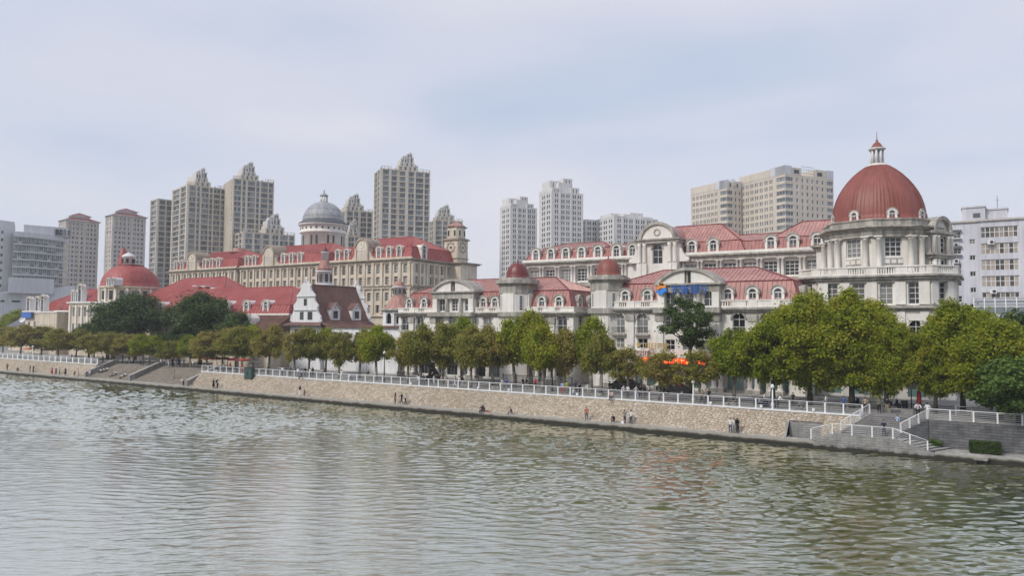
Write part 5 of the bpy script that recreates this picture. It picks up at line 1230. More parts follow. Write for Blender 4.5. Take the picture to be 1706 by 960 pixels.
# ================================================================== white office block on the right
def white_block():
    V = 81.
    t = Thing('white_office', 'plain pale grey office block with wide curtained windows and wall air conditioners', 'building', (60, V, GZ))
    w = MB(); u0, u1 = 46.5, 61.4; um = 53.9; zt = 33.0; wn = []; wb = []
    for k in range(6):
        z = 30.0 - 3.12 * k
        wb.append((57.35, z - .1, 5.9, 2.0, (8, 2, False, .11))); wn.append((53.0, z - 1.2, .95, .95, (2, 1, False, .08))); wn.append((50.2, z + .1, 1.9, 1.2, (3, 2, False, .08)))
    w.wall(u0, um, GZ, zt, V, holes_of(wn), 'office_white', .25); glaze(t, FR0, wn, V, depth=.25)
    w.wall(um, u1, GZ, zt, V - .5, holes_of(wb), 'office_white', .25); glaze(t, FR0, wb, V - .5, gm='glass_curtain', depth=.25, two=False)
    w.box(um - .01, um, V - .5, V, GZ, zt, 'office_white'); w.fr = (u1, V - .5, R(90)); w.wall(0, 14, GZ, zt, 0, [], 'office_white'); w.fr = FR0
    w.face([(u0, V, GZ), (u0, V + 13, GZ), (u0, V + 13, zt), (u0, V, zt)], 'office_white'); w.box(u0, u1, V + 12.9, V + 13, GZ, zt, 'office_white')
    for x0, x1, v in ((u0, um, V), (um, u1, V - .5)): w.box(x0 - .1, x1 + .3, v - .35, V + 13, zt, zt + .12, 'stone_grey'); w.box(x0 - .05, x1 + .2, v - .2, V + 13, zt + .12, zt + .4, 'tower_pink')
    w.box(51.4, 55.2, V + 1.2, V + 8, zt + .4, 36.0, 'office_white'); w.box(55.2, 58.8, V + 2.4, V + 8, zt + .4, 35.5, 'office_white')
    w.box(51.2, 55.4, V + 1.0, V + 8.2, 36.0, 36.3, 'office_white'); w.box(55.2, 59.0, V + 2.2, V + 8.2, 35.5, 35.8, 'office_white'); w.box(53.2, 54.4, V + 1.16, V + 1.2, 34.0, 34.9, 'glass_dark')
    t.part('walls', w)
    m = MB(); m.tube([(57.2, V + 3, 35.8), (57.2, V + 3, 38.2)], .05, 'iron_dark'); m.tube([(56.9, V + 3, 37.4), (57.5, V + 3, 37.4)], .03, 'iron_dark'); t.part('aerial', m)
    for z, u in ((28.75, 56.0), (19.4, 56.2), (28.6, 50.2), (25.4, 50.2), (22.4, 50.2)):
        a = MB(); v = V - .55 if u > um else V - .05; a.box(u - .55, u + .55, v - .75, v - .25, z - .25, z + .55, 'frame_white'); a.arch(u + .15, z + .15, 0, .3, v - .78, v - .75, 'iron_dark', 12, 0, 2 * PI); a.box(u - .4, u - .3, v - .6, v + .05, z - .33, z - .25, 'frame_grey'); a.box(u + .3, u + .4, v - .6, v + .05, z - .33, z - .25, 'frame_grey')
        t.part('air_conditioner', a)
    for z in (31.55, 28.4): h = MB(); h.box(49.1, 51.3, V - .8, V + .05, z, z + .12, 'frame_grey'); h.box(49.1, 51.3, V - .75, V - .05, z - 1.75, z - 1.55, 'frame_grey'); t.part('window_hood', h)
    # second, darker end bay past the corner
    b = MB(); b.box(61.9, 71, V + 1.5, V + 14, GZ, 33.5, 'tower_pink'); t.part('end_block', b)
    # barrel-roofed glass conservatory on a lower roof
    t = Thing('glass_canopy', 'white framed barrel glass canopy on a low roof before the grey office', 'canopy', (57, 74, GZ))
    b = MB(); b.box(52, 68, 70.5, 79.5, GZ, 15.2, 'office_white'); t.part('base', b)
    b = MB(); L0, L1 = 53.2, 67.6; n = 8
    pr = [(71.0, 15.2), (71.0, 16.4), (71.3, 17.0), (72.0, 17.6), (73.2, 18.0), (75.5, 18.2), (79.4, 18.2)]
    for p, q in zip(pr[1:], pr[2:]): b.face([(L0, p[0], p[1]), (L1, p[0], p[1]), (L1, q[0], q[1]), (L0, q[0], q[1])], 'glass_pale')
    b.face([(L0, 71.02, 15.3), (L1, 71.02, 15.3), (L1, 71.02, 16.4), (L0, 71.02, 16.4)], 'glass_tower'); o = t.part('panes', b)
    b = MB()
    for k in range(10):
        x = L0 + 1.6 * k; b.tube([(x, y, z + .06) for y, z in pr], .09, 'rail_white', 5)
    for y, z in pr[1:4]: b.tube([(L0, y, z + .05), (L1, y, z + .05)], .06, 'rail_white', 5)
    t.part('frame', b)
white_block()

# ================================================================== apartment towers on the skyline
def tower_frame(pl, pr, ytop, dist, alpha, split):
    """where a box-shaped block stands whose two visible faces fill pl..pr: split = share of the left face, alpha = turn of the main face"""
    c = at_far((pl + pr) / 2, ytop, dist); W = (pr - pl) * dist / FPX
    n = Vector((CAM.x - c.x, CAM.y - c.y, 0)).normalized(); th = math.atan2(n.x, -n.y) + alpha
    if split <= 0: w, d = W, W * .6
    else: w, d = (1 - split) * W / math.cos(alpha), split * W / math.sin(alpha)
    # middle of the visible silhouette to the corner of the main face
    rt = Vector((-n.y, n.x, 0)); left = c - rt * (W / 2)
    corner = left + rt * (split * W)
    return corner, th, w, d, c.z

def facade_tower(t, wall_mb, trim_mb, fr, w, z0, z1, floor_h, cols, mat, trim, gm, sill=.75, wh=1.75, pier=.35, slab=True, fm='frame_grey', depth=.3, two_gap=0):
    """cols: list of (share, kind): P pier, W wide window, S narrow window, D pair of narrow windows, B blank"""
    tot = sum(c[0] for c in cols); u = 0; nf = int((z1 - z0) / floor_h); wins = []
    for sh, kd in cols:
        cw = w * sh / tot; uc = u + cw / 2
        if kd == 'P': trim_mb.box(u, u + cw, -pier, .02, z0, z1 + .6, trim)
        for k in range(nf):
            z = z1 - floor_h * (k + 1) + sill
            if kd == 'W': wins.append((uc, z, cw * .93, wh, (3 if cw > 3.2 else 2, 1, False, .09)))
            elif kd == 'S': wins.append((uc, z, min(cw * .6, 1.2), wh, (1, 1, False, .09)))
            elif kd == 'D':
                for s in (-1, 1): wins.append((uc + s * cw * .2, z, cw * .27, wh, (1, 1, False, .08)))
        if kd == 'W' and slab:
            for k in range(nf + 1): trim_mb.box(u + .02, u + cw - .02, -pier * .6, .02, z1 - floor_h * k - .12, z1 - floor_h * k + .12, trim)
        u += cw
    wall_mb.wall(0, w, z0, z1 + .6, 0, holes_of(wins), mat, depth)
    return wins

def box_rest(mb, w, d, z0, z1, mat):
    """back, left return and top of a block whose front is the frame's u axis"""
    mb.face([(0, d, z0), (w, d, z0), (w, d, z1), (0, d, z1)], mat); mb.face([(w, 0, z0), (w, d, z0), (w, d, z1), (w, 0, z1)], mat)
    mb.face([(0, 0, z1 - .02), (w, 0, z1 - .02), (w, d, z1 - .02), (0, d, z1 - .02)], mat)

def tower(name, label, pl, pr, ytop, dist, alpha, split, zvis, fh, front, side, mat, trim, gm, crown=None, group=None, ground=GZ, limit=100, **kw):
    corner, th, w, d, zt = tower_frame(pl, pr, ytop, dist, R(alpha), split)
    fr = (corner.x, corner.y, th); frs = (corner.x, corner.y, th)
    t = Thing(name, label, 'apartment tower', (corner.x, corner.y, GZ), group)
    wm = MB(fr); tm = MB(fr)
    w1 = facade_tower(t, wm, tm, fr, w, zvis, zt, fh, front, mat, trim, gm, **kw)
    wm.box(0, w, 0, d, GZ, zvis, mat); box_rest(wm, w, d, zvis, zt + .6, mat)
    c, s = math.cos(th), math.sin(th)
    # left face: its frame starts at the back left corner and runs to the front corner
    fl = (corner.x - d * s * 1 * 1, corner.y + d * c, th - PI / 2)
    w2 = []
    if split > 0:
        wm.fr = fl; tm.fr = fl
        w2 = facade_tower(t, wm, tm, fl, d, zvis, zt, fh, side, mat, trim, gm, **kw)
        wm.fr = fr; tm.fr = fr
    else: wm.face([(0, 0, zvis), (0, d, zvis), (0, d, zt), (0, 0, zt)], mat)
    allw = [(fr, x) for x in w1] + [(fl, x) for x in w2]; allw.sort(key=lambda q: -q[1][1])
    for f, x in allw: glaze(t, f, [x], 0, kw.get('fm', 'frame_grey'), gm, mat, kw.get('depth', .3), False, limit)
    t.part('walls', wm); t.part('piers', tm)
    if crown:
        cm = MB(fr); crown(cm, w, d, zt); t.part('crown', cm)
    glaze_rest(t); return t

def lace_crown(c0, wd, h):
    """stepped pale penthouse with fins and an open jagged top, as on the tan towers"""
    def f(mb, w, d, z):
        x = w * c0; ww = w * wd
        for a, b, z0, z1, e, g, m in ((-.5, .5, 0, .30, .10, .9, 'tower_tan'), (-.40, .34, .28, .50, .14, .8, 'tower_trim'), (-.34, -.02, .48, .72, .2, .75, 'tower_crown'), (-.06, .30, .48, .80, .16, .7, 'tower_trim'), (-.24, .02, .70, .86, .25, .6, 'tower_crown'), (.0, .24, .78, 1.0, .22, .6, 'tower_crown'), (.36, .60, .1, .42, .3, .8, 'tower_trim')):
            p, q, y0, y1 = x + ww * a, x + ww * b, d * e, d * g
            mb.box(p, q, y0, y1, z + h * z0, z + h * z1, m)
            n = max(2, int((q - p) / 2.2))
            for j in range(n + 1):
                u = p + (q - p) * j / n; mb.box(u - .2, u + .2, y0 - .3, y0 + .05, z + h * z0 - .3, z + h * z1 + (.2, .7, .35)[j % 3], 'tower_crown')
            for j in range(n):
                u = p + (q - p) * (j + .5) / n; mb.box(u - .35, u + .35, y0 - .04, y0 + .02, z + h * z0 + .5, z + h * z1 - .5, 'iron_dark' if j % 2 else 'glass_tower')
        mb.slab([(x + ww * .0, z + h * .98), (x + ww * .22, z + h * .98), (x + ww * .22, z + h * 1.12), (x + ww * .13, z + h * 1.05)], d * .25, d * .5, 'tower_crown')
        mb.slab([(x - ww * .24, z + h * .85), (x + ww * .0, z + h * .85), (x - ww * .02, z + h * .95), (x - ww * .12, z + h * .89)], d * .28, d * .5, 'tower_crown')
        for u in np.linspace(.3, w - .3, 8): mb.box(u - .3, u + .3, -.3, .3, z + .6, z + 1.3, 'tower_trim')
        for u0, u1 in ((0, w * .22), (w * .78, w)):
            mb.box(u0, u1, .05, .25, z + 1.7, z + 1.95, 'tower_trim')
            for u in np.linspace(u0 + .2, u1 - .2, 4): mb.box(u - .12, u + .12, .03, .27, z + .6, z + 1.7, 'tower_trim')
    return f
TAN = dict(mat='tower_tan', trim='tower_trim', gm='glass_tan', wh=2.15, sill=.5, fm='frame_grey', pier=.5)
FA = [(.8, 'P'), (3.8, 'W'), (.9, 'P'), (1.7, 'W'), (1.2, 'P'), (4.4, 'W'), (.6, 'P'), (1.8, 'W'), (.9, 'P'), (4.2, 'W'), (.5, 'P'), (2.6, 'W'), (.5, 'P')]
FB = [(.6, 'P'), (3.4, 'W'), (.5, 'P'), (2.6, 'W'), (.6, 'P')]
FC = [(.9, 'P'), (3.0, 'W'), (1.0, 'P'), (2.6, 'W'), (1.3, 'B'), (2.8, 'W'), (1.4, 'P'), (2.8, 'W'), (.7, 'P'), (3.8, 'W'), (.5, 'P'), (2.2, 'W'), (.4, 'P')]
tower('apartment_tower', 'slim grey glazed apartment tower at the left edge of the tan cluster, without a crown', 254, 296, 333, 430, 20, .25, 22, 3.05, [(.6, 'P'), (3, 'W'), (.5, 'P'), (3, 'W'), (.7, 'P'), (2.2, 'W')], [(.3, 'P'), (3, 'W'), (.3, 'P')], group='tan apartment towers', **{**TAN, 'mat': 'tower_pink'})
tower('apartment_tower', 'tan apartment tower with stepped white crown, left of the tallest pair', 290, 374, 310, 412, 18, .30, 25, 3.0, FA, FB, crown=lace_crown(.42, .4, 11.5), group='tan apartment towers', **TAN)
tower('apartment_tower', 'tall tan apartment tower with stepped crown, its blank left side facing a lower twin', 374, 455, 300, 409, 14, .2, 25, 3.0, FA, [(6, 'B'), (1.6, 'S')], crown=lace_crown(.42, .42, 11), group='tan apartment towers', **TAN)
tower('apartment_tower', 'short tan apartment tower with lacy white crown just above the red mansards', 393, 490, 389, 396, 16, .15, 28, 3.0, FC, FB, crown=lace_crown(.62, .36, 11.5), group='tan apartment towers', **TAN)
tower('apartment_tower', 'tan apartment tower half hidden behind the grey lead dome', 566, 621, 352, 430, 16, .2, 28, 3.0, FB + FB, FB, crown=lace_crown(.35, .62, 10.5), group='tan apartment towers', **TAN)
tower('apartment_tower', 'white lace-topped low tower right beside the grey lead dome', 574, 600, 395, 420, 16, .2, 28, 3.0, FB, FB, crown=lace_crown(.5, .8, 10), group='tan apartment towers', **{**TAN, 'mat': 'tower_crown'})
tower('apartment_tower', 'tallest tan apartment tower, standing alone above the red roof with jagged crown', 624, 717, 283, 400, 14, .12, 28, 3.0, FC, FB, crown=lace_crown(.56, .38, 10.5), group='tan apartment towers', **TAN)
tower('apartment_tower', 'tan stepped tower between the tallest tan tower and the clock tower', 716, 771, 368, 450, 16, .15, 28, 3.0, FB + FB, FB, crown=lace_crown(.38, .6, 10), group='tan apartment towers', **TAN)

# twin towers with hipped red caps
PK = dict(mat='tower_pink', trim='tower_trim', gm='glass_dark', wh=1.5, sill=.8, slab=False, fm='tower_pink')
def red_cap(mb, w, d, z):
    mb.box(-.4, w + .4, -.4, d + .4, z - 9.6, z - 9.0, 'tower_trim')
    for u in np.linspace(w * .08, w * .92, 9): mb.box(u - .3, u + .3, -.45, .02, z - 9, z + .4, 'tower_trim')
    mb.box(-.6, w + .6, -.6, d + .6, z + .4, z + .9, 'tower_trim')
    roof_poly(mb, [(-1.4, -1.4, z + .9), (w + 1.4, -1.4, z + .9), (w * .8, d * .25, z + 3.0), (w * .2, d * .25, z + 3.0)], 'turret_red'); roof_poly(mb, [(w + 1.4, -1.4, z + .9), (w + 1.4, d + 1.4, z + .9), (w * .8, d * .75, z + 3), (w * .8, d * .25, z + 3)], 'turret_red'); roof_poly(mb, [(-1.4, d + 1.4, z + .9), (-1.4, -1.4, z + .9), (w * .2, d * .25, z + 3), (w * .2, d * .75, z + 3)], 'turret_red')
    mb.box(w * .22, w * .78, d * .27, d * .73, z + 2.6, z + 4.4, 'tower_trim')
    a, b, e, f = w * .16, w * .84, d * .2, d * .8
    for q in ([(a, e), (b, e)], [(b, e), (b, f)], [(a, f), (a, e)]):
        roof_poly(mb, [(q[0][0], q[0][1], z + 4.4), (q[1][0], q[1][1], z + 4.4), (w * .5, d * .5, z + 6.8)], 'turret_red')
FP = [(.6, 'P'), (1.5, 'S'), (1.6, 'S'), (1.6, 'D'), (.5, 'P'), (1.5, 'S'), (.7, 'P'), (1.6, 'D'), (1.6, 'S'), (1.5, 'S'), (.6, 'P')]
tower('apartment_tower', 'slender pinkish tower with red hipped cap, beside the curved white hotel', 103, 161, 369, 490, 20, .18, 20, 3.1, FP, [(.5, 'P'), (1.6, 'S'), (1.6, 'S'), (.5, 'P')], crown=red_cap, group='pinkish towers with red caps', **PK)
tower('apartment_tower', 'slender pinkish tower with red hipped cap, rising behind the low red dome', 180, 240, 361, 490, 20, .18, 20, 3.1, FP, [(.5, 'P'), (1.6, 'S'), (1.6, 'S'), (.5, 'P')], crown=red_cap, group='pinkish towers with red caps', **PK)

# white towers with stepped tops
WT = dict(mat='tower_white', trim='tower_white', gm='glass_dark', wh=2.1, sill=.5, slab=False, fm='tower_white', pier=.25)
def step_crown(k):
    def f(mb, w, d, z):
        for a, b, e, g, h in ((.0, .28, .0, 1, 2.2 * k), (.25, .62, .1, .8, 5.0 * k), (.42, .72, .15, .75, 7.2 * k), (.62, .9, .05, .9, 3.0 * k), (.05, .38, .3, .9, 6.0 * k)):
            mb.box(w * a, w * b, d * e, d * g, z + .3, z + h, 'tower_white')
            if b - a < .35:
                for s in (-.05, .05): mb.box(w * ((a + b) / 2 + s) - .25, w * ((a + b) / 2 + s) + .25, d * e - .05, d * e + .05, z + .8, z + h - .8, 'iron_dark')
    return f
FW = [(1.0, 'B'), (2.2, 'D'), (.6, 'P'), (2.2, 'D'), (2.2, 'D'), (.6, 'P'), (2.2, 'D'), (2.2, 'D'), (.5, 'P')]
tower('apartment_tower', 'white tower with stepped top, the lower of the white pair', 832, 895, 345, 430, 28, .3, 26, 3.1, FW, [(1, 'B'), (2.2, 'D'), (2.2, 'D'), (.5, 'P')], crown=step_crown(1.0), group='white stepped towers', **WT)
tower('apartment_tower', 'white tower with stepped top, the taller of the white pair', 897, 972, 320, 415, 28, .3, 26, 3.1, FW, [(1, 'B'), (2.2, 'D'), (2.2, 'D'), (.5, 'P')], crown=step_crown(1.25), group='white stepped towers', **WT)
tower('apartment_tower', 'wide white apartment block just left of the arched palace gable', 992, 1097, 362, 415, 32, .3, 26, 3.1, FW + [(2.2, 'D'), (.5, 'P'), (2.2, 'D')], [(.4, 'P'), (2, 'D'), (2, 'D'), (2, 'D'), (.4, 'P')], crown=step_crown(.55), group='white stepped towers', **WT)
tower('apartment_tower', 'narrow white block tucked between the white towers and the wide white block', 970, 997, 367, 432, 28, .2, 26, 3.1, [(.5, 'B'), (2.2, 'D'), (2.2, 'D'), (.5, 'P')], [(2, 'D')], group='white stepped towers', **WT)

# beige blocks with grey glazed corners
BG = dict(mat='tower_beige', trim='hotel_white', gm='glass_tower', wh=1.9, sill=.6, slab=False, fm='tower_beige')
def beige_top(w0, gap):
    def f(mb, w, d, z):
        for a, b in ((.0, .13), (.86, 1.0)): mb.box(w * a - .05, w * b + .05, -.06, d * .3, z + .4, z + 4.6, 'hotel_white')
        for a, b, h in ((.14, .32, 4.0), (.62, .85, 4.3)): mb.box(w * a, w * b, .0, d * .5, z + .4, z + h, 'tower_beige'); mb.box(w * (a + .04), w * (a + .14), -.04, .05, z + 1.2, z + 3.0, 'iron_dark')
        for u in np.linspace(w * .34, w * .6, 6): mb.tube([(u, .3, z + .5), (u, .3, z + 5.2)], .1, 'frame_grey', 4)
        for zz in (2, 3.6, 5.1): mb.tube([(w * .34, .3, z + zz), (w * .6, .3, z + zz)], .1, 'frame_grey', 4)
        mb.box(0, .6, d * .12, d, z + .3, z + 4.2, 'tower_beige'); mb.box(-.05, .3, 0, d * .2, z + .4, z + 4.6, 'hotel_white')
    return f
SB = [(.6, 'B'), (2.0, 'D'), (2.0, 'D'), (2.0, 'D'), (2.0, 'D'), (2.0, 'D'), (2.0, 'D'), (2.0, 'D'), (1.1, 'B'), (3.6, 'W')]
tower('apartment_tower', 'larger beige block with grey glazed corner, beside the great red dome', 1230, 1386, 291, 350, 45, .50, 30, 3.3, [(3.2, 'W'), (.4, 'B'), (2.2, 'S'), (2, 'S'), (2, 'S'), (2, 'S'), (2, 'S'), (2.2, 'S'), (.6, 'B'), (2.8, 'W')], SB, crown=beige_top(0, 0), group='beige blocks', **BG)
tower('apartment_tower', 'smaller beige block set back left of the larger beige one', 1150, 1234, 315, 372, 45, .72, 30, 3.3, [(3.2, 'W'), (.5, 'B'), (2.4, 'S'), (2, 'S')], SB, crown=beige_top(0, 0), group='beige blocks', **BG)

# curved white hotel at the far left
def hotel():
    c = at_far(66, 390, 330); n = Vector((CAM.x - c.x, CAM.y - c.y, 0)).normalized(); rt = Vector((-n.y, n.x, 0))
    t = Thing('curved_hotel', 'white hotel with long curved balconies and a tall blank stair wall', 'hotel', (c.x, c.y, GZ))
    P = lambda a, b: (c + rt * a - n * b)
    w = MB(); g = MB(); zt = 51.0
    arc = []
    for k in range(13):
        f = k / 12; arc.append(P(-9.6 + 19.2 * f, -1.2 + 11 * f ** 2.1))
    back = [P(12, 22), P(-9.6, 22)]
    plan = [(p.x, p.y) for p in arc]; bk = [(p.x, p.y) for p in back]
    w.prism(plan + bk, GZ, zt - 28.5, 'hotel_white')
    for k in range(9):
        z = zt - 1.2 - 3.35 * (k + 1) + 3.35
        sl = [(p.x + n.x * .9, p.y + n.y * .9) for p in arc]
        w.prism(sl + bk, z - .35, z + .12, 'hotel_white'); 
    w.prism([(p.x + n.x * 1.0, p.y + n.y * 1.0) for p in arc] + bk, zt - 1.2, zt + .8, 'hotel_white')
    t.part('floors', w)
    for k in range(9):
        z = zt - 4.55 - 3.35 * k
        rl_ = MB()
        for p, q in zip(arc, arc[1:]): rl_.face([(p.x + n.x * .85, p.y + n.y * .85, z + .1), (q.x + n.x * .85, q.y + n.y * .85, z + .1), (q.x + n.x * .85, q.y + n.y * .85, z + 1.1), (p.x + n.x * .85, p.y + n.y * .85, z + 1.1)], 'glass_pale')
        t.part('balcony', rl_)
        for p, q in zip(arc, arc[1:]):
            L = (q - p).length; th = math.atan2(q.y - p.y, q.x - p.x); m = (p + q) / 2
            t.put('window', win_one(round(L, 1) * .96, 2.95, (2, 1, False, .2), 'hotel_white', 'glass_pale'), (m.x - n.x * .9, m.y - n.y * .9, z + .08), th)
    b = MB()
    for k in range(9):
        z = zt - 4.55 - 3.35 * k
        b.prism([(p.x - n.x * 1.0, p.y - n.y * 1.0) for p in arc] + bk, z, z + 3.1, 'tower_trim')
    t.part('core', b)
    b = MB(); q = [P(-6, 3), P(7, 5), P(11.5, 9), P(11.5, 20), P(-6, 20)]; b.prism([(p.x, p.y) for p in q], zt + .8, zt + 4.6, 'hotel_white'); t.part('penthouse', b)
    s = MB()
    p = P(6.0, 4.6); th = math.atan2(rt.y, rt.x); s.fr = (p.x, p.y, th + .25)
    for k, bars in enumerate((((0, 1.3, 0, 2.6),), ((0, .45, 0, 2.6), (.6, 1.2, 0, 1.1), (.6, 1.2, 1.4, 2.6)), ((.1, .4, 0, 2.6), (.75, 1.05, 0, 2.6), (.1, 1.05, 2.2, 2.5)), ((0, 1.3, .2, .6), (0, 1.3, 1.1, 1.5), (0, 1.3, 2.0, 2.4), (.3, .6, .0, 2.6)))):
        x = k * 1.6
        for i_, (a, bb, e, f) in enumerate(bars): s.box(x + a, x + bb, -.4 - .01 * i_, -.2, zt + 1.0 + e, zt + 1.0 + f, 'iron_dark')
    t.part('sign', s)
    w = MB(); q = [P(-22, -1), P(-15.5, 0), P(-9.6, 4), P(-9.6, 22), P(-22, 22)]; w.prism([(x.x, x.y) for x in q], GZ, zt + 5.6, 'hotel_white'); wo = t.part('stair_wall', w)
    p, p2 = P(-15.5, 0), P(-9.6, 4); th = math.atan2((p2 - p).y, (p2 - p).x); p0, p1 = P(-22, -1), P(-15.5, 0); th0 = math.atan2((p1 - p0).y, (p1 - p0).x)
    wm = win_one(.9, 1.3, (1, 1, False, .1), 'frame_grey', 'glass_dark')
    for k in range(10):
        z = zt - .2 - 3.35 * k
        m = p.lerp(p2, .30) + n * .06; t.put('window', wm, Vector((m.x, m.y, z)) - t.loc, th, wo)
        m = p0.lerp(p1, .25) + n * .06; t.put('window', wm, Vector((m.x, m.y, z - 1)) - t.loc, th0, wo)
    # lower podium with slit windows
    t = Thing('white_podium', 'low white building with slit windows and slanted roof below the curved hotel', 'building', (c.x + 6, c.y - 12, GZ))
    b = MB(); q = [P(-17, -10), P(14, -6), P(14, -1.5), P(-17, -1.5)]; lo = [(x.x, x.y) for x in q]
    z0 = [24.0, 28.5, 28.5, 24.5]
    hi = [(x, y, z) for (x, y), z in zip(lo, z0)]; b.face(hi, 'hotel_white')
    for k in range(4): b.face([(*lo[k], GZ), (*lo[(k + 1) % 4], GZ), hi[(k + 1) % 4], hi[k]], 'hotel_white')
    t.part('walls', b); s = MB(); a, e = P(-17, -10.05), P(14, -6.05); s.fr = (a.x, a.y, math.atan2((e - a).y, (e - a).x))
    for u, ww in ((4, 1.4), (8, 3), (13, 2), (24, 1)): s.box(u, u + ww, -.05, .02, 20.6, 21.4, 'iron_dark')
    t.part('slit_window', s)
    q = [P(-10.5, -14), P(6, -9.5), P(6, -7.5), P(-10.5, -9)]; b = MB(); b.prism([(x.x, x.y) for x in q], 24.5, 31, 'hotel_white'); t.part('upper_floor', b)
    # small grey-roofed pavilion with a satellite dish
    x, z = at_y(32, 560, 24).x, 0
    t = Thing('grey_roof_house', 'small house with grey hipped roof and white satellite dish beside the red hall', 'house', (x, 24, GZ))
    b = MB(); b.box(x - 7, x + 5, 24, 34, GZ, 11, 'stone_warm'); t.part('walls', b); r = MB(); mansard(r, x - 7.6, x + 5.6, 23.4, 34.6, 11, 13.5, 3, 14.8, x - 3, x + 2, 29, 'lead_dark', None, 'lead_dark'); t.part('roof', r)
    d = MB(); d.lathe([(.05, 0), (.6, .12), (1.0, .4), (1.15, .65)], 'plaster_white', (0, 0), 16, True, False); o = t.part('satellite_dish', d, None, None, (0, 0, 0)); o.location = Vector((x + 4.6, 23.2, 13)) - t.loc; o.rotation_euler = (R(65), 0, R(20))
hotel()
# ================================================================== trees
def leaf_cloud(name, seed, rx, rz, zc, nclump, nleaf, size, mat, flat=.75, crad=(.20, .34), extra=None):
    """crown of many small leaf faces gathered in uneven clumps; returns (mesh, clump centres)"""
    rng = np.random.default_rng(seed); C = []
    while len(C) < nclump:
        p = rng.normal(size=3); p /= np.linalg.norm(p); r = rng.uniform(.35, 1) ** .6
        lob = 1 + .22 * math.sin(3 * math.atan2(p[1], p[0]) + seed) + .12 * math.sin(5 * math.atan2(p[1], p[0]) + 2 * seed)
        cn = 1 - .38 * max(0., p[2] * r) ** 1.3; q = p * r * np.array([rx * lob * cn, rx * lob * cn, rz * (1.0 if p[2] > 0 else rng.uniform(.5, 1.05))]) * .82
        if all(np.linalg.norm((q - c) / np.array([rx, rx, rz])) > .17 for c in C) or rng.uniform() < .05: C.append(q)
    C = np.array(C); cr = rng.uniform(*crad, len(C)) * rx
    pts = []; nr = []
    wt = cr ** 2 / (cr ** 2).sum()
    for c, r, k in zip(C, cr, rng.multinomial(nleaf, wt)):
        d = rng.normal(size=(k, 3)); d /= np.linalg.norm(d, axis=1)[:, None]
        rr = r * rng.uniform(0, 1, k)[:, None] ** .45 * (1 + .36 * rng.normal(size=(k, 1)))
        pts.append(c + d * rr * np.array([1, 1, flat])); nr.append(d * .6 + rng.normal(size=(k, 3)) * .6 + np.array([0, 0, .5]))
    P = np.vstack(pts); Nn = np.vstack(nr); Nn /= np.linalg.norm(Nn, axis=1)[:, None]; P[:, 2] += zc
    n = len(P); A = np.cross(Nn, rng.normal(size=(n, 3))); A /= np.linalg.norm(A, axis=1)[:, None]; B = np.cross(Nn, A)
    s = (size * rng.uniform(.6, 1.25, n))[:, None]
    V = np.stack([P - A * s, P - B * s * .62 + Nn * s * .15, P + A * s, P + B * s * .62 + Nn * s * .15], 1).reshape(-1, 3).astype(np.float32)
    me = bpy.data.meshes.new(name); me.vertices.add(4 * n); me.vertices.foreach_set('co', V.ravel())
    me.loops.add(4 * n); me.loops.foreach_set('vertex_index', np.arange(4 * n, dtype=np.int32))
    me.polygons.add(n); me.polygons.foreach_set('loop_start', np.arange(0, 4 * n, 4, dtype=np.int32))
    me.update(calc_edges=True); me.materials.append(MATS[mat]); C = C.copy(); C[:, 2] += zc
    return me, C

def trunk_mesh(name, seed, C, fork, r0, mat, lean=0., nl=9):
    rng = random.Random(seed); b = MB(); ax = (rng.uniform(-1, 1) * lean, rng.uniform(-1, 1) * lean)
    top = Vector((ax[0] * fork, ax[1] * fork, fork))
    b.tube([(0, 0, -.1), (ax[0] * fork * .3 + .03, ax[1] * fork * .3, fork * .4), top], [r0 * 1.25, r0, r0 * .85], mat, 8)
    idx = list(range(len(C))); rng.shuffle(idx)
    for k in idx[:nl]:
        e = Vector(C[k]); m = top.lerp(e, .45) + Vector((rng.uniform(-.2, .2), rng.uniform(-.2, .2), .25))
        b.tube([top - Vector((0, 0, .15)), m, e], [r0 * .6, r0 * .36, r0 * .1], mat, 6)
        for j in range(2):
            f = C[rng.randrange(len(C))]; f = Vector(f)
            if (f - m).length < 3.2: b.tube([m, m.lerp(f, .5) + Vector((0, 0, .1)), f], [r0 * .3, r0 * .18, r0 * .05], mat, 5)
    return b.mesh(name)

PROTO = []
# street planes: crown 5 m wide, 4.4 m high, trunk clear to 2.4 m
for k, (rx, rz, mat, n, lf, ncl) in enumerate(((2.8, 2.75, 'leaf_plane', 40, 17000, 52), (2.7, 2.8, 'leaf_plane', 38, 15000, 50), (2.9, 2.7, 'leaf_plane', 40, 12500, 52), (2.7, 2.85, 'leaf_plane_green', 40, 18000, 52), (2.6, 2.6, 'leaf_plane', 32, 6500, 40), (2.8, 2.75, 'leaf_plane_green', 38, 12000, 46))):
    me, C = leaf_cloud('crown', 20 + k, rx, rz, 1.75 + rz * .86, ncl, lf, .13, mat, .9, (.13, .30))
    PROTO.append((me, trunk_mesh('trunk', 40 + k, C, 2.3, .16, 'bark', .06), rx, 1.75 + rz * 1.72))
BIG = []
for k, (rx, rz, zc, lf, mat, ncl) in enumerate(((4.6, 5.9, 6.5, 70000, 'leaf_plane_green', 130), (4.4, 6.0, 6.7, 66000, 'leaf_plane_green', 124), (4.3, 5.3, 6.0, 48000, 'leaf_plane_green', 105))):
    me, C = leaf_cloud('crown', 60 + k, rx, rz, zc, ncl, lf, .15, mat, .9, (.11, .24))
    BIG.append((me, trunk_mesh('trunk', 70 + k, C, 4.0, .26, 'bark_dark', .04, 14), rx, zc + rz))
DARK = []
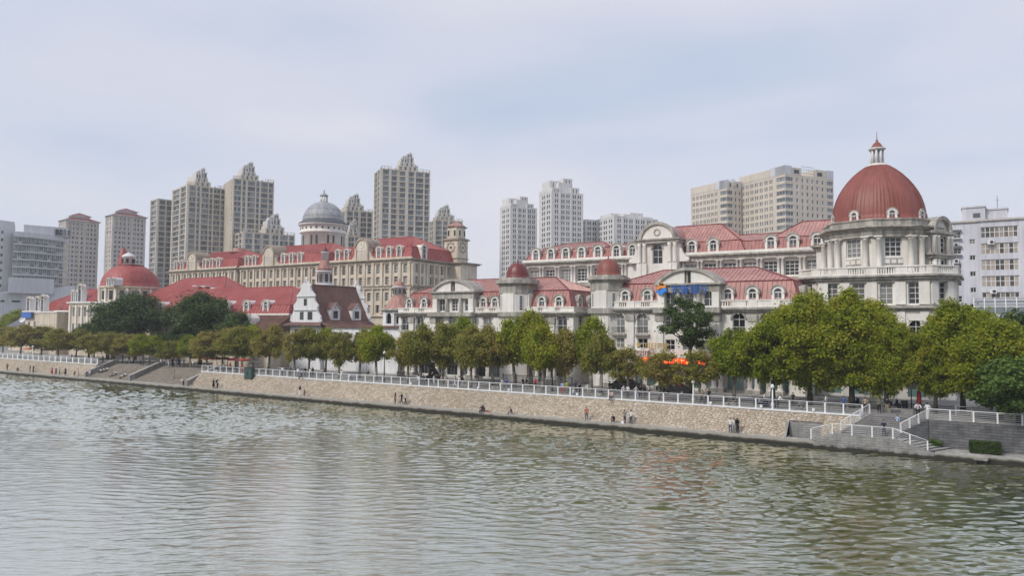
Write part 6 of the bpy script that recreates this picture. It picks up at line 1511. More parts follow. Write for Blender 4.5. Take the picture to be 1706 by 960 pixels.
for k, (rx, rz, zc, lf, ncl) in enumerate(((4.6, 4.2, 7.6, 30000, 60), (3.6, 3.6, 7.2, 20000, 46))):
    me, C = leaf_cloud('crown', 80 + k, rx, rz, zc, ncl, lf, .17, 'leaf_dark', .85, (.14, .29))
    DARK.append((me, trunk_mesh('trunk', 90 + k, C, 4.2, .26, 'bark_dark', .05, 12), rx, zc + rz))
# open-branched dark tree before the bank
me, C = leaf_cloud('crown', 101, 4.3, 4.3, 9.8, 26, 9500, .17, 'leaf_dark', .75, (.15, .25))
OPEN = (me, trunk_mesh('trunk', 102, C, 6.6, .27, 'bark_dark', .02, 16), 4.3, 14.1)
me, C = leaf_cloud('crown', 111, 3.6, 3.3, 3.2, 60, 20000, .16, 'leaf_bright', .7, (.16, .28))
BUSHY = (me, trunk_mesh('trunk', 112, C, 1.2, .2, 'bark_dark', .05, 12), 3.6, 6.5)

def put_tree(proto, label, px, top, d, wpx=None, group=None, name='plane_tree', rot=None, wide=1.12):
    """stand a tree d metres behind the rail so that its crown tops out at a pixel height"""
    me, tm, rx, H = proto
    x = sx(px, d, top); p = at_y(px, top, d); dist = (Vector((x, d, 8)) - CAM).dot(FWD)
    sz = max(.4, (p.z - GZ)) / H
    sw = (wpx * dist / FPX / 2) / rx if wpx else sz
    t = Thing(name, label, 'tree', (x, d, GZ), group)
    rot = rot if rot is not None else (px * 1.37) % 6.28
    t.put('trunk', tm, (x, d, GZ), rot, None, (sz, sz, sz)); t.put('crown', me, (x, d, GZ), rot, None, (sw * wide, sw * wide * (.9 + .2 * ((px * 7) % 10) / 10), sz))
GP = 'plane trees along the promenade'
# (px, crown top py, metres behind rail, crown width px, prototype, what singles it out)
ROW = [
 (6, 546, 7, 46, 1, 'olive plane tree at the far upstream end of the promenade row'),
 (36, 541, 3.5, 50, 0, 'olive plane tree by the white lamp post before the grey roofed house'),
 (70, 543, 7, 48, 2, 'olive plane tree in front of the blue sign board of the red hall'),
 (98, 548, 3, 46, 1, 'brownish plane tree right of the first small orange parasol'),
 (128, 549, 7, 50, 0, 'olive plane tree in front of the red hall left wing windows'),
 (158, 553, 3, 46, 4, 'thin brownish plane tree above the end of the dense white balustrade'),
 (188, 554, 5.5, 50, 2, 'brown-tinged plane tree at the head of the broad steps, left parapet side'),
 (216, 558, 7, 46, 1, 'brown-tinged plane tree over the crowd above the seated step group'),
 (240, 556, 5, 40, 3, 'yellow green plane tree above the middle parapet of the steps'),
 (262, 560, 6.5, 44, 5, 'yellow green plane tree right of the middle step parapet'),
 (290, 566, 5, 42, 4, 'russet plane tree over the teal and blue dressed bystanders'),
 (318, 560, 6, 34, 5, 'pale young plane tree at the right-hand end of the broad steps'),
 (345, 552, 4, 52, 2, 'brownish plane tree over the first red parasols behind the white railing'),
 (372, 548, 7, 50, 0, 'brownish plane tree over the middle of the red parasol row'),
 (398, 545, 3.5, 52, 1, 'brownish plane tree left of the green cabinet on the wall'),
 (424, 541, 7, 54, 3, 'olive plane tree above the single white parasol'),
 (449, 541, 3.5, 46, 0, 'olive plane tree between the white parasol and the gabled house'),
 (492, 548, 3, 36, 4, 'thin plane tree in front of the left wall of the gabled house'),
 (516, 546, 5, 46, 1, 'olive plane tree in front of the first gabled house door'),
 (544, 548, 9, 40, 5, 'fresher green plane tree beneath the first brown roof dormer'),
 (566, 553, 3, 42, 2, 'brownish plane tree behind the person in yellow'),
 (600, 548, 5, 46, 0, 'olive plane tree beneath the second brown roof dormer'),
 (628, 541, 4, 50, 3, 'green plane tree in front of the copper cupola pavilion'),
 (680, 554, 2.4, 50, 1, 'dark leafy plane tree standing over the cream stone lion'),
 (702, 540, 3, 54, 0, 'pale olive plane tree between the cream lion and the dark lion'),
 (738, 537, 4.5, 58, 2, 'brownish plane tree standing over the dark bronze lion'),
 (770, 531, 9, 56, 5, 'green plane tree below the left arched pediment'),
 (785, 545, 2.5, 56, 1, 'olive plane tree right of the dark bronze lion'),
 (822, 543, 4, 54, 0, 'olive plane tree before the pale slit turret'),
 (858, 527, 6, 58, 3, 'green plane tree directly under the dark red turret dome'),
 (886, 514, 8, 54, 3, 'tallest green plane tree right of the dark red turret dome'),
 (905, 545, 3, 58, 5, 'dense green plane tree by the thick dark trunk and white pillar'),
 (940, 548, 4.5, 54, 2, 'brownish plane tree above the red flags'),
 (985, 530, 6, 56, 5, 'pale airy plane tree in front of the domed corner turret'),
 (1002, 552, 3.5, 50, 0, 'olive plane tree before the small blue shop sign'),
 (1046, 575, 4.5, 48, 4, 'small thin plane tree left of the red light board'),
 (1098, 582, 1.8, 62, 4, 'small leaning plane tree below the red light board'),
 (1165, 580, 3, 60, 4, 'low plane tree at the foot of the open dark tree'),
 (1222, 546, 4.5, 66, 3, 'plane tree with pale forked trunk before the paired columns'),
]
for i, (px_, top, d, w_, k, lab) in enumerate(ROW): put_tree(PROTO[k], lab, px_, top, d, w_, GP, wide=1.45)
put_tree(OPEN, 'tall dark green tree with open forked branches in front of the bank sign', 1150, 486, 9.5, 106, name='tall_tree', rot=1.2)
GB = 'big olive plane trees by the landing stair'
put_tree(BIG[2], 'big olive plane tree, leftmost of the large group, over the parked scooters', 1286, 512, 5.0, 116, GB, wide=1.0)
put_tree(BIG[0], 'big olive plane tree whose crown hides the lower right corner of the bank', 1347, 474, 7.5, 150, GB, wide=1.0)
put_tree(BIG[1], 'big olive plane tree under the left side of the rotunda terrace', 1416, 468, 7.0, 158, GB, wide=1.0)
put_tree(BIG[0], 'big olive plane tree right above the head of the landing stair', 1474, 508, 6.0, 104, GB, rot=2., wide=1.0)
put_tree(BIG[1], 'big yellowish plane tree behind the two people in white', 1600, 486, 8.0, 140, GB, rot=4.4, wide=1.12)
put_tree(BIG[2], 'big yellowish plane tree beneath the glass canopy', 1662, 522, 5.0, 140, GB, rot=.7, wide=1.15)
put_tree(BIG[2], 'shorter olive plane tree between the stair head and the vertical sign', 1556, 556, 6.5, 84, GB, rot=3.1, wide=1.0)
put_tree(DARK[1], 'dark green tree squeezed between the two large olive crowns', 1528, 548, 15.0, 66, name='dark_tree')
put_tree(DARK[1], 'dark green tree just behind the bright bushy tree on the quay', 1700, 512, 14, 110, name='dark_tree')
put_tree(BUSHY, 'dense bright green bushy tree leaning over the quay wall railing', 1694, 582, 1.9, 150, name='bushy_tree')
put_tree(DARK[0], 'large dark green tree hiding the wall beneath the low red dome', 228, 485, 14, 120, name='dark_tree', rot=.4)
put_tree(DARK[1], 'dark green tree left of the large one below the red dome', 182, 506, 12.5, 64, name='dark_tree')
put_tree(DARK[0], 'large rounded dark green tree in front of the long red roof', 336, 483, 13, 112, name='dark_tree', rot=2.6)
put_tree(DARK[1], 'smaller dark green tree beside the faded brown roof', 396, 516, 12.5, 62, name='dark_tree', rot=3.3)
put_tree(DARK[1], 'dark green tree low in front of the red hall, left of its portico', 150, 536, 13, 56, name='dark_tree', rot=5)
put_tree(BIG[2], 'bright green tree behind the grey roofed house at the far left', 30, 513, 45, 60, name='green_tree', rot=5)
put_tree(DARK[1], 'dark green tree low over the cafe parasols beside the steps', 300, 540, 11, 70, name='dark_tree', rot=1)
# clipped hedge on the lower quay
rng = np.random.default_rng(5)
def hedge():
    n = 9000; x0, x1, y0, y1, z0, z1 = 53.9, 56.3, -1.7, -.75, .75, 1.75
    P = np.empty((n, 3)); f = rng.integers(0, 5, n); u = rng.uniform(0, 1, (n, 3))
    P[:, 0] = x0 + (x1 - x0) * u[:, 0]; P[:, 1] = y0 + (y1 - y0) * u[:, 1]; P[:, 2] = z0 + (z1 - z0) * u[:, 2]
    P[f == 0, 1] = y0; P[f == 1, 1] = y1; P[f == 2, 0] = x0; P[f == 3, 0] = x1; P[f == 4, 2] = z1
    P += rng.normal(size=(n, 3)) * .045
    N_ = rng.normal(size=(n, 3)); N_ /= np.linalg.norm(N_, axis=1)[:, None]; A = np.cross(N_, rng.normal(size=(n, 3))); A /= np.linalg.norm(A, axis=1)[:, None]; B = np.cross(N_, A); s = .07
    V = np.stack([P - A * s, P - B * s * .7, P + A * s, P + B * s * .7], 1).reshape(-1, 3)
    b = MB(); b.v = [tuple(map(float, v)) for v in V]; b.f = [[4 * i, 4 * i + 1, 4 * i + 2, 4 * i + 3] for i in range(n)]; b.names = ['leaf_dark']; b.m = [0] * n; b.smooth = [False] * n
    t = Thing('clipped_hedge', 'box-clipped dark green hedge on the lower quay against the dark block wall', 'hedge', (55.1, -1.2, .65)); t.part('foliage', b)
    s_ = MB(); s_.box(x0 + .1, x1 - .1, y0 + .1, y1 - .1, .66, z1 - .12, 'bark_dark'); t.part('stems', s_)
    me, C = leaf_cloud('crown', 130, .8, .6, .5, 14, 1500, .08, 'leaf_bright')
    t = Thing('weed_bush', 'small wild green bush growing at the foot of the quay wall by the side steps', 'bush', (50.9, -.35, .65)); t.put('foliage', me, (50.9, -.35, .65)); b = MB(); b.tube([(50.9, -.35, .6), (50.9, -.35, 1.2)], .03, 'bark'); t.part('stem', b)
hedge()
# ================================================================== people
PAL = dict(white=(.72, .72, .72), black=(.012, .012, .014), grey=(.22, .23, .24), navy=(.02, .03, .075), jeans=(.05, .075, .13), red=(.42, .02, .03), orange=(.42, .13, .06), yellow=(.7, .55, .03),
    tan=(.36, .27, .19), brown=(.10, .06, .04), teal=(.10, .24, .24), blue=(.05, .11, .32), lightblue=(.32, .42, .62), pink=(.62, .42, .42), green=(.10, .15, .10), purple=(.07, .055, .11), khaki=(.33, .29, .20), lime=(.35, .38, .05))
for k_, c_ in PAL.items(): plain('cloth_' + k_, c_, .85, spec=.2)
plain('skin', (.42, .26, .19), .6); plain('hair_black', (.012, .010, .009), .6); plain('shoe_dark', (.03, .03, .03), .6); plain('shoe_white', (.7, .7, .7), .6); plain('eye_dark', (.01, .01, .01), .4); plain('bag_white', (.75, .75, .75), .6)

def skeleton(pose):
    """joints of a 1.7 m figure facing -y"""
    J = dict(pelvis=(0, 0, .93), belly=(0, .0, 1.10), chest=(0, .0, 1.30), collar=(0, .01, 1.43), neck=(0, 0, 1.49), jaw=(0, -.025, 1.54), head=(0, -.01, 1.61), crown=(0, .0, 1.67), nose=(0, -.115, 1.585))
    for s, n in ((-1, 'l'), (1, 'r')):
        J.update({n + 'sho': (s * .175, .01, 1.39), n + 'elb': (s * .23, .03, 1.12), n + 'wri': (s * .235, -.06, .89), n + 'palm': (s * .235, -.085, .82), n + 'hip': (s * .09, 0, .88), n + 'kne': (s * .10, -.01, .49), n + 'ank': (s * .105, .03, .09), n + 'toe': (s * .12, -.13, .035)})
    J = {k: Vector(v) for k, v in J.items()}
    up = ('belly', 'chest', 'collar', 'neck', 'jaw', 'head', 'crown', 'nose', 'lsho', 'rsho', 'lelb', 'relb', 'lwri', 'rwri', 'lpalm', 'rpalm')
    def lean(a, piv=(0, 0, .93)):
        M = Matrix.Rotation(a, 3, 'X'); pv = Vector(piv)
        for k in up: J[k] = M @ (J[k] - pv) + pv
    if pose == 'walk':
        J['lkne'] = Vector((-.1, -.2, .52)); J['lank'] = Vector((-.1, -.28, .11)); J['ltoe'] = Vector((-.1, -.44, .06)); J['rkne'] = Vector((.1, .08, .5)); J['rank'] = Vector((.1, .36, .15)); J['rtoe'] = Vector((.1, .26, .03))
        J['lelb'] = Vector((-.22, .2, 1.15)); J['lwri'] = Vector((-.22, .14, .93)); J['lpalm'] = Vector((-.22, .1, .86)); J['relb'] = Vector((.22, -.1, 1.14)); J['rwri'] = Vector((.2, -.3, 1.0)); J['rpalm'] = Vector((.19, -.36, .96))
    if pose == 'phone':
        J['relb'] = Vector((.22, -.08, 1.14)); J['rwri'] = Vector((.1, -.27, 1.25)); J['rpalm'] = Vector((.07, -.31, 1.31)); J['lelb'] = Vector((-.23, -.02, 1.13)); J['lwri'] = Vector((-.06, -.22, 1.08)); J['lpalm'] = Vector((-.0, -.24, 1.1)); J['lkne'].y = -.08; J['lank'].y = -.02
    if pose == 'lean':
        lean(R(28)); J['lwri'] = Vector((-.2, -.52, 1.06)); J['rwri'] = Vector((.2, -.52, 1.06)); J['lelb'] = Vector((-.27, -.34, 1.07)); J['relb'] = Vector((.27, -.34, 1.07)); J['lpalm'] = Vector((-.12, -.57, 1.07)); J['rpalm'] = Vector((.12, -.57, 1.07))
    if pose == 'bend':
        lean(R(62)); 
        for s, n in ((-1, 'l'), (1, 'r')): J[n + 'elb'] = Vector((s * .2, -.48, .86)); J[n + 'wri'] = Vector((s * .16, -.55, .62)); J[n + 'palm'] = Vector((s * .15, -.57, .55))
    if pose in ('sit', 'steps', 'edge', 'crouch'):
        dz = {'sit': -.78, 'steps': -.78, 'edge': -.8, 'crouch': -.62}[pose]
        for k in list(J):
            if k in up or k in ('pelvis', 'lhip', 'rhip'): J[k] = J[k] + Vector((0, 0, dz))
        lean(R(18 if pose != 'edge' else 6), (0, 0, .93 + dz)); z = .93 + dz
        for s, n in ((-1, 'l'), (1, 'r')):
            if pose == 'sit': K, A, T = (s * .13, -.36, .47), (s * .12, -.50, .08), (s * .13, -.65, .035)
            elif pose == 'crouch': K, A, T = (s * .17, -.33, .45), (s * .14, -.08, .09), (s * .16, -.24, .035)
            elif pose == 'steps': K, A, T = (s * .12, -.40, .22), (s * .12, -.46, -.2), (s * .13, -.62, -.26)
            else: K, A, T = (s * .12, -.42, .12), (s * .11, -.44, -.32), (s * .12, -.58, -.38)
            J[n + 'kne'], J[n + 'ank'], J[n + 'toe'] = Vector(K), Vector(A), Vector(T)
            J[n + 'elb'] = Vector((s * .25, -.22, .36 if pose != 'edge' else z + .22)); J[n + 'wri'] = Vector((s * .12, -.38, .42 if pose != 'crouch' else .40)) if pose != 'edge' else Vector((s * .26, .02, z - .05))
            J[n + 'palm'] = J[n + 'wri'] + Vector((-s * .05, -.05, .0)) if pose != 'edge' else Vector((s * .27, .0, z - .1))
    return J
RAD = dict(pelvis=(.15, .115), belly=(.135, .10), chest=(.16, .115), collar=(.10, .08), neck=(.055, .058), jaw=(.066, .078), head=(.076, .094), crown=(.06, .072), nose=(.014, .014), sho=(.068, .066), elb=(.044, .044), wri=(.031, .028), palm=(.038, .022), hip=(.098, .10), kne=(.063, .063), ank=(.042, .045), toe=(.042, .034))
_BODY = {}
def body_mesh(pose):
    if pose in _BODY: return _BODY[pose]
    J = skeleton(pose); names = list(J); vs = [J[k] for k in names]; rad = [RAD[k if k in RAD else k[1:]] for k in names]
    ed = [('pelvis', 'belly'), ('belly', 'chest'), ('chest', 'collar'), ('collar', 'neck'), ('neck', 'jaw'), ('jaw', 'head'), ('head', 'crown'), ('head', 'nose')]
    for n in 'lr': ed += [('collar', n + 'sho'), (n + 'sho', n + 'elb'), (n + 'elb', n + 'wri'), (n + 'wri', n + 'palm'), ('pelvis', n + 'hip'), (n + 'hip', n + 'kne'), (n + 'kne', n + 'ank'), (n + 'ank', n + 'toe')]
    E = [(names.index(a), names.index(c)) for a, c in ed]
    for n, s in (('l', -1), ('r', 1)):            # fingers: four unequal chains and a thumb from the side of the palm
        w, p = J[n + 'wri'], J[n + 'palm']; d = (p - w).normalized(); side = d.cross(Vector((0, 1, 0)) if abs(d.y) < .9 else Vector((0, 0, 1))).normalized()
        for k, ln in enumerate((.068, .08, .076, .058)):
            a = p + side * (.026 - .0175 * k) + d * .035; b_ = a + d * ln * .5; c_ = b_ + d * ln * .5 + Vector((0, -.012, 0))
            i = len(vs); vs += [a, b_, c_]; rad += [(.0095, .0095), (.009, .009), (.007, .007)]; E += [(names.index(n + 'palm'), i), (i, i + 1), (i + 1, i + 2)]
        a = p + side * .045 - d * .005; i = len(vs); vs += [a, a + side * .02 + d * .035]; rad += [(.011, .011), (.008, .008)]; E += [(names.index(n + 'palm'), i), (i, i + 1)]
    me = bpy.data.meshes.new('body_src'); me.from_pydata([tuple(v) for v in vs], E, []); ob = bpy.data.objects.new('body_src', me); COL.objects.link(ob)
    sk = ob.modifiers.new('skin', 'SKIN'); sk.branch_smoothing = .4
    for k, r in enumerate(rad): me.skin_vertices[0].data[k].radius = r
    me.skin_vertices[0].data[0].use_root = True
    sb = ob.modifiers.new('sub', 'SUBSURF'); sb.levels = 1; sb.render_levels = 1
    bpy.context.view_layer.update(); dg = bpy.context.evaluated_depsgraph_get()
    out = bpy.data.meshes.new_from_object(ob.evaluated_get(dg)); bpy.data.objects.remove(ob); out.name = 'body'
    out.materials.clear()
    for m in ('skin', 'cloth_white', 'cloth_black', 'shoe_dark', 'eye_dark'): out.materials.append(MATS[m])
    zone = {}
    for a, c in ed:
        k = c[1:] if c[0] in 'lr' and c[1:] in RAD else c
        zone[(a, c)] = {'belly': 1, 'chest': 1, 'collar': 1, 'sho': 1, 'elb': 1, 'wri': 0, 'palm': 0, 'hip': 2, 'kne': 2, 'ank': 2, 'toe': 3}.get(k, 0)
    segs = [(J[a], J[c], z) for (a, c), z in zone.items()]
    for p in out.polygons:
        q = p.center; best = (9, 0)
        for a, c, z in segs:
            d = c - a; t_ = max(0, min(1, (q - a).dot(d) / d.length_squared)); ds = (q - a - d * t_).length
            if ds < best[0]: best = (ds, z)
        p.material_index = best[1]; p.use_smooth = True
    face = J['head'] - J['jaw']; fw = (J['nose'] - J['head']); rt = fw.cross(face).normalized()
    for s in (-1, 1):
        e = J['head'] + fw.normalized() * .09 + rt * s * .032 + face * .1
        out.polygons[min(range(len(out.polygons)), key=lambda i: (out.polygons[i].center - e).length)].material_index = 4
    # hair cap fitted to the skull
    hb = bmesh.new(); bmesh.ops.create_icosphere(hb, subdivisions=2, radius=1)
    c0 = J['head'].lerp(J['crown'], .35); upv = (J['crown'] - J['jaw']).normalized(); fwd = (fw - upv * fw.dot(upv)).normalized(); rr = fwd.cross(upv)
    for v in hb.verts: v.co = c0 + rr * v.co.x * .088 + fwd * (v.co.y * .106 - .016) + upv * (v.co.z * .098 + .012)
    dl = [v for v in hb.verts if (v.co - c0).dot(upv) < -.035 - .0 and (v.co - c0).dot(fwd) > -.03 or ((v.co - c0).dot(fwd) > .055 and (v.co - c0).dot(upv) < .05)]
    bmesh.ops.delete(hb, geom=dl, context='VERTS'); hm = bpy.data.meshes.new('hair'); hb.to_mesh(hm); hb.free(); hm.materials.append(MATS['hair_black'])
    for p in hm.polygons: p.use_smooth = True
    _BODY[pose] = (out, hm, J); return _BODY[pose]
_b = MB(); _b.lathe([(.15, .1), (.19, -.2), (.23, -.55)], 'cloth_black', seg=12); SKIRT = _b.mesh('skirt')
_b = MB(); _b.box(-.15, .15, .1, .27, -.02, .4, 'cloth_black'); _b.box(-.12, -.07, -.14, .1, .36, .41, 'cloth_black'); _b.box(.07, .12, -.14, .1, .36, .41, 'cloth_black'); _b.tube([(-.1, -.13, .4), (-.12, -.13, .1), (-.12, .1, .02)], .018, 'cloth_black', 4); _b.tube([(.1, -.13, .4), (.12, -.13, .1), (.12, .1, .02)], .018, 'cloth_black', 4); PACK = _b.mesh('backpack')
_b = MB(); _b.box(-.16, .16, -.07, .07, 0, .3, 'bag_white'); _b.tube([(-.08, 0, .3), (-.07, 0, .46), (.07, 0, .46), (.08, 0, .3)], .012, 'bag_white', 4); BAG = _b.mesh('carrier_bag')
_b = MB()
for j in range(9): a_, c_ = PI * j / 8 - PI / 2, 0
_b.lathe([(.055, -.22), (.1, -.1), (.11, .0), (.1, .06)], 'hair_black', seg=10); LONGH = _b.mesh('long_hair')

def person(x, y, z, face, pose, top, leg, label, h=1.68, skirt=False, pack=None, group=None, longhair=False):
    me, hm, J = body_mesh(pose)
    o = bpy.data.objects.new('person', me); COL.objects.link(o); o.location = (x, y, z); o.rotation_euler.z = R(face); s = h / 1.72; o.scale = (s * 1.12, s * 1.12, s)
    for i, m in ((1, 'cloth_' + top), (2, 'cloth_' + leg)):
        o.material_slots[i].link = 'OBJECT'; o.material_slots[i].material = MATS[m]
    tag(o, label, 'person', group)
    hr = bpy.data.objects.new('hair', hm); COL.objects.link(hr); hr.parent = o
    if longhair:
        q = bpy.data.objects.new('long_hair', LONGH); COL.objects.link(q); q.parent = o; q.location = J['head'] + Vector((0, .04, -.02))
    if skirt:
        q = bpy.data.objects.new('skirt', SKIRT); COL.objects.link(q); q.parent = o; q.location = J['pelvis']; q.material_slots[0].link = 'OBJECT'; q.material_slots[0].material = MATS['cloth_' + leg]
    if pack:
        q = bpy.data.objects.new('backpack', PACK); COL.objects.link(q); q.parent = o; q.location = J['chest'] - Vector((0, 0, .18)); q.material_slots[0].link = 'OBJECT'; q.material_slots[0].material = MATS['cloth_' + pack]
    return o
# face: 0 looks at the river, 90 along the bank to the right, -90 to the left, 180 away from the river
GW = 'people on the lower walkway'; GR = 'people along the railing'; GS = 'people on the broad steps'
PD = -2.75
for a in (
 (11, 'walk', 'brown', 'black', -90, 'person in dark brown jacket walking at the far upstream end of the walkway'),
 (28, 'crouch', 'black', 'black', 20, 'person in black crouching on the walkway upstream'),
 (49, 'stand', 'black', 'grey', 0, 'person in black top and grey trousers, left of a close dark pair on the walkway'),
 (53, 'stand', 'black', 'black', 10, 'person all in black, right of a close dark pair on the walkway'),
 (85, 'stand', 'red', 'red', 0, 'person dressed all in red on the lower walkway'),
 (92.5, 'phone', 'grey', 'black', 40, 'person in grey top and black trousers just right of the one in red'),
 (97, 'stand', 'grey', 'black', -20, 'person in grey striped top, second to the right of the one in red'),
 (107, 'walk', 'black', 'black', 90, 'person in long black coat walking alone between two small groups'),
 (124, 'bend', 'white', 'black', 60, 'person in white shirt and black trousers bending over near the balustrade end'),
 (130, 'phone', 'white', 'tan', -30, 'person in white top and tan trousers beside the bending one'),
 (148, 'stand', 'white', 'grey', 30, 'person in white shirt and grey trousers by the first step parapet'),
 (305, 'bend', 'white', 'black', -60, 'person in white shirt and black shorts bending beside the last step parapet'),
 (313, 'stand', 'white', 'grey', 120, 'person in white top and grey trousers standing behind the bending one'),
 (355, 'stand', 'black', 'black', 180, 'person in black dress beside two white shirted companions'),
 (361, 'stand', 'white', 'black', 180, 'person in white shirt carrying a black backpack on the walkway'),
 (499.5, 'stand', 'black', 'white', 180, 'person in black top and white trousers on the walkway below the gabled house'),
 (508, 'stand', 'brown', 'brown', 160, 'small child in brown beside the person in white trousers'),
 (659, 'stand', 'black', 'black', -30, 'person with long black hair, all in black, standing apart from a walking pair'),
 (669.5, 'walk', 'black', 'black', 90, 'person in black walking beside one in a white shirt'),
 (675, 'walk', 'white', 'black', 90, 'person in white shirt and black trousers walking beside one in black'),
 (854, 'sit', 'black', 'grey', -40, 'person in black sitting on the walkway, arms round the knees'),
 (978, 'stand', 'orange', 'jeans', 10, 'person in orange top and blue jeans standing on the walkway'),
 (1023, 'crouch', 'black', 'black', 0, 'person in black squatting on the walkway left of a standing pair'),
 (1041.5, 'phone', 'grey', 'purple', 150, 'person in grey top and dark purple trousers with a white bag at the feet'),
 (1050.5, 'stand', 'white', 'jeans', 170, 'person in white top and dark jeans, right of the one in grey'),
 (1217, 'stand', 'white', 'jeans', 20, 'person in white shirt and jeans, left of three close together on the walkway'),
 (1223.5, 'phone', 'white', 'grey', 0, 'person in white in the middle of three close together'),
 (1228.5, 'stand', 'black', 'black', 150, 'tall person in black with a black backpack, right of three close together')):
    x = sx(a[0], PD, 670)
    h = 1.2 if 'child' in a[5] else 1.68
    person(x, PD + .15 * math.sin(a[0]), WZ, a[4], a[1], a[2], a[3], a[5], h, 'dress' in a[5] or 'coat' in a[5], 'black' if 'backpack' in a[5] else None, GW, 'long black hair' in a[5])
x = sx(1038, PD, 700); t = Thing('carrier_bag', 'white carrier bag standing on the walkway by the person in grey', 'bag', (x, PD - .1, WZ)); t.put('bag', BAG, (x, PD - .1, WZ))
# over the water's edge and on the coping
x = sx(803, -3.25, 690); person(x, -3.2, WZ + .1, 0, 'edge', 'black', 'navy', 'person in black sitting on the walkway edge with legs over the water', group=GW)
x = sx(807, -2.7, 685); person(x, -2.75, WZ, 10, 'sit', 'grey', 'black', 'person in grey sitting beside the red mat on the walkway', group=GW)
x = sx(813, -2.7, 687); b = MB(); b.box(x - .45, x + .45, -2.9, -2.5, WZ + .004, WZ + .05, 'cloth_red'); b.box(x - .45, x - .37, -2.92, -2.48, WZ + .004, WZ + .07, 'cloth_red'); single('picnic_mat', b, 'small red mat lying on the walkway beside the person in grey', 'mat', (x, -2.7, WZ))
for px_, tp, lg, lab in ((502.5, 'navy', 'black', 'person in navy sitting on the coping outside the railing'), (1019.5, 'pink', 'black', 'person in pale pink top sitting on the coping outside the railing')):
    x = sx(px_, -.05, 655); person(x, -.12, GZ + .16, 0, 'edge', tp, lg, lab, group=GR)
# people sitting on the broad steps
def on_step(px, py, pose, top, leg, face, label):
    p = None
    for k in range(60):                          # find the step whose tread the pixel falls on
        v = -2.2 + k * .1; z = WZ + 2.6 * (min(15, int((v + 2.3) / (6.5 / 16))) + 1) / 16; q = at_y(px, py, v)
        if p is None or abs(q.z - z) < p[0]: p = (abs(q.z - z), q.x, v, z)
    person(p[1], p[2], p[3], face, pose, top, leg, label, 1.66, group=GS)
for a in ((169, 621, 'steps', 'white', 'navy', 0, 'person in white sitting on the steps, left of three beside the first parapet'), (174, 620, 'steps', 'white', 'black', 0, 'person in white sitting on the steps, middle of three beside the first parapet'), (179, 618, 'steps', 'white', 'black', 20, 'person in white sitting on the steps, right of three beside the first parapet'),
          (188, 628, 'steps', 'grey', 'black', -40, 'person in grey sitting on the lower steps, left in a facing pair'), (194, 625, 'steps', 'white', 'black', 30, 'person in white sitting on the lower steps, right in a facing pair'),
          (204, 630, 'steps', 'white', 'black', 0, 'person in white and black on the lowest steps, left of two huddled close'), (210, 627, 'steps', 'white', 'navy', 0, 'person in white with pale cap on the lower steps, right of two huddled close'),
          (227, 629, 'steps', 'white', 'black', 60, 'person in white sitting alone at the foot of the middle parapet'), (233, 627, 'steps', 'lightblue', 'jeans', -90, 'person in light blue sitting against the middle parapet'), (290, 632, 'stand', 'grey', 'grey', -20, 'person in grey clasping a white bag by the last step parapet')): on_step(*a)
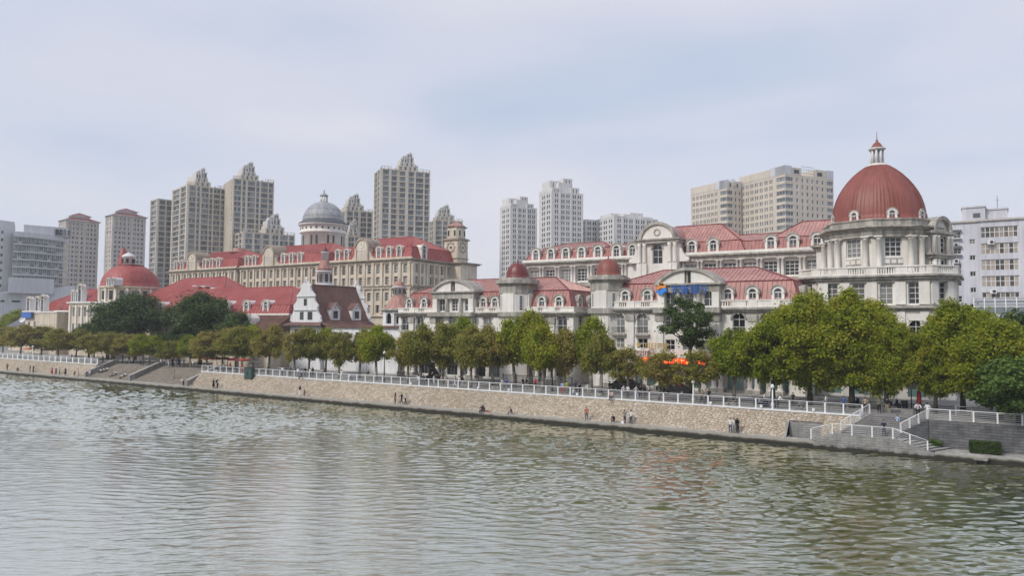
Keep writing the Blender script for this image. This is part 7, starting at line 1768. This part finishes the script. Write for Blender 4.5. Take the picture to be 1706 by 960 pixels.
# promenade: (px, metres behind rail, pose, top, leg, face, label)
for a in (
 (508, 2.2, 'stand', 'black', 'jeans', 90, 'person in black top and jeans before the white base of the gabled house'), (516, 1.6, 'stand', 'white', 'jeans', 180, 'person in white top and blue jeans, left behind the railing by the gabled house'), (520.5, 2.6, 'stand', 'black', 'black', 90, 'person in black right behind the one in white and jeans'),
 (534, 1.2, 'bend', 'grey', 'grey', 90, 'person in grey bending behind the railing, white bag below'), (539.5, 1.6, 'stand', 'green', 'jeans', -90, 'person in grey green top standing by the bending one'),
 (564, 4.5, 'stand', 'yellow', 'black', 180, 'person in bright yellow top behind the railing'), (568.5, .9, 'phone', 'white', 'white', 180, 'person all in white leaning near the railing below the yellow one'), (582, 1.6, 'sit', 'white', 'navy', 180, 'person in white sitting low behind the railing right of the yellow one'),
 (613, 3.6, 'stand', 'black', 'khaki', 0, 'person in black under the red flag near the copper cupola'),
 (697, .9, 'stand', 'white', 'jeans', 180, 'person with long black hair and white top, left of two looking over the promenade'), (705.5, .9, 'stand', 'navy', 'jeans', 180, 'person in navy top, right of two looking over the promenade'),
 (723, 1.1, 'phone', 'white', 'white', 90, 'person all in white in front of the dark bronze lion'), (736, 1.6, 'walk', 'pink', 'grey', -90, 'person in pink top walking right of the dark lion'), (744, 1.2, 'stand', 'grey', 'khaki', 180, 'person in grey hooded top right of the dark lion'),
 (758, 1.4, 'walk', 'pink', 'white', -90, 'person in pale pink top and white trousers, left of a group of three'), (764.5, 1.8, 'stand', 'white', 'jeans', 0, 'person in white top, middle of a group of three'), (770, 2.4, 'stand', 'black', 'white', 180, 'person in black top and white trousers, right of a group of three'),
 (796, 3.0, 'stand', 'grey', 'navy', 180, 'person in dark grey top standing alone before the pale wall'), (822, 3.2, 'sit', 'black', 'black', 180, 'person in black sitting on the bench, left side'), (829, 3.3, 'sit', 'navy', 'black', 180, 'person in navy sitting on the bench, right side'),
 (837, 1.3, 'phone', 'white', 'khaki', 90, 'person in white shirt stooping beside the bench'), (843.5, 1.7, 'stand', 'blue', 'grey', 180, 'person in dark blue right of the white shirt by the bench'),
 (871, 4.5, 'stand', 'navy', 'black', 90, 'person in navy, left of two dark figures before the grey fence'), (877, 4.8, 'stand', 'black', 'grey', 180, 'person in black with raised arms before the grey fence'), (892, 5, 'stand', 'red', 'black', 180, 'person in red top before the grey fence'),
 (937, 1.8, 'stand', 'lightblue', 'red', 180, 'person in light blue top and red trousers'), (944, 2.6, 'stand', 'lime', 'khaki', 180, 'person in yellow green top beside the pale trunk'), (954, 1.4, 'crouch', 'white', 'lightblue', 90, 'small person in white and light blue behind the railing'), (959, 3.4, 'stand', 'navy', 'black', 180, 'person in navy near the stone pier'),
 (966, 1.2, 'stand', 'black', 'black', -90, 'fair haired person in black by the white lamp box'), (979, 1.2, 'walk', 'white', 'khaki', 90, 'person in white shirt and khaki trousers striding right'), (999, 2.6, 'sit', 'brown', 'black', 90, 'person in brown sitting by the ramp handrail'), (1016, 5.5, 'stand', 'black', 'tan', 180, 'fair haired person in black before the bank ramp'),
 (1039, 1.6, 'walk', 'white', 'jeans', 90, 'person in white top and jeans left of the pale trunk'), (1046, 2.2, 'stand', 'white', 'black', 180, 'person in white half behind the pale trunk'), (1060, 2.2, 'walk', 'white', 'lightblue', 90, 'person in white with pale blue trousers, left of four at the bank entrance'), (1067, 2.8, 'stand', 'black', 'black', 180, 'person in black, second of four at the bank entrance'),
 (1074.5, 2.0, 'stand', 'white', 'black', 180, 'person in white with a dark backpack, third of four at the bank entrance'), (1081.5, 3.4, 'stand', 'white', 'navy', -90, 'person in white, rightmost of four at the bank entrance'),
 (1170, .9, 'walk', 'tan', 'black', -90, 'person in tan top walking along the railing'), (1176, 2.2, 'stand', 'grey', 'black', 180, 'person in grey with two companions by the teal shop window'), (1181, 2.6, 'stand', 'black', 'black', 180, 'person in black with two companions by the teal shop window'),
 (1208, 1.4, 'sit', 'black', 'black', 180, 'person in black sitting at the foot of the forked pale tree, left'), (1221.5, 1.6, 'sit', 'black', 'tan', 180, 'person in black sitting at the foot of the forked pale tree, right'), (1263, 1.0, 'sit', 'grey', 'black', 90, 'person in grey sitting by the parked scooters'),
 (1274, 2.2, 'stand', 'white', 'black', 90, 'person in pale top standing behind the parked scooters'), (1296, 1.6, 'lean', 'white', 'black', 120, 'person in white shirt leaning over right of the parked scooters'), (1321, 4.5, 'stand', 'black', 'black', 180, 'person in black below the big olive trees'), (1330, 1.2, 'sit', 'grey', 'navy', 90, 'person in grey sitting low behind the railing below the olive trees'),
 (1375.5, 3.6, 'walk', 'white', 'grey', -90, 'person in white walking past the teal shop front'), (1405, 3.2, 'stand', 'blue', 'navy', 180, 'person in deep blue dress before the shop front'), (1441, 3.5, 'stand', 'tan', 'black', 180, 'person in tan top under the big olive tree by the stair'),
 (1464, 3.4, 'stand', 'green', 'black', 0, 'person in dark green with a pale hat at the stair head'), (1477, 4.2, 'stand', 'black', 'khaki', 180, 'person in black top and khaki shorts at the stair head'),
 (1528.5, .9, 'lean', 'white', 'black', 0, 'person in white shirt leaning on the quay railing, left of two'), (1544.5, .95, 'stand', 'white', 'white', 180, 'person all in white sitting back on the quay railing, right of two'),
 (383, 3, 'stand', 'red', 'black', 180, 'person in red top under the red parasols'), (393, 1.6, 'stand', 'navy', 'black', 180, 'tall person in navy by the red parasols'), (403.5, 1.6, 'stand', 'red', 'red', 180, 'person in bright red left of the green cabinet'), (417.5, 4.4, 'stand', 'white', 'grey', 90, 'person in white under the white parasol'), (372, 2.2, 'phone', 'white', 'jeans', 90, 'person in white shirt by the middle red parasol'),
 (347, 2.2, 'stand', 'brown', 'black', 180, 'person in brown under the first red parasols'), (361, 2.6, 'stand', 'tan', 'black', 0, 'person in tan between the red parasols'), (446, 2.6, 'stand', 'black', 'black', 180, 'person in black below the round white sign'), (470, 1.4, 'stand', 'white', 'jeans', 180, 'person in white top below the gabled house corner'), (476.5, 2.0, 'stand', 'purple', 'brown', 180, 'person in purple left of the gabled house base'), (483, 2.0, 'stand', 'brown', 'black', 180, 'person in brown right beside the one in purple'), (496, .8, 'stand', 'white', 'grey', 180, 'person in white cap close behind the railing'),
 (188, 5.2, 'walk', 'black', 'black', 90, 'person in black climbing past the first step parapet'), (203, 6.5, 'stand', 'navy', 'navy', 180, 'person in navy under the trees left at the step head'), (214, 5.4, 'stand', 'black', 'grey', 180, 'person in black at the step head left of the red parasol'), (221, 5.8, 'stand', 'brown', 'black', 180, 'person in brown by the single red parasol'), (233.5, 4.6, 'bend', 'white', 'black', 90, 'person in white stooping behind the middle parapet'), (238, 6.5, 'stand', 'white', 'black', 180, 'person in white in the shade above the middle parapet'), (248, 6.2, 'stand', 'lightblue', 'grey', 180, 'person in light blue above the middle parapet'),
 (262, 5.2, 'stand', 'grey', 'black', 90, 'person in grey, left of the crowd at the step head'), (267, 4.8, 'stand', 'white', 'black', 180, 'person in bright white shirt in the crowd at the step head'), (272.5, 5.4, 'stand', 'pink', 'jeans', 180, 'person in pale pink in the crowd at the step head'), (280, 5.0, 'walk', 'white', 'white', 90, 'person all in white in the crowd at the step head'), (286, 4.8, 'stand', 'black', 'navy', 180, 'person in black and navy in the crowd at the step head'), (293, 4.8, 'stand', 'teal', 'grey', 180, 'person in teal top in the crowd at the step head'), (298.5, 4.7, 'stand', 'blue', 'navy', 180, 'person in blue with a dark backpack at the step head'), (305.5, 5.0, 'stand', 'brown', 'brown', 180, 'person in brown, rightmost of the crowd at the step head'), (316, 5.6, 'stand', 'tan', 'khaki', 180, 'person in tan by the pale young tree'), (320.5, 5.0, 'stand', 'white', 'grey', 180, 'person in white at the right-hand end of the step head'),
 (118, 2.4, 'stand', 'black', 'black', 180, 'person in black behind the dense balustrade, left'), (124, 2.0, 'stand', 'navy', 'black', 180, 'person in navy behind the dense balustrade'), (141, 1.0, 'stand', 'white', 'grey', 180, 'person in white behind the dense balustrade by the last trees'), (152, .9, 'walk', 'white', 'white', 90, 'person all in white walking behind the end of the dense balustrade'), (170, 4, 'stand', 'navy', 'navy', 180, 'person in navy under the thin brownish tree')):
    px_, d = a[0], a[1]; x = sx(px_, d, 640); pose = a[2]; f_ = a[5]
    if pose == 'stand' and int(px_) % 3 == 0: pose = 'phone'
    z = GZ + (.012 if pose != 'sit' else .3) 
    dz = 0
    person(x, d, z, f_ + (px_ * 7 % 30 - 15), pose, a[3], a[4], a[6], 1.62 + (px_ * 13 % 12) / 100, 'dress' in a[6], 'black' if 'backpack' in a[6] else None, GR, 'long black hair' in a[6])
    if pose == 'sit':
        q = Thing('stone_block_seat', 'low grey stone seat of the ' + ' '.join(a[6].replace(',', '').split()[:10]), 'seat', (x, d + .1, GZ), 'low stone seats'); b = MB(); b.box(x - .35, x + .35, d - .12, d + .35, GZ, GZ + .22, 'concrete'); b.box(x - .4, x + .4, d - .17, d + .4, GZ + .22, GZ + .3, 'concrete_pale'); q.part('block', b)
person(46.5, -2.3, LZ, 30, 'stand', 'navy', 'navy', 'person in dark navy uniform standing on the grey landing')
person(47.5, .0, LZ + .4, -30, 'stand', 'lightblue', 'grey', 'person in light blue stepping down beside the near sloping handrail')

# ================================================================== statues, vehicles, parasols, lamps, signs
def lion(mat):
    V = dict(hip=(0, .55, .45), belly=(0, .2, .78), chest=(0, -.28, 1.12), neck=(0, -.42, 1.45), head=(0, -.58, 1.72), muz=(0, -.86, 1.62), top=(0, -.48, 1.95), tail=(.1, .95, .25), tail2=(.45, .9, .1))
    Rr = dict(hip=.40, belly=.36, chest=.42, neck=.44, head=.34, muz=.17, top=.18, tail=.07, tail2=.06)
    E = [('hip', 'belly'), ('belly', 'chest'), ('chest', 'neck'), ('neck', 'head'), ('head', 'muz'), ('head', 'top'), ('hip', 'tail'), ('tail', 'tail2')]
    for s, n in ((-1, 'l'), (1, 'r')):
        V.update({n + 'sh': (s * .27, -.34, .95), n + 'kn': (s * .28, -.52, .5), n + 'pw': (s * .28, -.58, .1), n + 'pt': (s * .28, -.8, .09), n + 'th': (s * .36, .35, .42), n + 'hk': (s * .42, -.05, .3), n + 'hp': (s * .42, .12, .1), n + 'ht': (s * .42, -.22, .09), n + 'ear': (s * .2, -.5, 1.97)})
        Rr.update({n + 'sh': .2, n + 'kn': .15, n + 'pw': .13, n + 'pt': .13, n + 'th': .27, n + 'hk': .17, n + 'hp': .12, n + 'ht': .12, n + 'ear': .08})
        E += [('chest', n + 'sh'), (n + 'sh', n + 'kn'), (n + 'kn', n + 'pw'), (n + 'pw', n + 'pt'), ('hip', n + 'th'), (n + 'th', n + 'hk'), (n + 'hk', n + 'hp'), (n + 'hp', n + 'ht'), ('head', n + 'ear')]
    k = list(V); me = bpy.data.meshes.new('lion_src'); me.from_pydata([V[i] for i in k], [(k.index(a), k.index(c)) for a, c in E], []); ob = bpy.data.objects.new('lion_src', me); COL.objects.link(ob)
    ob.modifiers.new('skin', 'SKIN')
    for i, n in enumerate(k): me.skin_vertices[0].data[i].radius = (Rr[n], Rr[n])
    me.skin_vertices[0].data[0].use_root = True; sb = ob.modifiers.new('sub', 'SUBSURF'); sb.levels = 2; sb.render_levels = 2
    bpy.context.view_layer.update(); out = bpy.data.meshes.new_from_object(ob.evaluated_get(bpy.context.evaluated_depsgraph_get())); bpy.data.objects.remove(ob)
    out.materials.clear(); out.materials.append(MATS[mat])
    for p in out.polygons: p.use_smooth = True
    return out
for px_, d, mat, ped, rot, lab, pl in ((668, 9.5, 'marble_cream', 'stone_grey', 40, 'cream stone lion sitting on a grey pedestal under the dark leafy plane', 'grey stone pedestal under the cream lion'), (722, 8.2, 'bronze_dark', 'iron_dark', -75, 'dark bronze lion sitting before the blank pale wall', 'dark stone pedestal under the bronze lion')):
    x = sx(px_, d, 630); h = 1.15 if ped == 'stone_grey' else .9
    t = Thing('stone_pedestal', pl, 'pedestal', (x, d, GZ), 'lion pedestals'); b = MB((x, d, R(rot))); b.box(-.75, .75, -1.1, 1.25, GZ, GZ + .3, ped); b.box(-.65, .65, -1.0, 1.15, GZ + .3, GZ + h - .15, ped); b.box(-.72, .72, -1.08, 1.22, GZ + h - .15, GZ + h, ped); t.part('block', b)
    t = Thing('lion_statue', lab, 'statue', (x, d, GZ + h), 'lion statues'); o = t.put('body', lion(mat), (x, d, GZ + h - .02), R(rot), None, (1.08, 1.08, 1.08))
    b = MB(); n_ = 22
    b.lathe([(.2, 1.35), (.5, 1.3), (.56, 1.55), (.52, 1.8), (.36, 2.02), (.1, 2.1)], mat, (0, -.42), n_, True, True, lambda k: .05 if k % 2 else 0); mo = t.put('mane', b.mesh('mane'), (x, d, GZ + h - .02), R(rot), None, (1.08, 1.0, 1.08))

def parasol(px, py, d, r, mat, label, top=2.5):
    x = sx(px, d, py); t = Thing('parasol', label, 'parasol', (x, d, GZ), 'cafe parasols'); b = MB(); n = 8
    for k in range(n):
        a, c = 2 * PI * k / n, 2 * PI * (k + 1) / n; p = [(x + r * math.cos(q), d + r * math.sin(q)) for q in (a, c)]
        b.face([(*p[0], GZ + top - .45), (*p[1], GZ + top - .45), (x, d, GZ + top)], mat); b.face([(*p[0], GZ + top - .62), (*p[1], GZ + top - .62), (*p[1], GZ + top - .45), (*p[0], GZ + top - .45)], mat)
    t.part('canopy', b); b = MB(); b.tube([(x, d, GZ), (x, d, GZ + top + .1)], .04, 'rail_white'); b.lathe([(.3, GZ), (.3, GZ + .1), (.06, GZ + .14)], 'concrete', (x, d), 12); t.part('pole', b)
plain('parasol_red', (.52, .09, .07), .8, var=.1); plain('parasol_orange', (.55, .20, .10), .8, var=.1); plain('parasol_white', (.72, .70, .62), .8)
for a in ((47, 590, 9, 1.6, 'parasol_orange', 'small orange parasol between the two upstream lamp posts'), (80, 592, 9, 1.6, 'parasol_orange', 'small orange parasol in front of the red hall left wing'), (226, 597, 9, 1.6, 'parasol_red', 'single red parasol above the middle of the broad steps'), (283, 597, 9.5, 1.6, 'parasol_orange', 'orange parasol behind the step head crowd, left'), (299, 598, 9.5, 1.6, 'parasol_orange', 'orange parasol behind the step head crowd, right'),
          (327, 603, 8, 1.5, 'parasol_red', 'red parasol standing apart at the end of the step head'), (345, 604, 8, 1.5, 'parasol_red', 'red parasol, first of the close row behind the railing'), (361, 604, 8, 1.5, 'parasol_red', 'red parasol, second of the close row behind the railing'), (374, 604, 9, 1.5, 'parasol_red', 'red parasol, third of the close row behind the railing'), (391, 606, 8, 1.5, 'parasol_red', 'red parasol, fourth of the close row behind the railing'), (406, 606, 8, 1.5, 'parasol_red', 'red parasol, last of the close row, next to the green cabinet'),
          (424, 606, 7, 1.3, 'parasol_white', 'single white parasol right of the green cabinet')): parasol(*a, top=2.35)
plain('parasol_deep', (.22, .015, .02), .8)
x = sx(1531, 6.5, 640); t = Thing('folded_parasol', 'tall folded dark red parasol behind the two people in white', 'parasol', (x, 6.5, GZ)); b = MB(); b.lathe([(.1, GZ + .9), (.24, GZ + 1.1), (.19, GZ + 2.2), (.09, GZ + 3.3), (.03, GZ + 3.5)], 'parasol_deep', (x, 6.5), 10, True, True, lambda k: .05 if k % 2 else 0); t.part('canopy', b); b = MB(); b.tube([(x, 6.5, GZ), (x, 6.5, GZ + 3.6)], .04, 'iron_dark'); b.box(x - .3, x + .3, 6.2, 6.8, GZ, GZ + .1, 'concrete'); t.part('pole', b)

def lamp(px, py, d, h, mat, label, globe=True):
    x = sx(px, d, py); t = Thing('lamp_post', label, 'lamp post', (x, d, GZ), 'lamp posts'); b = MB()
    b.lathe([(.2, GZ), (.2, GZ + .5), (.13, GZ + .6), (.1, GZ + .8), (.07, GZ + h)], mat, (x, d), 10); t.part('post', b)
    b = MB(); b.lathe([(.06, GZ + h), (.2, GZ + h + .08), (.24, GZ + h + .3), (.12, GZ + h + .5), (.03, GZ + h + .55)], 'rail_white' if globe else mat, (x, d), 10); t.part('lantern', b)
for a in ((18, 600, 2.5, 3.3, 'rail_white', 'thick white lamp post at the far upstream end'), (54, 600, 1.5, 2.8, 'rail_white', 'slim white lamp post between the small orange parasols'), (1155, 650, 1.4, 2.3, 'rail_white', 'white lamp post beside the red light board tree trunks'), (904, 640, 3.0, 2.6, 'rail_white', 'white lamp post by the thick dark trunk'), (1287, 660, 1.2, 2.2, 'rail_white', 'short white lamp post beside the parked scooters'), (640, 630, 2.2, 4.4, 'iron_dark', 'black lamp post left of the cream lion'), (920, 640, 4.0, 4.6, 'iron_dark', 'black lamp post between the red flags'), (379, 600, 9, 3.4, 'rail_white', 'white pole among the red parasols')): lamp(*a)

# green double cabinet hung outside the railing
x = sx(416.5, -.3, 622); t = Thing('green_cabinet', 'dark green metal double cabinet standing outside the railing on the slope', 'cabinet', (x, -.35, 2.6)); plain('cabinet_green', (.02, .055, .045), .5, var=.15)
b = MB(); b.box(x - 1.0, x + 1.0, -.75, -.1, 2.75, 4.55, 'cabinet_green'); b.box(x - 1.05, x + 1.05, -.8, -.08, 4.55, 4.62, 'cabinet_green'); b.box(x - .95, x - .8, -.7, -.2, 2.3, 2.75, 'iron_dark'); b.box(x + .8, x + .95, -.7, -.2, 2.3, 2.75, 'iron_dark'); t.part('case', b)
for s in (-1, 1):
    b = MB(); b.box(x + s * .5 - .46, x + s * .5 + .46, -.79, -.752, 2.82, 4.48, 'cabinet_green'); b.box(x + s * .1 - .02, x + s * .1 + .02, -.83, -.79, 3.5, 3.8, 'iron_dark'); t.part('door', b)

def car(px, py, d, label, rot):
    x = sx(px, d, py); t = Thing('parked_car', label, 'car', (x, d, GZ), 'black cars before the bank')
    def sub(name, b, parent=None): o = bpy.data.objects.new(name, b.mesh(name)); COL.objects.link(o); o.parent = parent or t.o; return o
    t.o.rotation_euler.z = R(rot); b = MB()
    prof = [(-2.35, .35), (2.3, .35), (2.4, .62), (2.3, .98), (1.25, 1.1), (-1.9, 1.12), (-2.4, 1.02), (-2.45, .6)]
    b.slab(prof, -.92, .92, 'car_black'); cab = [(1.2, 1.1, .9), (.45, 1.68, .7), (-1.35, 1.72, .7), (-2.0, 1.12, .86)]
    for s in (-1, 1): b.face([(u, s * w, z) for u, z, w in cab][::s], 'car_black')
    for p, q in zip(cab, cab[1:] + cab[:1]): b.face([(p[0], -p[2], p[1]), (q[0], -q[2], q[1]), (q[0], q[2], q[1]), (p[0], p[2], p[1])], 'car_black')
    sub('body', b)
    for s in (-1, 1):
        for a, c, e, f in ((-.95, -.1, -1.25, -.12), (.0, .85, .0, .42)):
            w = MB(); w.face([(a, s * .89, 1.16), (c, s * .89, 1.16), (f, s * .735, 1.6), (e if a < 0 else 0, s * .735, 1.6)], 'glass_dark'); sub('side_window', w)
        for u in (-1.5, 1.45):
            w = MB(); rim = MB(); n = 16
            w.arch(u, .34, .2, .34, s * .93 - .11, s * .93 + .11, 'black', 16, 0, 2 * PI); wo = sub('wheel', w); rim.arch(u, .34, 0, .2, s * .93 - .06, s * .93 + .06, 'frame_grey', 12, 0, 2 * PI); sub('rim', rim, wo)
        h = MB(); h.box(2.28, 2.36, s * .65 - .2, s * .65 + .2, .72, .88, 'frame_white'); sub('headlight', h); h = MB(); h.box(-2.44, -2.38, s * .7 - .16, s * .7 + .16, .78, .95, 'cloth_red'); sub('tail_light', h)
    w = MB(); w.face([(1.12, -.82, 1.17), (1.12, .82, 1.17), (.5, .66, 1.64), (.5, -.66, 1.64)], 'glass_dark'); sub('windscreen', w)
plain('car_black', (.008, .009, .012), .2, spec=.7)
car(1046, 640, 11.5, 'black car parked before the paired columns, left of the bank entrance', 8); car(1125, 645, 11.0, 'black car parked at the foot of the open dark tree', -6)

def scooter(px, d, label, rot):
    x = sx(px, d, 665); t = Thing('parked_scooter', label, 'scooter', (x, d, GZ + .012), 'parked scooters'); t.o.rotation_euler.z = R(rot)
    def sub(name, b, parent=None): o = bpy.data.objects.new(name, b.mesh(name)); COL.objects.link(o); o.parent = parent or t.o
    for u in (-.6, .62): w = MB(); w.arch(u, .25, .13, .25, -.05, .05, 'black', 14, 0, 2 * PI); w.arch(u, .25, 0, .13, -.03, .03, 'frame_grey', 10, 0, 2 * PI); sub('wheel', w)
    b = MB(); b.slab([(-.85, .42), (-.3, .3), (.25, .28), (.42, .55), (.5, .95), (.4, .98), (.25, .5), (.1, .36), (-.15, .4), (-.2, .68), (-.8, .72)], -.16, .16, 'cloth_navy'); b.tube([(.62, 0, .25), (.46, 0, .95)], .04, 'iron_dark'); sub('body', b)
    b = MB(); b.box(-.8, -.12, -.15, .15, .72, .82, 'black'); sub('seat', b); b = MB(); b.tube([(.4, -.33, 1.02), (.46, 0, .98), (.4, .33, 1.02)], .025, 'iron_dark'); sub('handlebar', b); b = MB(); b.box(-1.0, -.72, -.17, .17, .82, 1.1, 'black'); sub('top_box', b)
for a in ((1268, 2.0, 'dark scooter, left of the two parked under the leftmost big olive tree', 20), (1281, 1.6, 'dark scooter with top box, right of the two parked under the leftmost big olive tree', -15)): scooter(*a)
for a in ((1425, 8.5, 'dark scooter alone before the rotunda shop windows', 60), (1488, 9.5, 'dark scooter behind the stone planter', 30), (1508, 8.5, 'dark scooter with its front wheel toward the vertical sign', 80)): scooter(*a)

# bench, ramp handrail, fence and flags before the left hall
x = sx(825, 3.4, 640); t = Thing('park_bench', 'dark slatted bench behind the railing before the pale slit turret', 'bench', (x, 3.4, GZ)); b = MB()
for k in range(4): b.box(x - 1.0, x + 1.0, 3.2 + k * .12, 3.3 + k * .12, GZ + .42, GZ + .46, 'bark_dark')
t.part('seat', b); b = MB()
for k in range(3): b.box(x - 1.0, x + 1.0, 3.1, 3.14, GZ + .52 + k * .13, GZ + .62 + k * .13, 'bark_dark')
t.part('backrest', b)
for s in (-.85, .85): b = MB(); b.box(x + s - .03, x + s + .03, 3.12, 3.62, GZ, GZ + .42, 'iron_dark'); t.part('leg', b)
x0, x1 = sx(838, 9, 630), sx(953, 9, 630); t = Thing('grey_fence', 'low grey metal fence with dense bars under the trees of the left hall', 'fence', ((x0 + x1) / 2, 9, GZ)); b = MB(); b.box(x0, x1, 8.97, 9.03, GZ + 1.5, GZ + 1.57, 'frame_grey'); b.box(x0, x1, 8.97, 9.03, GZ + .2, GZ + .27, 'frame_grey')
for k in range(int((x1 - x0) / .2)): b.box(x0 + k * .2, x0 + k * .2 + .05, 8.98, 9.02, GZ + .1, GZ + 1.7, 'frame_grey')
t.part('bars', b)
for k in range(6): b = MB(); u = x0 + (x1 - x0) * k / 5; b.box(u - .08, u + .08, 8.9, 9.1, GZ, GZ + 1.8, 'frame_grey'); t.part('post', b)
for px_, d, lab in ((884, 9.6, 'small red flag, leftmost above the grey fence'), (913, 9.6, 'small red flag beside the black lamp post'), (937, 9.6, 'small red flag, rightmost above the grey fence'), (611, 5, 'small red flag near the copper cupola pavilion'), (1450, 11, 'small red flag under the big olive trees')):
    x = sx(px_, d, 618); t = Thing('red_flag', lab, 'flag', (x, d, GZ), 'small red flags'); b = MB(); b.tube([(x, d, GZ), (x, d, GZ + 3.6)], .03, 'iron_dark', 5); t.part('pole', b); b = MB()
    for k in range(5): b.face([(x + .12 * k, d + .05 * math.sin(k), GZ + 3.5 - .1 * k), (x + .12 * k + .12, d + .05 * math.sin(k + 1), GZ + 3.4 - .1 * k), (x + .12 * k + .12, d + .05 * math.sin(k + 1), GZ + 2.75 - .1 * k), (x + .12 * k, d + .05 * math.sin(k), GZ + 2.8 - .1 * k)], 'cloth_red')
    t.part('cloth', b)
x0, x1 = sx(1592, 5, 660), sx(1700, 5, 660); t = Thing('grey_fence', 'dark grey tubular fence behind the quay railing under the yellowish planes', 'fence', ((x0 + x1) / 2, 5, GZ)); b = MB()
for z in (.35, .7, 1.05): b.tube([(x0, 5, GZ + z), (x1, 5, GZ + z)], .035, 'frame_grey', 5)
t.part('bars', b)
for k in range(5): b = MB(); u = x0 + (x1 - x0) * k / 4; b.box(u - .05, u + .05, 4.95, 5.05, GZ, GZ + 1.12, 'frame_grey'); t.part('post', b)
x0 = sx(998, 12, 640); t = Thing('ramp_handrail', 'pale tubular ramp handrail left of the black cars', 'handrail', (x0, 12, GZ)); b = MB()
for z in (.5, .95): b.tube([(x0, 12, GZ + z + .55), (x0 + 3.4, 11.6, GZ + z)], .035, 'rail_white', 5)
t.part('bar', b)
for k in range(4): b = MB(); u = x0 + 3.4 * k / 3; b.tube([(u, 12 - .4 * k / 3, GZ), (u, 12 - .4 * k / 3, GZ + .95 + .55 * (1 - k / 3))], .03, 'rail_white', 5); t.part('post', b)
x = sx(1518, 11, 645); t = Thing('vertical_sign', 'tall white vertical sign with a red disc and a dark ring, between the big trees', 'sign', (x, 11, GZ)); b = MB(); b.box(x - .5, x + .5, 10.9, 11.05, GZ + 2.2, GZ + 5.6, 'frame_white'); o = t.part('board', b); b = MB(); b.arch(x, GZ + 4.7, 0, .36, 10.87, 10.9, 'cloth_red', 16, 0, 2 * PI); t.part('disc', b, o); b = MB(); b.arch(x, GZ + 3.2, .24, .36, 10.87, 10.9, 'cloth_black', 16, 0, 2 * PI); t.part('ring', b, o); b = MB(); b.box(x - .06, x + .06, 10.95, 11.02, GZ, GZ + 2.2, 'iron_dark'); t.part('post', b)
x = sx(446, 5, 606); t = Thing('round_sign', 'round white sign on a pole right of the white parasol', 'sign', (x, 5, GZ)); b = MB(); b.arch(x, GZ + 2.2, 0, .32, 4.95, 5, 'rail_white', 16, 0, 2 * PI); t.part('disc', b); b = MB(); b.tube([(x, 5.05, GZ), (x, 5.05, GZ + 2.3)], .04, 'iron_dark', 6); t.part('pole', b)
x = sx(1494, 4.6, 690); t = Thing('stone_planter', 'low grey stone planter box at the head of the landing stair', 'planter', (x, 4.6, GZ)); b = MB(); b.box(x - 1.6, x + 1.6, 4.3, 5.0, GZ, GZ + .5, 'concrete'); b.box(x - .6, x + .4, 4.24, 4.3, GZ + .02, GZ + .42, 'quay_block'); t.part('box', b)
print('OBJECT COUNT', len(bpy.data.objects))
# ================================================================== thin autumn haze between the camera and the far towers
def build_haze():
    m = bpy.data.materials.new('haze_air'); m.use_nodes = True; nt = m.node_tree; nt.nodes.clear()
    o = nt.nodes.new('ShaderNodeOutputMaterial'); v = nt.nodes.new('ShaderNodeVolumePrincipled'); v.inputs['Color'].default_value = (.86, .89, .96, 1); v.inputs['Density'].default_value = .00026; v.inputs['Anisotropy'].default_value = .1
    nt.links.new(v.outputs[0], o.inputs['Volume']); MATS['haze_air'] = m
    b = MB(); b.box(-3100, 3100, -960, 4100, -2.6, 135, 'haze_air'); ob = single('haze', b, None, None, (0, 0, 0), None, 'stuff')
    S.cycles.volume_bounces = 1; S.cycles.volume_max_steps = 64
build_haze()
